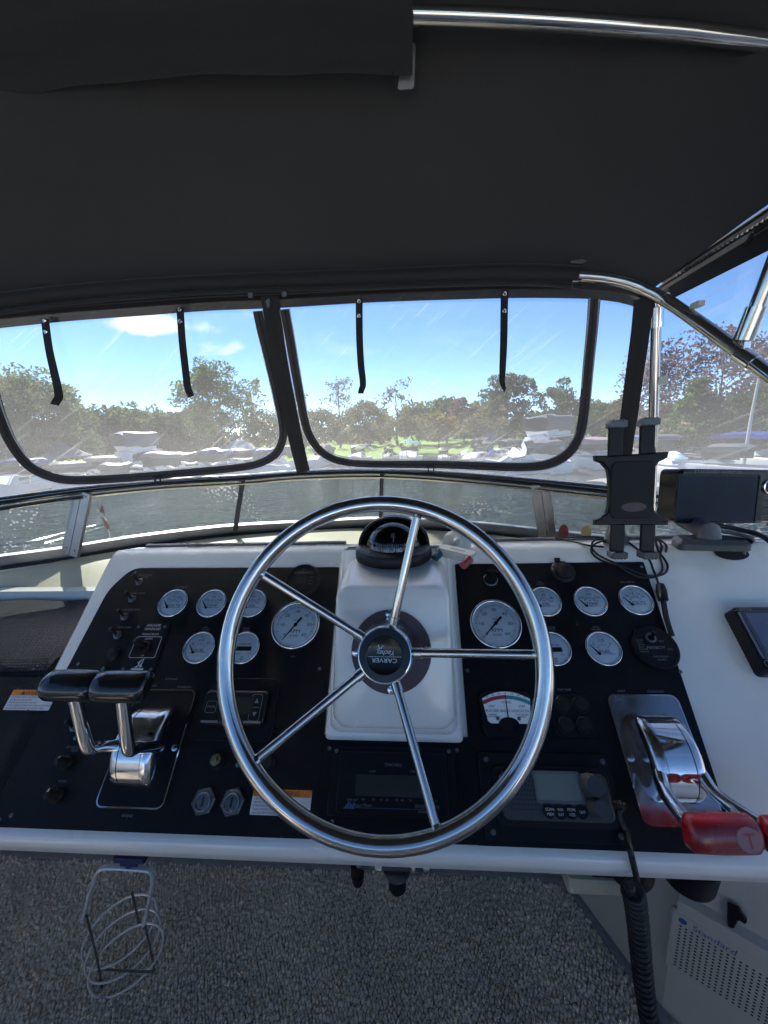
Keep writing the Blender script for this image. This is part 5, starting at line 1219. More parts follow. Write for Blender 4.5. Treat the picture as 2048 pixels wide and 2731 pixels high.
# trim meter at the right edge (Clipper)
c0 = uv(Y8(330, 440)); 
cA = [uv(Y8(*q), 0.03) for q in ((560, 305), (1376, 305), (1376, 1780), (1240, 1760))]
mu, mv = cA[0][0], cA[0][1]; hh = cA[0][1] - uv(Y8(1240, 1760), 0.03)[1]; w = 0.115
MC2 = mpan(mu + w / 2 + 0.004, mv - hh / 2, 0.001)
cl = thing('wind_display', 'black framed instrument with grey blue screen on the white dash at the right edge', 'instrument', MC2)
g = G(); g.prism(rrect(w, hh, 0.008), 0, 0.030, 0.005); g.build('case', 'plastic_black', cl)
g = G(); frame_ring(w - 0.012, hh - 0.014, 0.004, 0.006, 0.0300, 0.0318, g); g.build('face_frame', 'plastic_grey', cl)
Mi = MC2.inverted()
def L2(p): q = Mi @ at_plane(p, MC2.translation + PN * 0.031, PN); return q.x, q.y
a = L2(Y8(730, 440)); b_ = L2(Y8(1200, 1430)); sw = 0.088; sh_ = a[1] - b_[1]
g = G(); g.box(sw, sh_, 0.0006, (a[0] + sw / 2, (a[1] + b_[1]) / 2, 0.0306)); g.build('screen', 'screen_clipper', cl)
g = G(); frame_ring(sw + 0.002, sh_ + 0.002, 0.002, 0.0008, 0.0306, 0.0312, g, a[0] + sw / 2, (a[1] + b_[1]) / 2)
x, y = L2(Y8(1376, 1560)); rows = [[(x + r_ * math.cos(t_), y + r_ * math.sin(t_), 0.0320) for t_ in np.linspace(0, 2 * PI, 20)] for r_ in (0.0058, 0.0048)]; g.grid(rows); g.build('outline', 'print_grey', cl, ang=0)
g = G(); x, y = L2(Y8(795, 370)); g.text('CLIPPER', 0.0088, x, y, 0.0322, sx=1.1); g.build('lettering', 'brass', cl, ang=0)
# white key float lying on the dash top beside the compass, with its suction cup
kf = at_h(C5(1050, 270), -0.244)
A = at_h(C5(905, 215), -0.236); B2 = at_h(C5(1225, 290), -0.236)
ax = (B2 - A); Ln = ax.length; ax.normalize(); up = Vector((0, -0.35, 1)); up = (up - ax * up.dot(ax)).normalized(); mid = (A + B2) / 2
KM = frame(mid, ax, up.cross(ax), up)
k_ = thing('cabin_key_float', 'white key float with teal and red ends beside the compass', 'key float', KM)
g = G(); g.prism(rrect(Ln * 1.05, 0.026, 0.012), -0.008, 0.009, 0.004); g.build('float_body', 'float_white', k_)
g = G(); [g.box(0.0020, 0.0034, 0.0002, (-0.012 + 0.0031 * k, 0, 0.0092)) for k in range(11)]; g.build('lettering', 'print_grey', k_, ang=0)
g = G(); g.tube([(-Ln * 0.40, -0.006, 0), (-Ln * 0.40, -0.030, -0.004)], [0.0085, 0.0080], 12); g.build('teal_peg', 'cap_teal', k_)
g = G(); g.tube([(Ln * 0.40, -0.008, 0), (Ln * 0.40, -0.032, -0.002)], [0.0085, 0.0080], 12); g.build('red_peg', 'cap_red', k_)
cz_ = at_h(C5(1055, 165), -0.238)
t = thing('suction_cup', 'translucent white suction cup standing behind the key float', 'suction cup', frame(cz_, Vector((1, 0, 0)), Vector((0, 0.5, 0.87)), Vector((0, -0.87, 0.5))))
g = G(); g.lathe([(0.031, 0.0), (0.029, 0.004), (0.016, 0.008), (0.008, 0.012), (0.006, 0.018), (0, 0.019)], 28); g.build('cup', 'float_white', t, ang=60)
# ================================================================== things under the dash
lipz = pan(0, -0.060).z - 0.041; lipy = pan(0, -0.060).y
def under(p, y=None): return at_h(p, lipz - EYE.z - 0.002) if y is None else at_y(p, y)
# coil cord of the radio's microphone
cdr = thing('microphone_cord', 'black coiled microphone cord hanging from the radio down to the carpet', 'cord', Matrix())
P = [sock, pan(*uv(Y6(1500, 700))) + PN * 0.012, pan(*uv(Y6(1590, 900))) + PN * 0.012, pan(*uv(Z8(800, 150))) + PN * 0.012]
lip_p = at_y(Z8(845, 265), lipy - 0.016); lip_q = at_y(Z8(885, 440), lipy - 0.016)
P += [lip_p, (lip_p + lip_q) / 2, lip_q]
g = G(); g.tube(spline(P, 6), 0.0040, 8); g.build('straight_lead', 'cable', cdr)
axp = [at_y(Z8(*q), yy_) for q, yy_ in (((850, 470), lipy - 0.014), ((872, 560), lipy + 0.0), ((892, 720), lipy + 0.02), ((908, 900), lipy + 0.035), ((930, 1100), lipy + 0.045), ((962, 1300), lipy + 0.05), ((985, 1450), lipy + 0.055))]
axs = spline(axp, 40); pts = []
acc = 0.0
for i, c in enumerate(axs):
    tg = (axs[min(i + 1, len(axs) - 1)] - axs[max(i - 1, 0)]).normalized(); sx_ = Vector((1, 0, 0)); sx_ = (sx_ - tg * sx_.dot(tg)).normalized(); sy_ = tg.cross(sx_)
    if i: acc += (axs[i] - axs[i - 1]).length
    a = acc / 0.0165 * 2 * PI; rr = 0.0118 * min(1, i / 14)
    pts.append(c + sx_ * (rr * math.cos(a)) + sy_ * (rr * math.sin(a)))
fine = spline(pts, 2); g = G(); g.tube(fine, 0.0040, 7); g.build('coil', 'cable', cdr, ang=70)
# wire cup holder on its blue clamp
wy = 0.50
blue = at_y(Z9(850, 300), wy)
t = thing('wire_cup_holder', 'chrome wire cup holder hanging from a blue clamp under the dash', 'cup holder', Matrix())
def WP(x, y, yy_=wy): return at_y(Z9(x, y), yy_)
g = G()
g.box(0.052, 0.03, 0.010, tuple(WP(850, 288))); g.box(0.030, 0.022, 0.016, tuple(WP(835, 315))); g.tube([WP(825, 330), WP(812, 380)], [0.009, 0.005], 8); g.box(0.012, 0.012, 0.014, tuple(WP(905, 312)))
g.build('clamp', 'clamp_blue', t)
g = G(); hk = spline([WP(*q) for q in ((522, 718), (545, 640), (580, 520), (610, 430), (650, 388), (720, 384), (800, 388), (900, 395), (948, 405), (966, 445), (955, 540), (930, 660), (912, 745))], 5)
g.tube(hk, 0.0056, 8, flat=0.5); g.build('bail', 'wire', t)
# basket: three tilted hoops on two long uprights, seen from above
yc = 0.56
g = G()
def hoop(cx_, cy_, rx, ry, tilt, depth, g, a0=0.0, a1=2 * PI):
    c = WP(cx_, cy_, depth); sc_ = depth
    e1 = (WP(cx_ + 100, cy_ + 100 * tilt, depth) - c) / 100; e2 = (WP(cx_, cy_ + 100, depth) - c) / 100
    pts = [c + e1 * (rx * math.cos(a)) + e2 * (ry * math.sin(a)) for a in np.linspace(a0, a1, 49)[:-1]]
    g.tube(pts, 0.0021, 7, closed=True)
for k in range(3):
    hoop(748 + 20 * k, 800 + 92 * k, 240, 185, -0.60, yc - 0.004 * k, g)
g.build('hoops', 'wire', t)
for pts in (((545, 690), (580, 830), (620, 1000), (665, 1280)), ((915, 745), (940, 860), (980, 1048)), ((835, 550), (860, 650), (880, 730), (912, 775)), ((980, 1050), (900, 1045), (780, 1040), (640, 1030))):
    g = G(); g.tube(spline([WP(*q, yy_) for q, yy_ in zip(pts, np.linspace(wy, yc + 0.02, len(pts)))], 5), 0.0021, 7); g.build('upright', 'nut_metal', t)
# little black clip and the pull latch under the lip
t = thing('bayonet_clip', 'small black cylindrical clip under the dash lip below the wheel', 'clip', Matrix())
c = at_y(Z4(833, 945), lipy + 0.02); g = G(); g.tube([c, c + Vector((0, 0, -0.020))], 0.0105, 14); g.tube([c + Vector((0, 0, -0.022)), c + Vector((0, 0, -0.036))], [0.0105, 0.009], 14); g.tube([c, c + Vector((0, 0, -0.04))], 0.008, 10); g.build('body', 'plastic_black', t)
g = G()
for dx_ in (0.0, 0.012): g.lathe([(0.004, 0), (0.0035, 0.003), (0, 0.0035)], 8, Matrix.Translation(at_y(Z4(845 + dx_ * 2000, 962), lipy + 0.008)) @ Matrix.Rotation(R(90), 4, 'X'))
build_each(g, 'screw', 'chrome', t)
t = thing('pull_latch', 'metal plate with black pull knob under the dash lip below the wheel', 'latch', Matrix())
c = at_y(Z4(1085, 965), lipy + 0.004); g = G(); g.box(0.105, 0.012, 0.006, tuple(c)); g.box(0.16, 0.02, 0.003, tuple(c + Vector((0, 0.01, 0.006)))); g.build('plate', 'nut_metal', t)
g = G(); g.lathe([(0.0, 0.0), (0.020, 0.0), (0.020, 0.003), (0.008, 0.005)], 24, Matrix.Translation(c + Vector((0, 0.004, -0.014)))); g.build('flange', 'nut_metal', t)
g = G(); g.tube([c + Vector((0, 0.004, -0.004)), c + Vector((0, 0.004, -0.018)), c + Vector((0, 0.004, -0.046))], [0.008, 0.013, 0.013], 16); g.build('knob', 'plastic_black', t)
g = G()
for x in (960, 980, 1190, 1265, 1280): g.lathe([(0.0042, 0), (0.0034, 0.004), (0, 0.005)], 8, Matrix.Translation(at_y(Z4(x, 982), lipy - 0.001)) @ Matrix.Rotation(R(90), 4, 'X'))
build_each(g, 'screw', 'chrome', t)
# beige box and two black can holders seen from above, right of the wheel
t = thing('beige_box', 'open beige plastic box under the dash right of the wheel', 'box', Matrix())
y0_ = lipy + 0.055
a = at_y(Z8(480, 430), y0_); b_ = at_y(Z8(950, 530), y0_)
cx_, cz_, w_, h_ = (a.x + b_.x) / 2, (a.z + b_.z) / 2, b_.x - a.x, a.z - b_.z
g = G(); pl = rpoly([(-w_ / 2, -0.022), (w_ / 2, -0.022), (w_ / 2, 0.022), (-w_ / 2, 0.022)], 0.008); g.prism(pl, -h_ / 2, h_ / 2, 0.002, mat=Matrix.Translation((cx_, y0_ + 0.02, cz_))); g.build('body', 'beige_box', t)
g = G(); g.box(w_ * 0.62, 0.02, 0.006, (cx_ + w_ * 0.12, y0_ + 0.014, cz_ + h_ / 2 + 0.001)); g.build('slot', 'hole_dark', t)
g = G(); g.box(w_ * 0.5, 0.05, 0.008, (cx_ - w_ * 0.1, y0_ + 0.03, cz_ + h_ / 2 + 0.022)); g.build('bracket', 'beige_box', t)
for (xa, xb, yt, yb), lb in (((735, 1030, 400, 470), 'black round can holder under the dash behind the coiled cord'), ((1080, 1400, 415, 510), 'black round can holder under the dash near the wing knob')):
    yq = lipy + 0.05; a = at_y(Z8(xa, yt), yq); b_ = at_y(Z8(xb, yb), yq); r_ = (b_.x - a.x) / 2 * 0.98
    t = thing('can_holder', lb, 'can holder', Matrix.Translation((a.x + r_, yq + 0.02, b_.z)), 'black can holders under the dash')
    h_ = a.z - b_.z + 0.02; g = G(); g.lathe([(0, 0), (r_ * 0.88, 0), (r_ * 0.92, 0.004), (r_, h_), (r_ * 0.95, h_), (r_ * 0.86, 0.006)], 30); g.build('cup', 'plastic_black', t)
# wing knob and speaker on the starboard facet
def on_facet(p, off=0.0): return at_plane(p, sp0 + snrm * off, snrm)
c = on_facet(Z8(1460, 620), 0.0)
t = thing('wing_knob', 'black wing knob on the white wall below the dash at right', 'knob', frame(c, sdir, Vector((0, 0, 1)), snrm) @ Matrix.Scale(0.75, 4))
g = G(); g.lathe([(0.010, 0), (0.010, 0.012), (0.007, 0.016), (0, 0.016)], 14); g.prism(rpoly([(-0.013, 0.012), (-0.016, 0.026), (0.004, 0.030), (0.020, 0.010), (0.018, -0.002), (0.006, 0.0), (0.002, -0.030), (-0.008, -0.034), (-0.012, -0.01)][::-1], 0.003, 3), 0.010, 0.018, 0.002); g.build('wing', 'plastic_black', t)
cs = [on_facet(Z8(*q)) for q in ((1090, 575), (1659, 935), (1640, 1300), (1078, 930))]
o = cs[0]; Ms = frame(o, sdir, Vector((0, 0, 1)), snrm); Msi = Ms.inverted()
hS = abs((Msi @ cs[3]).y); wS = 0.30
t = thing('speaker_grille', 'white square speaker grille with dark holes on the wall below the dash at right', 'speaker', Ms)
g = G(); g.prism(rrect(wS, hS, 0.006, 4, wS / 2, -hS / 2), 0, 0.008, 0.003); g.build('grille', 'grille_white', t)
g = G()
for i in range(34):
    for k in range(14):
        xx = 0.016 + i * 0.0082; yy_ = -hS + 0.016 + k * (hS - 0.045) / 13
        g.disc(0.0021, 0.0083, 6, (xx, yy_))
tag(g.build('grille_holes', 'hole_dark', t, ang=0), kind='stuff')
g = G(); g.text('Standard', 0.017, 0.032, -0.016, 0.0084, ax='LEFT', shear=0.1); g.cyl(0.0062, 0.0081, 0.0084, 16, (0.018, -0.016)); g.build('lettering', 'print_blue', t, ang=0)
rl = [on_facet(Z8(1075, 490), 0.004), on_facet(Z8(1075, 560), 0.004)]
g = G(); zt0, zt1 = rl[0].z, rl[1].z; o0 = sp0 + snrm * 0.0
vs = [(sp0 + sdir * s_ + snrm * n_ + Vector((0, 0, z_)))[:] for s_ in (0.0, 1.0) for z_, n_ in ((zt0 + 0.004, 0.0), (zt0, 0.016), (zt1, 0.016), (zt1 - 0.006, 0.0))]
g.add(vs, [(0, 4, 5, 1), (1, 5, 6, 2), (2, 6, 7, 3)]); tag(g.build('wall_rail', 'kick_wall'), kind='structure')

# ================================================================== canopy (bimini top)
YF = lambda x: 1.12 - 0.25 * (x - XC) ** 2
bow_px = [D(-260, 668), D(-120, 662), D(0, 652), D(150, 634), D(300, 621), D(450, 612), D(600, 606), D(800, 600), D(1000, 592), D(1130, 590), D(1250, 596), D(1320, 603), D(1370, 616), D(1410, 634)]
bow3 = [on_fn(p, YF) for p in bow_px]
bow_s = spline(bow3, 6)
bxs = np.array([p.x for p in bow_s]); bzs = np.array([p.z for p in bow_s])
can = thing('bimini_canopy', 'charcoal canvas canopy over the helm with clear front and side windows', 'canopy', Matrix())
gx = [0.0, 0.05, 0.12, 0.22, 0.32, 0.46, 0.62, 1.0, 1.6, 2.6]; gy = [0.0, 0.075, 0.17, 0.285, 0.36, 0.41, 0.43, 0.44, 0.44, 0.42]
def roof_h(x, y):
    d = max(YF(min(max(x, -1.35), 0.56)) - y, 0); d2 = max(YF(min(max(x, -1.35), 0.20)) - y, 0); kk = min(d / 0.12, 1.0); d = d * (1 - kk) + d2 * kk
    z0 = float(np.interp(x, bxs, bzs)); z1 = float(np.interp(min(x, 0.30), bxs, bzs)) - 0.25 * max(x - 0.30, 0); k = min(d / 0.14, 1.0)
    return z0 * (1 - k) + z1 * k + 0.014 + float(np.interp(d, gx, gy)) + 0.03 * (x - XC) ** 2 * -1.0 * min(d / 0.3, 1)
E1a, E1b = on_side(D(1424, 612)), on_side(D(1659, 455)); E2a, E2b = on_side(D(1462, 640)), on_side(D(1659, 541))
def edge_pt(a, b, y): t_ = (y - a.y) / (b.y - a.y); t_ = min(t_, 2.2); q = a.lerp(b, t_); return Vector((Xs(y), y, q.z))
Xs = lambda y: 0.57 + 0.45 * (1.0 - y) if y > 0.35 else 0.8625
rows = []
for q in list(np.linspace(0, 0.3, 14)) + list(np.linspace(0.34, 1, 12)):
    row = []
    for s_ in list(np.linspace(0, 0.86, 26)) + list(np.linspace(0.88, 1, 9)):
        x1 = 0.575; x = -1.7 + s_ * (x1 + 1.7)
        y = YF(max(x, -1.35)) * (1 - q) + -0.9 * q
        xe = Xs(y) - 0.006; x = -1.7 + s_ * (xe + 1.7); y = YF(max(x, -1.35)) * (1 - q) + -0.9 * q
        hh = roof_h(min(x, 0.56), y); e = edge_pt(E1a, E1b, min(y, 0.985)).z
        wr_ = 0.05 + 0.10 * min(max((y - 0.82) / 0.12, 0), 1); k_ = min(max((x - (xe - wr_)) / wr_, 0), 1); k_ = k_ * k_ * (3 - 2 * k_)
        if q < 1e-6 and x > 0.5: pass
        row.append((x, y, hh + (min(e, hh) - hh) * k_ + (0.0035 * math.sin(x * 7.3 + 3.1 * y) * math.sin(y * 5.7 + 1.3 * x) + 0.0015 * math.sin(x * 23 + y * 9)) * min(q * 8, 1)))
    rows.append(row)
g = G(); g.grid(rows, thick=0.003); g.build('top', 'canvas', can, ang=70)
# front pocket over the bow and the valance down to the windows
wt_px = [D(-260, 735), D(-120, 718), D(0, 705), D(150, 690), D(300, 679), D(450, 668), D(600, 662), D(800, 650), D(1000, 643), D(1130, 640), D(1250, 641), D(1300, 644), D(1350, 651), D(1392, 664)]
wt3 = [on_front(p) for p in wt_px]; A = resample(bow_s, 70); Bv = resample(spline(wt3, 6), 70)
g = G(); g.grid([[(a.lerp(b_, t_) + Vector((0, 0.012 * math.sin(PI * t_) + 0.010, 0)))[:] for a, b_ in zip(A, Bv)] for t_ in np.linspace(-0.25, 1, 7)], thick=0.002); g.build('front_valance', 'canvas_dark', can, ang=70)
k0 = [i for i, p in enumerate(bow_s) if p.x < on_fn(D(1250, 596), YF).x + 0.002]
sl = bow_s[:k0[-1] + 1]
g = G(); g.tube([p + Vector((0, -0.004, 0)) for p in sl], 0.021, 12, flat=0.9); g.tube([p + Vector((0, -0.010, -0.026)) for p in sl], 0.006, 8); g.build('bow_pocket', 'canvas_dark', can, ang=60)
def on_band(t_, off): return [a.lerp(b_, t_) + Vector((0, -0.006 - off, 0)) for a, b_ in zip(A, Bv)]
g = G(); g.tube(on_band(0.42, 0)[:58], 0.0022, 6); g.tube(on_band(0.55, 0)[:58], 0.0016, 6); g.build('valance_seams', 'zip_tape', can)
e_ = sl[-1]; g = G(); g.prism(rpoly([(-0.020, -0.003), (0.004, -0.008), (0.016, -0.002), (0.018, 0.005), (-0.020, 0.002)], 0.002), 0, 0.002, mat=frame(e_ + Vector((-0.005, -0.012, 0.026)), Vector((1, 0, 0.02)), Vector((0, 0.5, 0.85)), Vector((0, -0.85, 0.5)))); g.build('pocket_patch', 'patch_vinyl', can)
g = G(); hgx = on_fn(D(1225, 622), YF) ; g.tube([hgx + Vector((0, -0.03, 0.004)), hgx + Vector((0.012, -0.03, 0.003))], 0.0024, 6); g.tube([hgx + Vector((0, -0.03, 0.0)), hgx + Vector((0.0, -0.03, -0.018))], 0.0014, 6)
g.build('zip_pull', 'chrome', can)
# second pocket over the bow above the helmsman, with the patch at its end
TB = lambda x: 0.80
tube_px = [D(890, 33), D(1050, 38), D(1200, 47), D(1350, 58), D(1500, 72), D(1659, 89)]
def at_tube(p): return at_y(p, 0.80)
tu = [at_tube(p) for p in tube_px]
xl = np.array([p.x for p in tu]); cf = np.polyfit(xl, np.array([p.z for p in tu]), 2)
bow2 = [Vector((x, 0.80, cf[0] * min(max(x, -0.5), 9) ** 2 + cf[1] * max(x, -0.5) + cf[2] - (0.10 * max(-0.35 - x, 0) ** 2))) for x in np.linspace(-1.6, 0.72, 64)]
xe0 = tu[0].x
sl2 = [p for p in bow2 if p.x < xe0 + 0.004]
rows = []
low_px = [(0, 205), (150, 178), (300, 160), (450, 152), (600, 149), (750, 150), (868, 151)]
lowx = []; lowz = []
for p in low_px: q = at_y(D(*p), 0.845); lowx.append(q.x); lowz.append(q.z)
def lowz_at(x): return float(np.interp(x, lowx, lowz)) if x > lowx[0] else lowz[0] + (x - lowx[0]) * 0.10
for k, (dy, f) in enumerate(((-0.05, -0.9), (-0.040, -0.25), (-0.030, -0.02), (0.0, 0.10), (0.020, 0.45), (0.034, 0.80), (0.045, 1.0), (0.056, 0.97), (0.058, 0.6), (0.05, 0.2), (0.03, -0.5))):
    row = []
    for p in sl2:
        z0_ = p.z - 0.020; zl = lowz_at(p.x)
        row.append((p.x, 0.80 + dy + 0.003 * math.sin(p.x * 23 + k), z0_ + (zl - z0_) * f if f > 0 else z0_ - f * 0.05))
    rows.append(row)
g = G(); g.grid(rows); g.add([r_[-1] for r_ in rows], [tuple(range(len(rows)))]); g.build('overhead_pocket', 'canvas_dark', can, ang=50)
g = G(); g.tube([Vector((p.x, 0.850, lowz_at(p.x) + 0.006 + 0.001 * math.sin(p.x * 40))) for p in sl2], 0.0034, 8); g.build('pocket_hem', 'canvas', can)
pa = at_y(D(880, 144), 0.870); g = G(); g.prism(rpoly([(-0.020, -0.030), (0.012, -0.030), (0.016, 0.028), (-0.004, 0.030)], 0.006), 0, 0.003, mat=frame(pa, Vector((1, 0, 0)), Vector((0, -0.35, 0.94)), Vector((0, -0.94, -0.35)))); g.build('pocket_patch', 'patch_vinyl', can)
g = G(); th_ = at_y(D(848, 150), 0.85); g.tube([th_, th_ + Vector((0, 0, -0.03))], 0.0012, 6); g.tube([th_ + Vector((0, 0, -0.03)), th_ + Vector((0, 0, -0.034))], 0.0022, 6); g.build('loose_thread', 'webbing', can)
# starboard side: taupe zip strip and dark border under the roof edge
ys = np.linspace(0.985, -1.4, 24)
e1 = [edge_pt(E1a, E1b, y) for y in ys]; e2 = [edge_pt(E2a, E2b, y) for y in ys]
mids = [a.lerp(b_, 0.46) for a, b_ in zip(e1, e2)]
g = G(); g.grid([[(p + Vector((-0.004, 0, 0.004)))[:] for p in e1], [(p + Vector((-0.004, 0, 0)))[:] for p in mids]], thick=0.002); g.build('zip_strip', 'zip_taupe', can)
g = G(); g.grid([[(p + Vector((0.0, 0, 0.002)))[:] for p in mids], [p[:] for p in e2]], thick=0.002); g.build('side_border', 'canvas_dark', can)
g = G(); zl_ = [a.lerp(b_, 0.27) + Vector((-0.007, 0, 0)) for a, b_ in zip(e1, e2)]; g.tube(zl_, 0.0030, 6); g.tube([a.lerp(b_, 0.02) + Vector((-0.006, 0, 0)) for a, b_ in zip(e1, e2)], 0.004, 6); g.build('zip', 'webbing', can)
g = G(); vs_ = []
for i in range(90):
    y = 0.95 - i * 0.0065; a = edge_pt(E1a, E1b, y).lerp(edge_pt(E2a, E2b, y), 0.27) + Vector((-0.0105, 0, 0)); g.box(0.002, 0.0032, 0.0045, tuple(a))
g.build('zip_teeth', 'nut_metal', can)
q = on_side(D(1632, 500), 0.01); g = G(); g.tube(spline([q, q + Vector((0.004, -0.02, 0.006)), q + Vector((0.0, -0.035, 0.014)), q + Vector((0.002, -0.05, 0.010))], 4), 0.005, 7); g.tube([q + Vector((0, 0.006, 0.0)), q + Vector((-0.002, 0.016, -0.016))], 0.0035, 6); g.build('zip_pull', 'webbing', can)

# clear front windows
def vin(pts_rows, name, mname, outer=None):
    g = G(); g.grid(pts_rows, thick=0.0012); o = g.build(name, mname, can, ang=80)
    if outer:
        o.data.materials.append(MATS[outer]); nf = (len(pts_rows) - 1) * (len(pts_rows[0]) - 1)
        for p in o.data.polygons:
            if p.index >= nf: p.material_index = 1
    return o
Rv = resample(rail3, 80)
Rv = [p + Vector((0, -0.004, 0.012)) for p in Rv]
Tv = resample(spline(wt3, 6), 80)
# pair the sheet's foot and head by their x, then follow the enclosure's curve
def sheet_pt(x, h): return Vector((x, FS(x, h), EYE.z + h))
rx = np.array([p.x for p in Rv]); rz = np.array([p.z for p in Rv]) - EYE.z; tx_ = np.array([p.x for p in Tv]); tz_ = np.array([p.z for p in Tv]) - EYE.z
rows = []
for t_ in np.linspace(0, 1, 16):
    row = []
    for x in np.linspace(-1.95, 0.575, 72):
        h0 = float(np.interp(x, rx, rz)) - 0.004; h1 = float(np.interp(x, tx_, tz_)) + 0.015
        row.append(sheet_pt(x, h0 + (h1 - h0) * t_)[:])
    rows.append(row)
vin(rows, 'front_window', 'clear_vinyl', 'clear_vinyl_outer')
# starboard side window, from the corner aft
low_s = resample(spline([(0.575, 1.125, H(-0.19)), (0.82, 1.04, H(-0.19)), (1.03, 0.88, H(-0.19)), (1.16, 0.55, H(-0.19)), (1.22, 0.0, H(-0.19)), (1.22, -1.2, H(-0.19))], 10), 61)
rows = []
for t_ in np.linspace(0, 1, 8):
    row = []
    for f_ in np.linspace(0, 1, 30):
        y = 1.0 - 2.2 * f_; tp = edge_pt(E2a, E2b, min(y, 0.985)); tp = Vector((Xs(y) + 0.012, y, tp.z + 0.01)); bq = low_s[int(round(f_ * (len(low_s) - 1)))]
        row.append(bq.lerp(tp, t_)[:])
    rows.append(row)
vin(rows, 'side_window', 'clear_vinyl_low')
# dark zip bands round the two front windows
def ribbon(px, w, mname, name, off=0.004, th_=0.003, smooth=6, surf=on_front, closed=False):
    c = spline([surf(p, off) for p in px], smooth, closed); g = G(); rows = [[], [], [], [], []]
    for i, p in enumerate(c):
        tg = (c[min(i + 1, len(c) - 1)] - c[max(i - 1, 0)]).normalized(); nn = (EYE - p).normalized(); wd = tg.cross(nn).normalized(); nn = wd.cross(tg)
        for k, (a, b_) in enumerate(((-.5, 0), (-.5, 1), (.5, 1), (.5, 0), (-.5, 0))): rows[k].append((p + wd * (a * w) + nn * (b_ * th_))[:])
    g.grid(rows); return g.build(name, mname, can, ang=40)
ZL = Z(0, 780, 2.1829); ZR = Z(700, 780, 2.37); ZQ = Z(1240, 1000, 3.95); ZS = Z(1450, 680, 3.687)
lw_ = [D(-45, 705), D(-30, 780), D(-12, 860), D(6, 915), D(28, 962), D(62, 1005), D(105, 1028), D(150, 1037), D(220, 1036), D(320, 1029), D(420, 1020), D(500, 1012), D(555, 1003), D(592, 984), D(609, 955), D(611, 920), D(600, 860), D(582, 780), D(566, 715), D(557, 672)]
rw_ = [D(615, 668), D(626, 730), D(641, 820), D(656, 900), D(668, 940), D(690, 972), D(722, 992), D(770, 1001), D(850, 1003), D(960, 1004), D(1060, 1008), D(1140, 1009), D(1190, 1001), D(1228, 978), D(1252, 940), D(1262, 890), D(1270, 800), D(1279, 710), D(1284, 645)]
for px in (lw_, rw_):
    ribbon(px, 0.026, 'zip_tape', 'zip_band')
    ribbon(px, 0.0035, 'webbing', 'zip_teeth', off=0.0078, th_=0.002)
def shift(px, k):
    out = []
    for i, p in enumerate(px):
        a, b_ = px[max(i - 1, 0)], px[min(i + 1, len(px) - 1)]; dx, dy = b_[0] - a[0], b_[1] - a[1]; l = math.hypot(dx, dy); out.append((p[0] + dy / l * k, p[1] - dx / l * k))
    return out
for px in (lw_, rw_):
    ribbon(shift(px, 12.5), 0.0032, 'piping', 'piping', off=0.0065, th_=0.0015)
    ribbon(shift(px, -13), 0.0022, 'piping', 'piping', off=0.0065, th_=0.0012)
ribbon([D(583, 640), D(594, 720), D(608, 800), D(624, 880), D(640, 955), D(655, 1018)], 0.047, 'canvas_dark', 'centre_strip', off=0.009, th_=0.004)
ribbon([D(583, 640), D(594, 720), D(608, 800), D(624, 880), D(640, 955), D(655, 1018)], 0.005, 'webbing', 'centre_zip', off=0.0145, th_=0.002)
ribbon([D(1391, 645), D(1383, 720), D(1372, 800), D(1360, 890), D(1351, 950), D(1346, 990)], 0.038, 'canvas_dark', 'corner_strip', off=0.012, th_=0.004)
ribbon([D(1391, 645), D(1383, 720), D(1372, 800), D(1360, 890), D(1351, 950), D(1346, 990)], 0.006, 'webbing', 'corner_zip', off=0.017, th_=0.002)
# zip sliders on the lower bands and at the top of the centre strip
for p in (D(340, 1030), D(930, 1008)):
    c = on_front(p, 0.012); g = G(); g.box(0.034, 0.006, 0.008, tuple(c)); g.box(0.004, 0.004, 0.026, tuple(c + Vector((-0.008, -0.003, -0.014)))); g.box(0.004, 0.004, 0.026, tuple(c + Vector((0.010, -0.003, -0.014)))); g.build('zip_slider', 'webbing', can)
c = on_front(D(580, 655), 0.016); g = G(); g.prism([(-0.008, 0.012), (0.008, 0.012), (0.003, -0.012), (-0.003, -0.012)][::-1], 0, 0.004, mat=frame(c, Vector((1, 0, 0)), Vector((0, 0, 1)), Vector((0, -1, 0)))); g.build('zip_slider', 'nut_metal', can)
for p in (D(614, 636), D(541, 638)): c = on_front(p, 0.014); g = G(); g.box(0.012, 0.004, 0.012, tuple(c)); g.build('snap_tab', 'nut_metal', can)
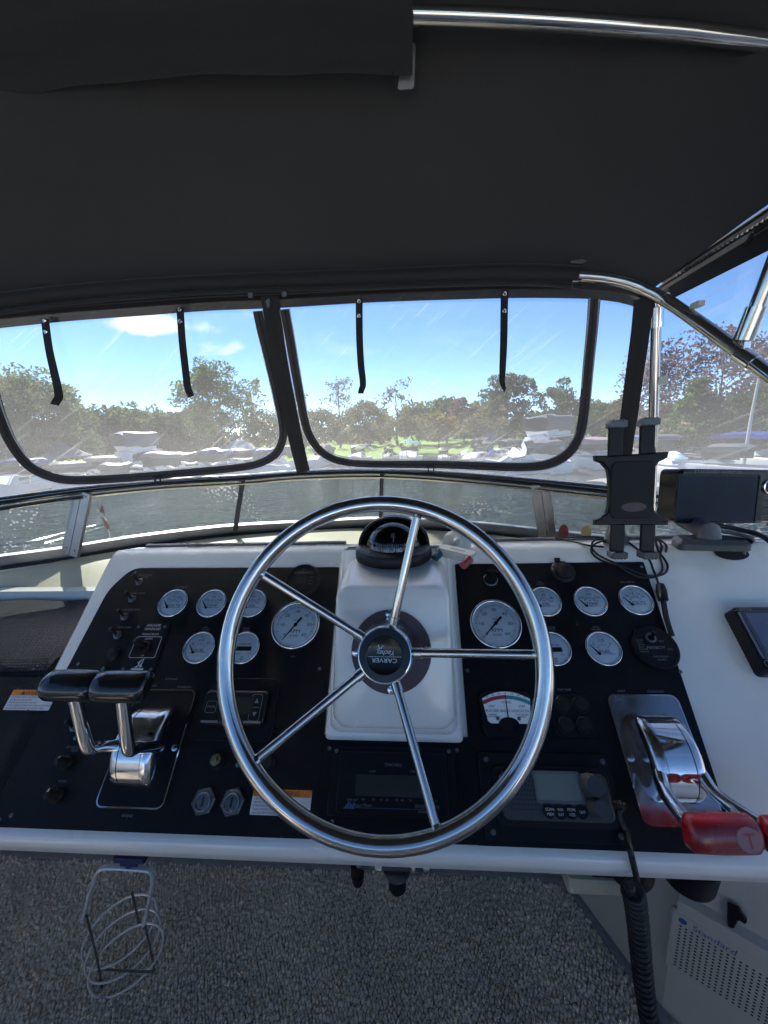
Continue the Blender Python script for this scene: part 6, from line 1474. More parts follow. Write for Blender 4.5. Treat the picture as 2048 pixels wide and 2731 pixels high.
# hanging window straps with their snaps
def strap(pts, label, curl):
    P3 = [on_front(p, 0.03) for p in pts]; y0 = P3[0].y
    P3 = [at_y(p, y0 + 0.004 * i) for i, p in enumerate(pts)]
    t = thing('window_strap', label, 'strap', Matrix(), 'black straps for the rolled up windows'); c = spline(P3, 7)
    g = G(); rows = [[], [], [], [], []]
    for i, p in enumerate(c):
        tg = (c[min(i + 1, len(c) - 1)] - c[max(i - 1, 0)]).normalized(); f = i / (len(c) - 1)
        tw = 0.15 + curl * max(f - 0.25, 0); wd = Vector((math.cos(tw), math.sin(tw), 0)); wd = (wd - tg * wd.dot(tg)).normalized(); nn = tg.cross(wd)
        for k, (a, b_) in enumerate(((-.5, -.5), (.5, -.5), (.5, .5), (-.5, .5), (-.5, -.5))): rows[k].append((p + wd * (a * 0.0185) + nn * (b_ * 0.002))[:])
    g.grid(rows); g.add([r_[-1] for r_ in rows[:4]], [(0, 1, 2, 3)]); g.build('webbing', 'webbing', t, ang=40)
    for f in (0.03, 0.13):
        p = c[int(f * len(c))] + Vector((0, -0.002, 0)); g = G(); g.lathe([(0.0058, 0), (0.0055, 0.0025), (0.0038, 0.0036), (0.0030, 0.0026), (0, 0.0026)], 16, frame(p, Vector((1, 0, 0)), Vector((0, 0, 1)), Vector((0, -1, 0)))); g.build('snap', 'chrome', t)
    return t
strap([D(97, 688), D(101, 722), D(107, 760), D(116, 800), D(123, 830), D(127, 856), D(122, 866), D(118, 874)], 'leftmost black strap hanging in the port front window', 0.9)
strap([D(389, 664), D(391, 700), D(394, 740), D(399, 785), D(403, 820), D(406, 840), D(410, 850), D(413, 857)], 'black strap hanging in the port front window beside the centre strip', 1.0)
strap([D(776, 645), D(776, 690), D(777, 740), D(780, 790), D(783, 815), D(784, 832), D(781, 842), D(779, 850)], 'black strap hanging left of centre in the large front window', 0.8)
strap([D(1090, 628), D(1089, 680), D(1088, 740), D(1086, 790), D(1085, 815), D(1085, 825), D(1088, 835), D(1091, 843)], 'rightmost black strap hanging in the large front window', 1.1)

# ================================================================== stainless canopy frame
cf_ = thing('canopy_frame', 'stainless tube frame carrying the canopy', 'frame', Matrix())
legp = [on_side(p, 0.03) for p in (D(1440, 650), D(1500, 690), D(1580, 748), D(1659, 808))]
ext = legp[-1] + (legp[-1] - legp[-2]) * 3.0
tb_ = [p for p in bow_s if p.x > sl[-1].x - 0.02] + legp + [ext]
tb_ = [tb_[0]] + [tb_[i] for i in range(1, len(tb_) - 5, 4)] + legp + [ext]
g = G(); g.tube(spline(tb_, 8), 0.0125, 16); g.build('front_bow', 'stainless', cf_, ang=60)
zt2 = bow2[-6].z; g = G(); g.tube(spline([p for p in bow2[:-6:3]] + [Vector((0.655, 0.80, zt2 - 0.03)), Vector((0.685, 0.79, zt2 - 0.10)), Vector((0.70, 0.78, zt2 - 0.30))], 5), 0.0128, 16); g.build('overhead_bow', 'stainless', cf_, ang=60)
s0 = at_y(D(1418, 662), 0.985); s1 = at_y(D(1407, 1075), 1.03); s2 = at_y(D(1404, 1150), 1.045)
g = G(); g.tube([s0, s1, s2 + (s2 - s1) * 0.6], 0.0108, 14); g.build('stanchion', 'stainless', cf_)
g = G(); dd = (s1 - s0).normalized(); g.tube([s0 + dd * 0.004, s0 + dd * 0.045], 0.0150, 16); g.build('stanchion_collar', 'chrome', cf_)
jt = s0 + Vector((-0.004, 0, 0.022)); g = G(); g.tube([s0, jt], [0.009, 0.011], 10); g.box(0.012, 0.02, 0.03, tuple(jt)); g.tube([jt + Vector((0, -0.014, 0)), jt + Vector((0, 0.014, 0))], 0.006, 10); g.build('hinge', 'chrome_worn', cf_)
rg = legp[0] + (legp[1] - legp[0]).normalized() * -0.012; dv = (legp[1] - legp[0]).normalized(); g = G(); g.tube([rg, rg + dv * 0.004], 0.0142, 16); g.build('tube_ring', 'chrome', cf_); g = G(); k1 = on_side(D(1595, 763), 0.03); g.tube([k1, k1 + dv * 0.034], 0.0150, 16); g.build('jaw_slide', 'chrome', cf_)
v0 = k1 + dv * 0.012 + Vector((0, 0, 0.012)); v1 = on_side(D(1606, 735), 0.03); v2 = on_side(D(1659, 600), 0.03)
g = G(); g.tube([v0, v0 + (v1 - v0) * 0.7], 0.0065, 10); g.box(0.012, 0.016, 0.02, tuple(v0.lerp(v1, 0.55))); g.build('strut_eye', 'chrome_worn', cf_)
g = G(); vd = (v2 - v1).normalized(); g.tube([v1, v1 + vd * 0.055], 0.0160, 16); g.build('strut_ferrule', 'stainless', cf_)
g = G(); g.tube([v1 + vd * 0.02, v2 + vd * 0.22], 0.0125, 16); g.build('strut', 'stainless', cf_)
g = G(); q = on_side(D(1505, 672), 0.03) ; g.box(0.014, 0.022, 0.010, tuple(q + Vector((0, 0, 0.012)))); q = s0.lerp(s1, 0.36); g.box(0.020, 0.010, 0.018, tuple(q + Vector((0.012, -0.008, 0)))); g.build('tube_clip', 'float_white', cf_)
# ================================================================== outside: water, shore, trees, boats
WL = EYE.z - 4.0                                       # water level
HORY = lambda x: 940.0 + (830.0 - x) * 0.0357
def far(x, dist, z=0.0):                               # a place at a distance in the direction of picture column x, z above the water
    d = ray(D(x, HORY(x))); d = Vector((d.x, d.y, 0)).normalized(); q = EYE + d * dist
    return Vector((q.x, q.y, WL + z))
def height_of(x, y, dist):                             # height above the water of a point seen at (x, y) and that distance
    d = ray(D(x, y)); return 4.0 + dist * d.z / math.hypot(d.x, d.y)
mt, nt, out = nodes_of('lake_water'); N_, L_ = nt.nodes, nt.links
bs = N_.new('ShaderNodeBsdfPrincipled'); gw = N_.new('ShaderNodeBsdfGlossy'); gw.inputs['Roughness'].default_value = 0.26; gw.inputs['Color'].default_value = (0.9, 0.92, 0.92, 1); wm = N_.new('ShaderNodeMixShader'); wm.inputs[0].default_value = 0.10; L_.new(bs.outputs[0], wm.inputs[1]); L_.new(gw.outputs[0], wm.inputs[2]); L_.new(wm.outputs[0], out.inputs[0]); bs.inputs['Base Color'].default_value = (0.014, 0.026, 0.024, 1); bs.inputs['Roughness'].default_value = 0.14; bs.inputs['IOR'].default_value = 1.33
tc = N_.new('ShaderNodeTexCoord'); hts = []
for s_, st, det in ((0.9, (1, 1.6, 1), 4), (4.5, (1, 1.3, 1), 3)):
    mp = N_.new('ShaderNodeMapping'); mp.inputs['Scale'].default_value = st; mp.inputs['Rotation'].default_value = (0, 0, 0.4); L_.new(tc.outputs['Object'], mp.inputs[0])
    nz = N_.new('ShaderNodeTexNoise'); nz.inputs['Scale'].default_value = s_; nz.inputs['Detail'].default_value = det; nz.inputs['Distortion'].default_value = 0.6; L_.new(mp.outputs[0], nz.inputs['Vector']); hts.append(nz)
ma = N_.new('ShaderNodeMath'); ma.operation = 'MULTIPLY_ADD'; ma.inputs[1].default_value = 0.5; L_.new(hts[1].outputs['Fac'], ma.inputs[0]); L_.new(hts[0].outputs['Fac'], ma.inputs[2])
bp = N_.new('ShaderNodeBump'); bp.inputs['Distance'].default_value = 0.9; bp.inputs['Strength'].default_value = 1.0; L_.new(ma.outputs[0], bp.inputs['Height']); # short steep ripples: facets that throw the sun back in sparkles
fn_ = N_.new('ShaderNodeTexNoise'); fn_.inputs['Scale'].default_value = 5.0; fn_.inputs['Detail'].default_value = 3; L_.new(tc.outputs['Object'], fn_.inputs['Vector'])
fs_ = N_.new('ShaderNodeVectorMath'); fs_.operation = 'SUBTRACT'; L_.new(fn_.outputs['Color'], fs_.inputs[0]); fs_.inputs[1].default_value = (0.5, 0.5, 0.5)
fm_ = N_.new('ShaderNodeVectorMath'); fm_.operation = 'MULTIPLY'; L_.new(fs_.outputs[0], fm_.inputs[0]); fm_.inputs[1].default_value = (1.7, 1.7, 0.0)
fa_ = N_.new('ShaderNodeVectorMath'); fa_.operation = 'ADD'; L_.new(fm_.outputs[0], fa_.inputs[0]); L_.new(bp.outputs[0], fa_.inputs[1])
fz_ = N_.new('ShaderNodeVectorMath'); fz_.operation = 'NORMALIZE'; L_.new(fa_.outputs[0], fz_.inputs[0])
L_.new(bp.outputs[0], bs.inputs['Normal']); L_.new(fz_.outputs[0], gw.inputs['Normal'])
g = G(); g.add([(-900, -300, WL), (900, -300, WL), (900, 75, WL), (-900, 75, WL)], [(0, 1, 2, 3)]); tag(g.build('water', 'lake_water', ang=0), kind='structure')
pm('lawn', (0.17, 0.30, 0.025), 0.9, var=0.35, vscale=0.25, bump=0.6, bscale=6)
pm('bank_stone', (0.20, 0.19, 0.17), 0.9, var=0.4, vscale=1.2, bump=0.8, bscale=4)
g = G(); ys_ = [(57.0, -0.3), (58.4, 0.35), (60.0, 0.62), (90, 1.3), (160, 1.8), (600, 2.4), (3000, 2.6)]
xs_ = list(np.linspace(-180, 180, 60)); xs_ = [-2500, -600] + xs_ + [600, 2500]
sh_y = lambda x: 1.6 * math.sin(x * 0.06) + 0.7 * math.sin(x * 0.21 + 1)
g.grid([[(x, y + sh_y(x) * (1 if y < 100 else 0), WL + z) for x in xs_] for y, z in ys_[2:]]); tag(g.build('lawn', 'lawn', ang=60), kind='structure')
g = G(); g.grid([[(x, y + sh_y(x), WL + z + (0.12 * math.sin(x * 3.1) if z > 0 else 0)) for x in xs_] for y, z in ys_[:3]]); tag(g.build('shore_bank', 'bank_stone', ang=60), kind='structure')

# ---- leaves
def leafmat(name, c1, c2, trn=0.62):
    mt, nt, out = nodes_of(name); N_, L_ = nt.nodes, nt.links
    tc = N_.new('ShaderNodeTexCoord'); nz = N_.new('ShaderNodeTexNoise'); nz.inputs['Scale'].default_value = 0.9; nz.inputs['Detail'].default_value = 4; L_.new(tc.outputs['Object'], nz.inputs['Vector'])
    mr = N_.new('ShaderNodeMapRange'); mr.inputs['From Min'].default_value = 0.35; mr.inputs['From Max'].default_value = 0.65; L_.new(nz.outputs['Fac'], mr.inputs['Value'])
    mx = N_.new('ShaderNodeMix'); mx.data_type = 'RGBA'; mx.inputs['A'].default_value = (*c1, 1); mx.inputs['B'].default_value = (*c2, 1); L_.new(mr.outputs[0], mx.inputs['Factor'])
    df = N_.new('ShaderNodeBsdfDiffuse'); tl = N_.new('ShaderNodeBsdfTranslucent'); ms = N_.new('ShaderNodeMixShader'); ms.inputs[0].default_value = trn
    L_.new(mx.outputs['Result'], df.inputs[0]); L_.new(mx.outputs['Result'], tl.inputs[0]); L_.new(df.outputs[0], ms.inputs[1]); L_.new(tl.outputs[0], ms.inputs[2]); L_.new(ms.outputs[0], out.inputs[0])
leafmat('leaf_green', (0.10, 0.15, 0.045), (0.15, 0.20, 0.065)); leafmat('leaf_dark', (0.075, 0.11, 0.045), (0.11, 0.15, 0.06)); leafmat('leaf_olive', (0.12, 0.12, 0.05), (0.16, 0.155, 0.08))
leafmat('leaf_brown', (0.13, 0.135, 0.065), (0.19, 0.175, 0.095)); leafmat('leaf_yellow', (0.30, 0.22, 0.04), (0.34, 0.25, 0.05)); leafmat('leaf_purple', (0.16, 0.09, 0.11), (0.21, 0.14, 0.15)); leafmat('leaf_light', (0.12, 0.17, 0.055), (0.17, 0.21, 0.08))
pm('bark', (0.05, 0.042, 0.034), 0.9, var=0.3, vscale=3)
def leaves(centers, size, rg, elong=1.3):
    n = len(centers); d = rg.normal(size=(n, 3)); d /= np.linalg.norm(d, axis=1)[:, None]; e = rg.normal(size=(n, 3)); e -= d * (e * d).sum(1)[:, None]; e /= np.linalg.norm(e, axis=1)[:, None]
    s = rg.uniform(0.55, 1.25, (n, 1)) * size; a = d * s * elong; b = e * s * 0.6
    c = centers; V = np.stack([c - a, c - a * 0.1 + b, c + a, c - a * 0.1 - b], 1).reshape(-1, 3)
    return V
def quads_obj(name, V, mat, parent=None):
    n = len(V) // 4; me = bpy.data.meshes.new(name); me.vertices.add(len(V)); me.vertices.foreach_set('co', V.astype(np.float32).ravel())
    me.loops.add(len(V)); me.loops.foreach_set('vertex_index', np.arange(len(V), dtype=np.int32)); me.polygons.add(n); me.polygons.foreach_set('loop_start', np.arange(0, len(V), 4, dtype=np.int32))
    me.update(calc_edges=True); me.validate(); me.materials.append(MATS[mat]); o = bpy.data.objects.new(name, me); COL.objects.link(o)
    if parent: o.parent = parent
    return o
def tree(x, dist, ytop, halfw, leaf, label, kind='round', seed=0, n=2600, name='tree', base=0.7, group='trees along the shore', trunk=1.0, gap=0.28):
    rg = np.random.default_rng(seed + 11); b = far(x, dist, base); Ht = max(height_of(x, ytop, dist) - base, 2.5); rad = halfw / 830 * dist
    t = thing(name, label, 'tree', Matrix.Translation(b), group)
    g = G(); r0 = max(0.020 * Ht, 0.12) * trunk; lean = rg.normal(0, 0.02 * Ht, 2)
    top = Vector((lean[0], lean[1], Ht * (0.92 if kind != 'round' else 0.75)))
    pts = [Vector((0, 0, -0.3))] + [Vector((lean[0] * f, lean[1] * f, top.z * f)) for f in (0.15, 0.4, 0.7, 1.0)]; g.tube(pts, [r0 * 1.3, r0, r0 * 0.8, r0 * 0.45, r0 * 0.12], 7)
    tips = []; nl = 11 if kind != 'conifer' else 18
    for i in range(nl):
        f = rg.uniform(0.22, 0.9) if kind != 'sparse' else rg.uniform(0.3, 0.95); a = rg.uniform(0, 2 * PI); p0 = Vector((lean[0] * f, lean[1] * f, top.z * f)); L_b = rad * rg.uniform(0.55, 1.0) * (1.15 - f * (0.9 if kind == 'conifer' else 0.35))
        up_ = 0.15 if kind == 'conifer' else rg.uniform(0.4, 1.0); p1 = p0 + Vector((math.cos(a) * L_b, math.sin(a) * L_b, L_b * up_)); mid = p0.lerp(p1, 0.5) + Vector((0, 0, -0.06 * L_b)); rb = r0 * 0.4 * (1 - f * 0.6)
        g.tube([p0, mid, p1], [rb, rb * 0.6, rb * 0.12], 5); tips.append((p0, p1))
        if kind == 'sparse':
            for _ in range(4):
                q0 = p0.lerp(p1, rg.uniform(0.4, 0.95)); q1 = q0 + Vector(rg.normal(0, 0.5, 3)) * L_b * 0.35 + Vector((0, 0, L_b * 0.35)); g.tube([q0, q1], [rb * 0.4, rb * 0.08], 4); tips.append((q0, q1))
    g.build('trunk', 'bark', t, ang=70)
    cl = []
    if kind == 'conifer':
        for i in range(150):
            f = 1 - math.sqrt(rg.uniform(0, 1)); f = min(f * 0.9 + 0.1, 0.98); a = rg.uniform(0, 2 * PI); rr = rad * (1.02 - f) * rg.uniform(0.5, 1.05); cl.append((math.cos(a) * rr, math.sin(a) * rr, Ht * f + rg.normal(0, 0.2), rad * 0.16, 0.45))
    else:
        nc = 64 if kind == 'round' else 30
        zc, rz = Ht * 0.60, Ht * 0.42
        for i in range(nc):
            d = rg.normal(size=3); d /= np.linalg.norm(d); rr = rg.uniform(0.45, 1.0) ** 0.6; lob = 1 + 0.22 * math.sin(3 * math.atan2(d[1], d[0]) + seed) + 0.15 * rg.normal()
            cl.append((d[0] * rad * rr * lob + lean[0] * .6, d[1] * rad * rr * lob, zc + d[2] * rz * rr * (1.0 + 0.1 * rg.normal()), rad * rg.uniform(0.16, 0.30), 0.8))
        for p0, p1 in tips: cl.append((p1.x, p1.y, p1.z, rad * 0.16, 0.8))
    w = np.array([c[3] ** 2 for c in cl]); w /= w.sum(); idx = rg.choice(len(cl), size=int(n * 2.6) if kind != 'sparse' else int(n * 0.3), p=w); C = np.array(cl)[idx]
    off_ = rg.normal(size=(len(idx), 3)); off_ /= np.maximum(np.linalg.norm(off_, axis=1)[:, None], 1e-6); off_ *= rg.uniform(0.3, 1.0, (len(idx), 1)) ** 0.5
    P_ = C[:, :3] + off_ * C[:, 3:4] * np.stack([np.ones(len(idx)), np.ones(len(idx)), C[:, 4]], 1) * 1.25
    P_ = P_[P_[:, 2] > (2.9 if 560 < x < 1130 else 0.8)]
    quads_obj('crown', leaves(P_, 0.0033 * dist, rg), leaf, t)
    return t
TREES = [(-60, 60, 800, 90, 'leaf_green', 'broad green tree at the left edge of the picture', 'round', 3400), (48, 58, 800, 72, 'leaf_light', 'tall pale green tree behind the leftmost strap', 'round', 3600),
    (128, 62, 838, 55, 'leaf_dark', 'dark rounded tree right of the leftmost strap', 'round', 2800), (185, 84, 868, 48, 'leaf_green', 'low green tree left of the big grey covered cruiser', 'round', 2200),
    (248, 86, 864, 50, 'leaf_dark', 'low dark tree above the big grey covered cruiser', 'round', 2400), (312, 84, 860, 50, 'leaf_green', 'low green tree right of the big grey covered cruiser', 'round', 2400), (372, 82, 866, 48, 'leaf_dark', 'dark tree just below the second strap', 'round', 2400),
    (478, 70, 790, 62, 'leaf_green', 'tall leafy tree right of the second strap', 'round', 3400), (552, 82, 812, 34, 'leaf_brown', 'thin reddish brown tree beside the centre strip', 'sparse', 2000), (430, 92, 850, 40, 'leaf_olive', 'olive tree behind the tall leafy tree', 'round', 2000),
    (655, 92, 832, 26, 'leaf_olive', 'slim olive tree at the left edge of the large window', 'sparse', 2000), (735, 92, 822, 36, 'leaf_brown', 'bare branched tree left of the third strap', 'sparse', 2200), (800, 98, 848, 44, 'leaf_brown', 'low brown tree behind the third strap', 'round', 1900),
    (858, 92, 820, 38, 'leaf_brown', 'bare branched tree right of the third strap', 'sparse', 2400), (905, 96, 846, 40, 'leaf_light', 'pale green tree above the teal boat', 'round', 1900), (948, 84, 872, 28, 'leaf_yellow', 'small yellow autumn tree in the large window', 'round', 1600),
    (1004, 92, 846, 36, 'leaf_purple', 'dull red tree left of the rightmost strap', 'round', 1800), (965, 104, 834, 38, 'leaf_green', 'green tree behind the yellow one', 'round', 1700), (1096, 78, 802, 44, 'leaf_dark', 'tall dark tree behind the rightmost strap', 'round', 2800),
    (1050, 94, 845, 34, 'leaf_green', 'mid green tree left of the tall dark tree', 'round', 1700), (1198, 68, 826, 42, 'leaf_dark', 'dark open tree above the grey two storey boat', 'round', 2200), (1285, 110, 868, 42, 'leaf_green', 'far green tree left of the corner strip', 'round', 1700),
    (1345, 104, 862, 30, 'leaf_olive', 'far olive tree behind the corner strip', 'round', 1400), (1545, 60, 716, 108, 'leaf_purple', 'large copper beech behind the sloping tube', 'round', 4200), (1498, 50, 806, 66, 'leaf_light', 'green pyramid shaped tree in front of the copper beech', 'conifer', 3600),
    (1652, 52, 840, 56, 'leaf_dark', 'dark tree at the right edge of the picture', 'round', 2600), (1430, 84, 868, 34, 'leaf_brown', 'brownish tree left of the pyramid shaped tree', 'round', 1500),
    (702, 64, 868, 50, 'leaf_brown', 'brown lawn tree with dark trunk at the left of the large window', 'round', 1500), (892, 66, 876, 52, 'leaf_olive', 'olive lawn tree with trunk behind the teal boat', 'round', 1500), (1040, 66, 872, 48, 'leaf_brown', 'brown lawn tree with trunk right of the teal boat', 'round', 1400),
    (580, 66, 872, 46, 'leaf_brown', 'brown lawn tree hidden by the centre strip', 'round', 1400)]
for i, (x, ds, yt, hw, lf, lb, kd, n) in enumerate(TREES): tree(x, ds, yt + (22 if 170 < x < 1140 and kd == 'round' and x not in (478, 1096) else 6), hw, lf, lb, kd, seed=i * 7 + 3, n=n)
# far wood that reads as one mass
rg = np.random.default_rng(5); C = []
for i in range(340):
    x = rg.uniform(-500, 2100); ds = rg.uniform(118, 150); p = far(x, ds, 1.5); hgt = 5.8 + 1.4 * math.sin(x * 0.011) + rg.normal(0, 1.1); r_ = rg.uniform(2.4, 4.0)
    k = rg.normal(size=(70, 3)); k /= np.linalg.norm(k, axis=1)[:, None]; k *= rg.uniform(0.6, 1.0, (70, 1)); C.append(np.array([p.x, p.y, p.z + hgt * 0.5]) + k * np.array([r_, r_, hgt * 0.52]))
tag(quads_obj('far_wood', leaves(np.concatenate(C), 0.75, rg), 'leaf_olive'), 'far belt of mixed autumn woodland behind the shore trees', 'wood', kind='stuff')

# ---- garden pavilions on the lawn
for c, nm in (((0.20, 0.205, 0.215), 'pav_grey'), ((0.40, 0.34, 0.27), 'pav_tan'), ((0.52, 0.52, 0.50), 'pav_white'), ((0.13, 0.135, 0.15), 'pav_dark'), ((0.34, 0.20, 0.19), 'pav_rose')): pm(nm, c, 0.8, var=0.08, vscale=1.5)
pm('pav_post', (0.05, 0.05, 0.055), 0.6)
def pavilion(x, dist, y_ridge, halfw, mname, label, rot=0.5):
    b = far(x, dist, 0.7); Hh = max(height_of(x, y_ridge, dist) - 0.7, 2.9); w = halfw / 830 * dist
    t = thing('garden_pavilion', label, 'pavilion', Matrix.Translation(b) @ Matrix.Rotation(rot, 4, 'Z'), 'garden pavilions on the lawn')
    def tier(z0, z1, w0, w1, g):
        rows = [[(sx * ww, sy * ww, zz) for sx, sy in ((-1, -1), (1, -1), (1, 1), (-1, 1), (-1, -1))] for ww, zz in ((w0, z0 - 0.22), (w0, z0), ((w0 + w1) / 2, z0 + (z1 - z0) * 0.42), (w1, z1))]; g.grid(rows); g.add(rows[-1][:4], [(0, 1, 2, 3)])
    g = G(); tier(Hh * 0.62, Hh * 0.88, w * 0.75, w * 0.24, g); g.build('roof', mname, t, ang=20)
    g = G(); tier(Hh * 0.90, Hh, w * 0.30, w * 0.02, g); g.build('roof_vent', mname, t, ang=20)
    for sx in (-1, 1):
        for sy in (-1, 1):
            g = G(); g.box(0.16, 0.16, Hh * 0.62, (sx * w * 0.66, sy * w * 0.66, Hh * 0.31)); g.build('post', 'pav_post', t)
            g = G(); g.box(0.5, 0.10, Hh * 0.5, (sx * w * 0.60, sy * w * 0.66, Hh * 0.28)); g.build('curtain', 'pav_dark', t)
pavilion(62, 58, 962, 40, 'pav_tan', 'tan two tiered garden pavilion at the far left of the lawn', 0.3)
pavilion(137, 56, 957, 48, 'pav_grey', 'grey two tiered garden pavilion left of the big covered cruiser', 0.7)
pavilion(513, 58, 946, 46, 'pav_white', 'white two tiered garden pavilion near the centre strip', 0.6)
pavilion(1062, 62, 938, 40, 'pav_dark', 'dark grey garden pavilion left of the two storey boat', 0.5)
pavilion(1478, 52, 910, 52, 'pav_rose', 'rose brown pavilion roof behind the boats right of the stanchion', 0.4)

# ---- boats
for c, nm in (((0.82, 0.82, 0.80), 'hull_white'), ((0.03, 0.05, 0.10), 'hull_navy'), ((0.10, 0.34, 0.33), 'cover_teal'), ((0.14, 0.14, 0.15), 'cover_grey'), ((0.03, 0.07, 0.30), 'cover_blue'), ((0.10, 0.25, 0.55), 'cover_sky'), ((0.20, 0.17, 0.16), 'cover_taupe'), ((0.40, 0.25, 0.25), 'cover_pink')): pm(nm, c, 0.4, var=0.06, vscale=2)
pm('boat_glass', (0.015, 0.02, 0.024), 0.1, coat=0.4); pm('red_gear', (0.4, 0.03, 0.03), 0.5); pm('orange_gear', (0.5, 0.16, 0.02), 0.5)
def hull(Lh, Bm, Fb, g):
    st = []
    for f in (0, 0.2, 0.4, 0.6, 0.75, 0.87, 0.95, 1.0):
        b = Bm / 2 * (1 - max(f - 0.35, 0) ** 2.2 * 2.55) if f < 1 else 0.02; b = max(b, 0.02); zz = Fb * (0.82 + 0.35 * f * f); x = -Lh / 2 + Lh * f
        st.append([(x, -b * 0.15, -0.25), (x - 0.0, -b * 0.80, 0.0), (x, -b, zz * 0.86), (x, -b * 0.97, zz), (x, -b * 0.80, zz + 0.02), (x, b * 0.80, zz + 0.02), (x, b * 0.97, zz), (x, b, zz * 0.86), (x, b * 0.80, 0.0), (x, b * 0.15, -0.25)])
    g.grid(st); g.add(st[0], [tuple(range(10))]); return g
def prismx(g, prof, y0, y1):                            # profile in x-z, across y
    n = len(prof); g.add([(x, y0, z) for x, z in prof] + [(x, y1, z) for x, z in prof], [tuple(range(n)), tuple(range(2 * n - 1, n - 1, -1))] + [(i, n + i, n + (i + 1) % n, (i + 1) % n) for i in range(n)])
def boat(x, dist, head, Lh, label, cover='cover_grey', kind='cruiser', hullm='hull_white', stripe=None):
    b = far(x, dist, 0.0); los = math.atan2(b.y - EYE.y, b.x - EYE.x)
    t = thing('moored_boat', label, 'boat', Matrix.Translation(b) @ Matrix.Rotation(los + R(head), 4, 'Z'), 'boats moored along the shore')
    Bm = Lh * 0.34; Fb = 0.11 * Lh + 0.25
    g = G(); hull(Lh, Bm, Fb, g); g.build('hull', hullm, t, ang=40)
    if stripe:
        g = G(); 
        for s_ in (-1, 1): g.box(Lh * 0.72, 0.03, 0.16, (-Lh * 0.12, s_ * Bm * 0.492, Fb * 0.55))
        g.build('hull_stripe', stripe, t)
    ch = Fb + 0.55 if kind != 'open' else Fb + 0.3
    g = G(); prismx(g, [(-Lh * 0.10, Fb), (Lh * 0.34, Fb + 0.03), (Lh * 0.22, ch), (-Lh * 0.02, ch + 0.05)][::-1], -Bm * 0.36, Bm * 0.36); g.build('cabin', 'hull_white', t, ang=25)
    for s_ in (-1, 1):
        g = G(); g.box(Lh * 0.16, 0.03, 0.20, (Lh * 0.10, s_ * Bm * 0.365, Fb + 0.32)); g.build('window', 'boat_glass', t)
    g = G(); prismx(g, [(-Lh * 0.06, ch + 0.03), (Lh * 0.03, ch + 0.02), (-Lh * 0.05, ch + 0.62), (-Lh * 0.08, ch + 0.62)][::-1], -Bm * 0.38, Bm * 0.38); g.build('windshield', 'boat_glass', t, ang=25)
    th0 = ch + (1.35 if kind != 'open' else 1.1)
    if kind in ('cruiser', 'bridge', 'open'):
        x0, x1 = (-Lh * 0.40, Lh * 0.02) if kind != 'open' else (-Lh * 0.25, Lh * 0.08)
        rows = [[(x0 + (x1 - x0) * f, Bm * 0.42 * s_, th0 - 0.18 * s_ * s_ - 0.55 * max(f - 0.85, 0) / 0.15 * 0.4 - 0.25 * max(0.15 - f, 0) / 0.15) for s_ in np.linspace(-1, 1, 7)] for f in np.linspace(0, 1, 9)]
        g = G(); g.grid(rows, thick=0.04); g.build('canvas_top', cover, t, ang=60)
        g = G(); rows = [[(x0 + (x1 - x0) * f, Bm * 0.425 * s_, z_) for f in (0, 0.25, 0.5, 0.75, 1)] for s_ in (-1,) for z_ in (th0 - 0.20, th0 - 0.55)]; g.grid(rows); rows = [[(x0 + (x1 - x0) * f, Bm * 0.425, z_) for f in (0, 0.25, 0.5, 0.75, 1)] for z_ in (th0 - 0.20, th0 - 0.55)]; g.grid(rows); g.build('canvas_sides', cover, t, ang=30)
        g = G()
        for s_ in (-1, 1):
            g.grid([[(x0 + (x1 - x0) * f, Bm * 0.42 * s_, z_) for f in (0.12, 0.5, 0.97)] for z_ in (th0 - 0.5, ch)])
        g.build('side_curtain', 'boat_glass', t)
    if kind == 'bridge':
        g = G(); prismx(g, [(-Lh * 0.36, Fb), (Lh * 0.10, Fb), (Lh * 0.04, ch + 1.3), (-Lh * 0.36, ch + 1.3)][::-1], -Bm * 0.42, Bm * 0.42); g.build('saloon', 'hull_white', t, ang=25)
        for s_ in (-1, 1):
            for k in range(3): g = G(); g.box(Lh * 0.10, 0.03, 0.5, (-Lh * 0.28 + k * Lh * 0.125, s_ * Bm * 0.425, ch + 0.75)); g.build('saloon_window', 'boat_glass', t)
        g = G(); prismx(g, [(-Lh * 0.30, ch + 1.35), (Lh * 0.02, ch + 1.35), (Lh * 0.05, ch + 1.9), (-Lh * 0.30, ch + 1.8)][::-1], -Bm * 0.38, Bm * 0.38); g.build('flybridge', 'hull_white', t, ang=25)
        rows = [[(-Lh * 0.33 + Lh * 0.40 * f, Bm * 0.42 * s_, ch + 3.5 - 0.2 * s_ * s_ - 0.3 * max(f - 0.8, 0) / 0.2) for s_ in np.linspace(-1, 1, 7)] for f in np.linspace(0, 1, 7)]; g = G(); g.grid(rows, thick=0.04); g.build('bridge_top', cover, t, ang=60)
        g = G(); g.grid([[(-Lh * 0.33 + Lh * 0.40 * f, Bm * 0.42, z_) for f in (0, 0.5, 1)] for z_ in (ch + 3.3, ch + 1.85)]); g.grid([[(-Lh * 0.33 + Lh * 0.40 * f, -Bm * 0.42, z_) for f in (0, 0.5, 1)] for z_ in (ch + 3.3, ch + 1.85)]); g.grid([[(-Lh * 0.33, Bm * 0.42 * s_, z_) for s_ in (-1, 1)] for z_ in (ch + 3.3, ch + 1.85)]); g.build('bridge_curtain', cover, t)
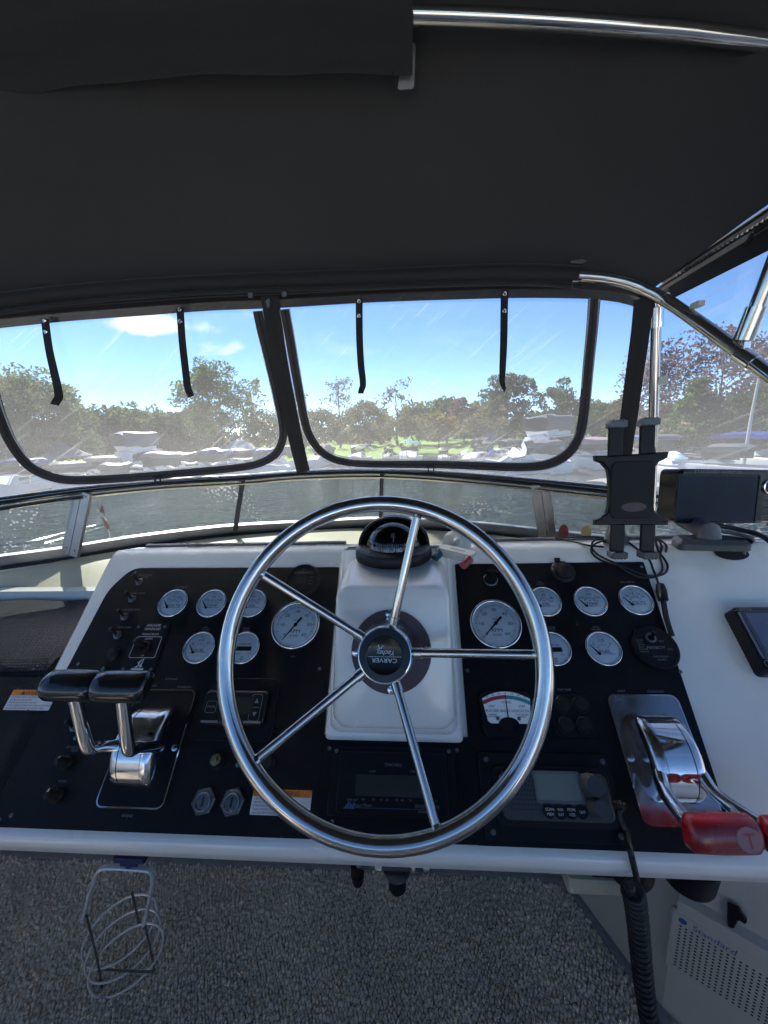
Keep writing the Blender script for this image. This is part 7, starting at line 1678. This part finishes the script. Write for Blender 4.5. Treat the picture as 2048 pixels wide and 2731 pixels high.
    if kind == 'covered':
        rows = [[(-Lh * 0.48 + Lh * 0.86 * f, Bm * 0.47 * s_ * (1 - max(f - 0.6, 0) ** 2 * 3), Fb + 0.1 + (1 - abs(s_)) * (1.0 * math.sin(PI * min(f * 1.2 + 0.1, 1)) ** 0.6)) for s_ in np.linspace(-1, 1, 9)] for f in np.linspace(0, 1, 10)]; g = G(); g.grid(rows, thick=0.03); g.build('mooring_cover', cover, t, ang=50)
    # bow rail
    g = G(); pr = []
    for f in np.linspace(0.55, 1.0, 7):
        bb = Bm / 2 * max(1 - max(f - 0.35, 0) ** 2.2 * 2.55, 0.03) * 0.9; pr.append((-Lh / 2 + Lh * f, bb, Fb * (0.82 + 0.35 * f * f) + 0.55))
    full = pr + [(a, -b_, c) for a, b_, c in pr[::-1]]; g.tube(full, 0.03, 5)
    for a, b_, c in pr[::2]:
        for s_ in (-1, 1): g.tube([(a, s_ * b_, c - 0.55), (a, s_ * b_, c)], 0.025, 5)
    g.build('bow_rail', 'stainless', t)
    return t
boat(20, 46, 150, 8.5, 'white cruiser with blue canvas at the left picture edge', 'cover_blue')
boat(118, 47, 100, 9.0, 'long white open boat below the grey pavilion', 'cover_grey', 'open')
boat(268, 54, 118, 10.0, 'big white cruiser under dark grey canvas in the port window', 'cover_grey', 'bridge', stripe='red_gear')
boat(310, 46, 80, 8.5, 'white cruiser with grey canvas below the big covered cruiser', 'cover_taupe')
boat(432, 50, 75, 9.0, 'white sport boat with blue canvas left of the white pavilion', 'cover_blue')
boat(490, 53, 110, 8.0, 'white boat with taupe canvas in front of the white pavilion', 'cover_taupe')
boat(600, 54, 100, 8.0, 'white cruiser with grey canvas behind the centre strip', 'cover_grey')
boat(772, 54, 168, 7.5, 'white boat with dark canvas and teal trim left of the teal boat', 'cover_grey', stripe='cover_teal')
boat(885, 52, 174, 8.5, 'white boat with teal canvas facing the camera', 'cover_teal', stripe='cover_teal')
boat(838, 56, 160, 5.0, 'small dark covered runabout beside the teal boat', 'cover_grey', 'covered')
boat(958, 54, 176, 5.0, 'small white runabout right of the teal boat', 'cover_grey', 'open')
boat(1035, 48, 150, 7.5, 'white boat with bright blue mooring cover', 'cover_blue', 'covered')
boat(1165, 46, 140, 11.0, 'grey canvassed two storey boat in the corner of the large window', 'cover_grey', 'bridge')
boat(1140, 40, 95, 8.0, 'low white cruiser in front of the two storey boat', 'cover_taupe')
boat(1268, 44, 80, 9.0, 'white cruiser with pink canvas left of the corner strip', 'cover_pink')
boat(1390, 48, 70, 9.0, 'white cruiser with dark canvas behind the tablet holder', 'cover_grey')
boat(1475, 50, 62, 9.0, 'white cruiser with taupe canvas right of the stanchion', 'cover_taupe')
boat(1440, 40, 40, 5.0, 'small boat under a sky blue cover beside the stanchion', 'cover_sky', 'covered')
boat(1570, 48, 60, 9.5, 'white cruiser with royal blue canvas at right', 'cover_blue')
boat(1650, 46, 55, 9.0, 'white cruiser with blue canvas at the right picture edge', 'cover_blue')
boat(1560, 38, 70, 8.0, 'white open boat nearest the right picture edge', 'cover_grey', 'open')
boat(180, 50, 95, 7.0, 'white boat with taupe canvas right of the grey pavilion', 'cover_taupe')
boat(372, 52, 100, 7.5, 'white boat with grey canvas right of the big covered cruiser', 'cover_grey')
boat(225, 42, 85, 8.0, 'low white open boat in front of the big covered cruiser', 'cover_grey', 'open')
boat(552, 50, 70, 7.5, 'white boat with sky blue canvas left of the centre strip', 'cover_sky')
boat(690, 55, 150, 6.5, 'white boat with taupe canvas at the left end of the large window', 'cover_taupe')
boat(1088, 52, 120, 7.5, 'white boat with grey canvas between the blue cover and the two storey boat', 'cover_grey')
boat(1218, 48, 100, 8.5, 'white cruiser with taupe canvas right of the two storey boat', 'cover_taupe')
boat(1325, 50, 80, 8.5, 'white cruiser with sky blue canvas just left of the tablet holder', 'cover_sky')
boat(1525, 54, 75, 9.0, 'white cruiser with rose canvas behind the royal blue one', 'cover_pink')
boat(1612, 54, 75, 9.0, 'white cruiser with grey canvas beside the lamp post', 'cover_grey')
# floating dock in front of the right hand boats
pm('dock_board', (0.34, 0.33, 0.31), 0.8, var=0.2, vscale=3)
dk = thing('floating_dock', 'pale grey floating dock running past the boats on the right', 'dock', Matrix())
a, b_ = far(1290, 30, 0.45), far(1760, 27, 0.45); dv_ = (b_ - a); n_ = 46; ax_ = dv_.normalized(); nx = Vector((-ax_.y, ax_.x, 0)); step = dv_.length / n_
for i in range(n_):
    c = a + ax_ * (step * (i + 0.5)); g = G(); g.box(step * 0.94, 2.0, 0.06, (0, 0, 0), frame(c, ax_, nx, Vector((0, 0, 1)))); g.build('board', 'dock_board', dk, ang=0)
g = G(); g.box(dv_.length, 1.9, 0.35, (0, 0, 0), frame((a + b_) / 2 + Vector((0, 0, -0.22)), ax_, nx, Vector((0, 0, 1)))); g.build('float_beam', 'dock_board', dk)
# lamp post
t = thing('lamp_post', 'pale lamp post in front of the copper beech', 'lamp post', Matrix.Translation(far(1620, 44, 0.6))); hp2 = height_of(1630, 812, 44)
g = G(); g.tube([(0, 0, -0.5), (0.05, 0, hp2 * 0.5), (0.2, 0, hp2 - 0.6)], [0.13, 0.11, 0.08], 8); g.build('pole', 'pav_white', t)
g = G(); g.box(0.9, 0.35, 0.22, (-0.25, 0, hp2 - 0.55)); g.build('lamp_head', 'pav_white', t)
# ---- own foredeck, bow rail and flag
g = G(); dz = EYE.z - 2.15
prow = [(XC - 1.9 * (1 - max(f - 0.35, 0) ** 2 * 2.3), 1.2 + 6.6 * f) for f in np.linspace(0, 1, 14)]; prow = [(min(x, XC - 0.02), y) for x, y in prow]
pl = [(x, y, dz) for x, y in prow] + [(2 * XC - x, y, dz) for x, y in prow[::-1]]; g.add(pl, [tuple(range(len(pl) - 1, -1, -1))])
low = [(x + (XC - x) * 0.12, y - 0.05, WL - 0.3) for x, y, z in pl]; n_ = len(pl); g.add(pl + low, [(i, (i + 1) % n_, n_ + (i + 1) % n_, n_ + i) for i in range(n_)])
tag(g.build('foredeck', 'gelcoat', ang=30), kind='structure')
g = G(); g.box(3.6, 0.05, 2.2, (XC, 1.62, EYE.z - 0.75 - 1.1)); tag(g.build('bridge_front', 'gelcoat'), kind='structure')
ZB = Z(0, 1280, 3.318)
t = thing('bow_rail', 'stainless bow rail running forward on the port side', 'rail', Matrix())
hr_ = -1.35
p_r = [at_h(ZB(*q), hr_) for q in ((-160, 600), (0, 580), (200, 560), (415, 512), (600, 462), (850, 403), (950, 398))]
g = G(); g.tube(spline(p_r, 5), 0.014, 8); g.build('top_tube', 'stainless', t)
p_r2 = [at_h(ZB(*q), hr_ - 0.25) for q in ((400, 560), (700, 480), (955, 404))]; g = G(); g.tube(p_r2, 0.011, 8); g.build('lower_tube', 'stainless', t)
for p in (p_r[2], p_r[4], p_r[6]): g = G(); g.tube([p, Vector((p.x, p.y, dz))], 0.013, 8); g.build('stanchion', 'stainless', t)
fb = at_h(ZB(915, 402), hr_); t = thing('flag', 'small red and white flag hanging on the bow staff', 'flag', Matrix.Translation(fb)); kf_ = (at_plane(ZB(885, 200), fb, Vector((0, 1, 0))) - fb)
g = G(); g.tube([(0, 0, 0), kf_ * 1.02], 0.010, 8); g.build('staff', 'pav_white', t)
hs = kf_.length; e1_ = kf_.normalized()
def cloth(f0, f1, wv_, mname, x0=0.0):
    rows = [[(e1_ * (hs * f) + Vector((x0 + wv_ * (1 - f) * s_ * 1.0 + 0.012 * math.sin(9 * f), 0.03 * math.sin(6 * s_ + 8 * f), -0.10 * s_)))[:] for s_ in np.linspace(0, 1, 6)] for f in np.linspace(f0, f1, 7)]
    g = G(); g.grid(rows, thick=0.003); g.build('cloth', mname, t, ang=60)
cloth(0.62, 0.92, hs * 0.55, 'red_gear'); cloth(0.44, 0.62, hs * 0.36, 'hull_white'); cloth(0.06, 0.44, hs * 0.20, 'red_gear')
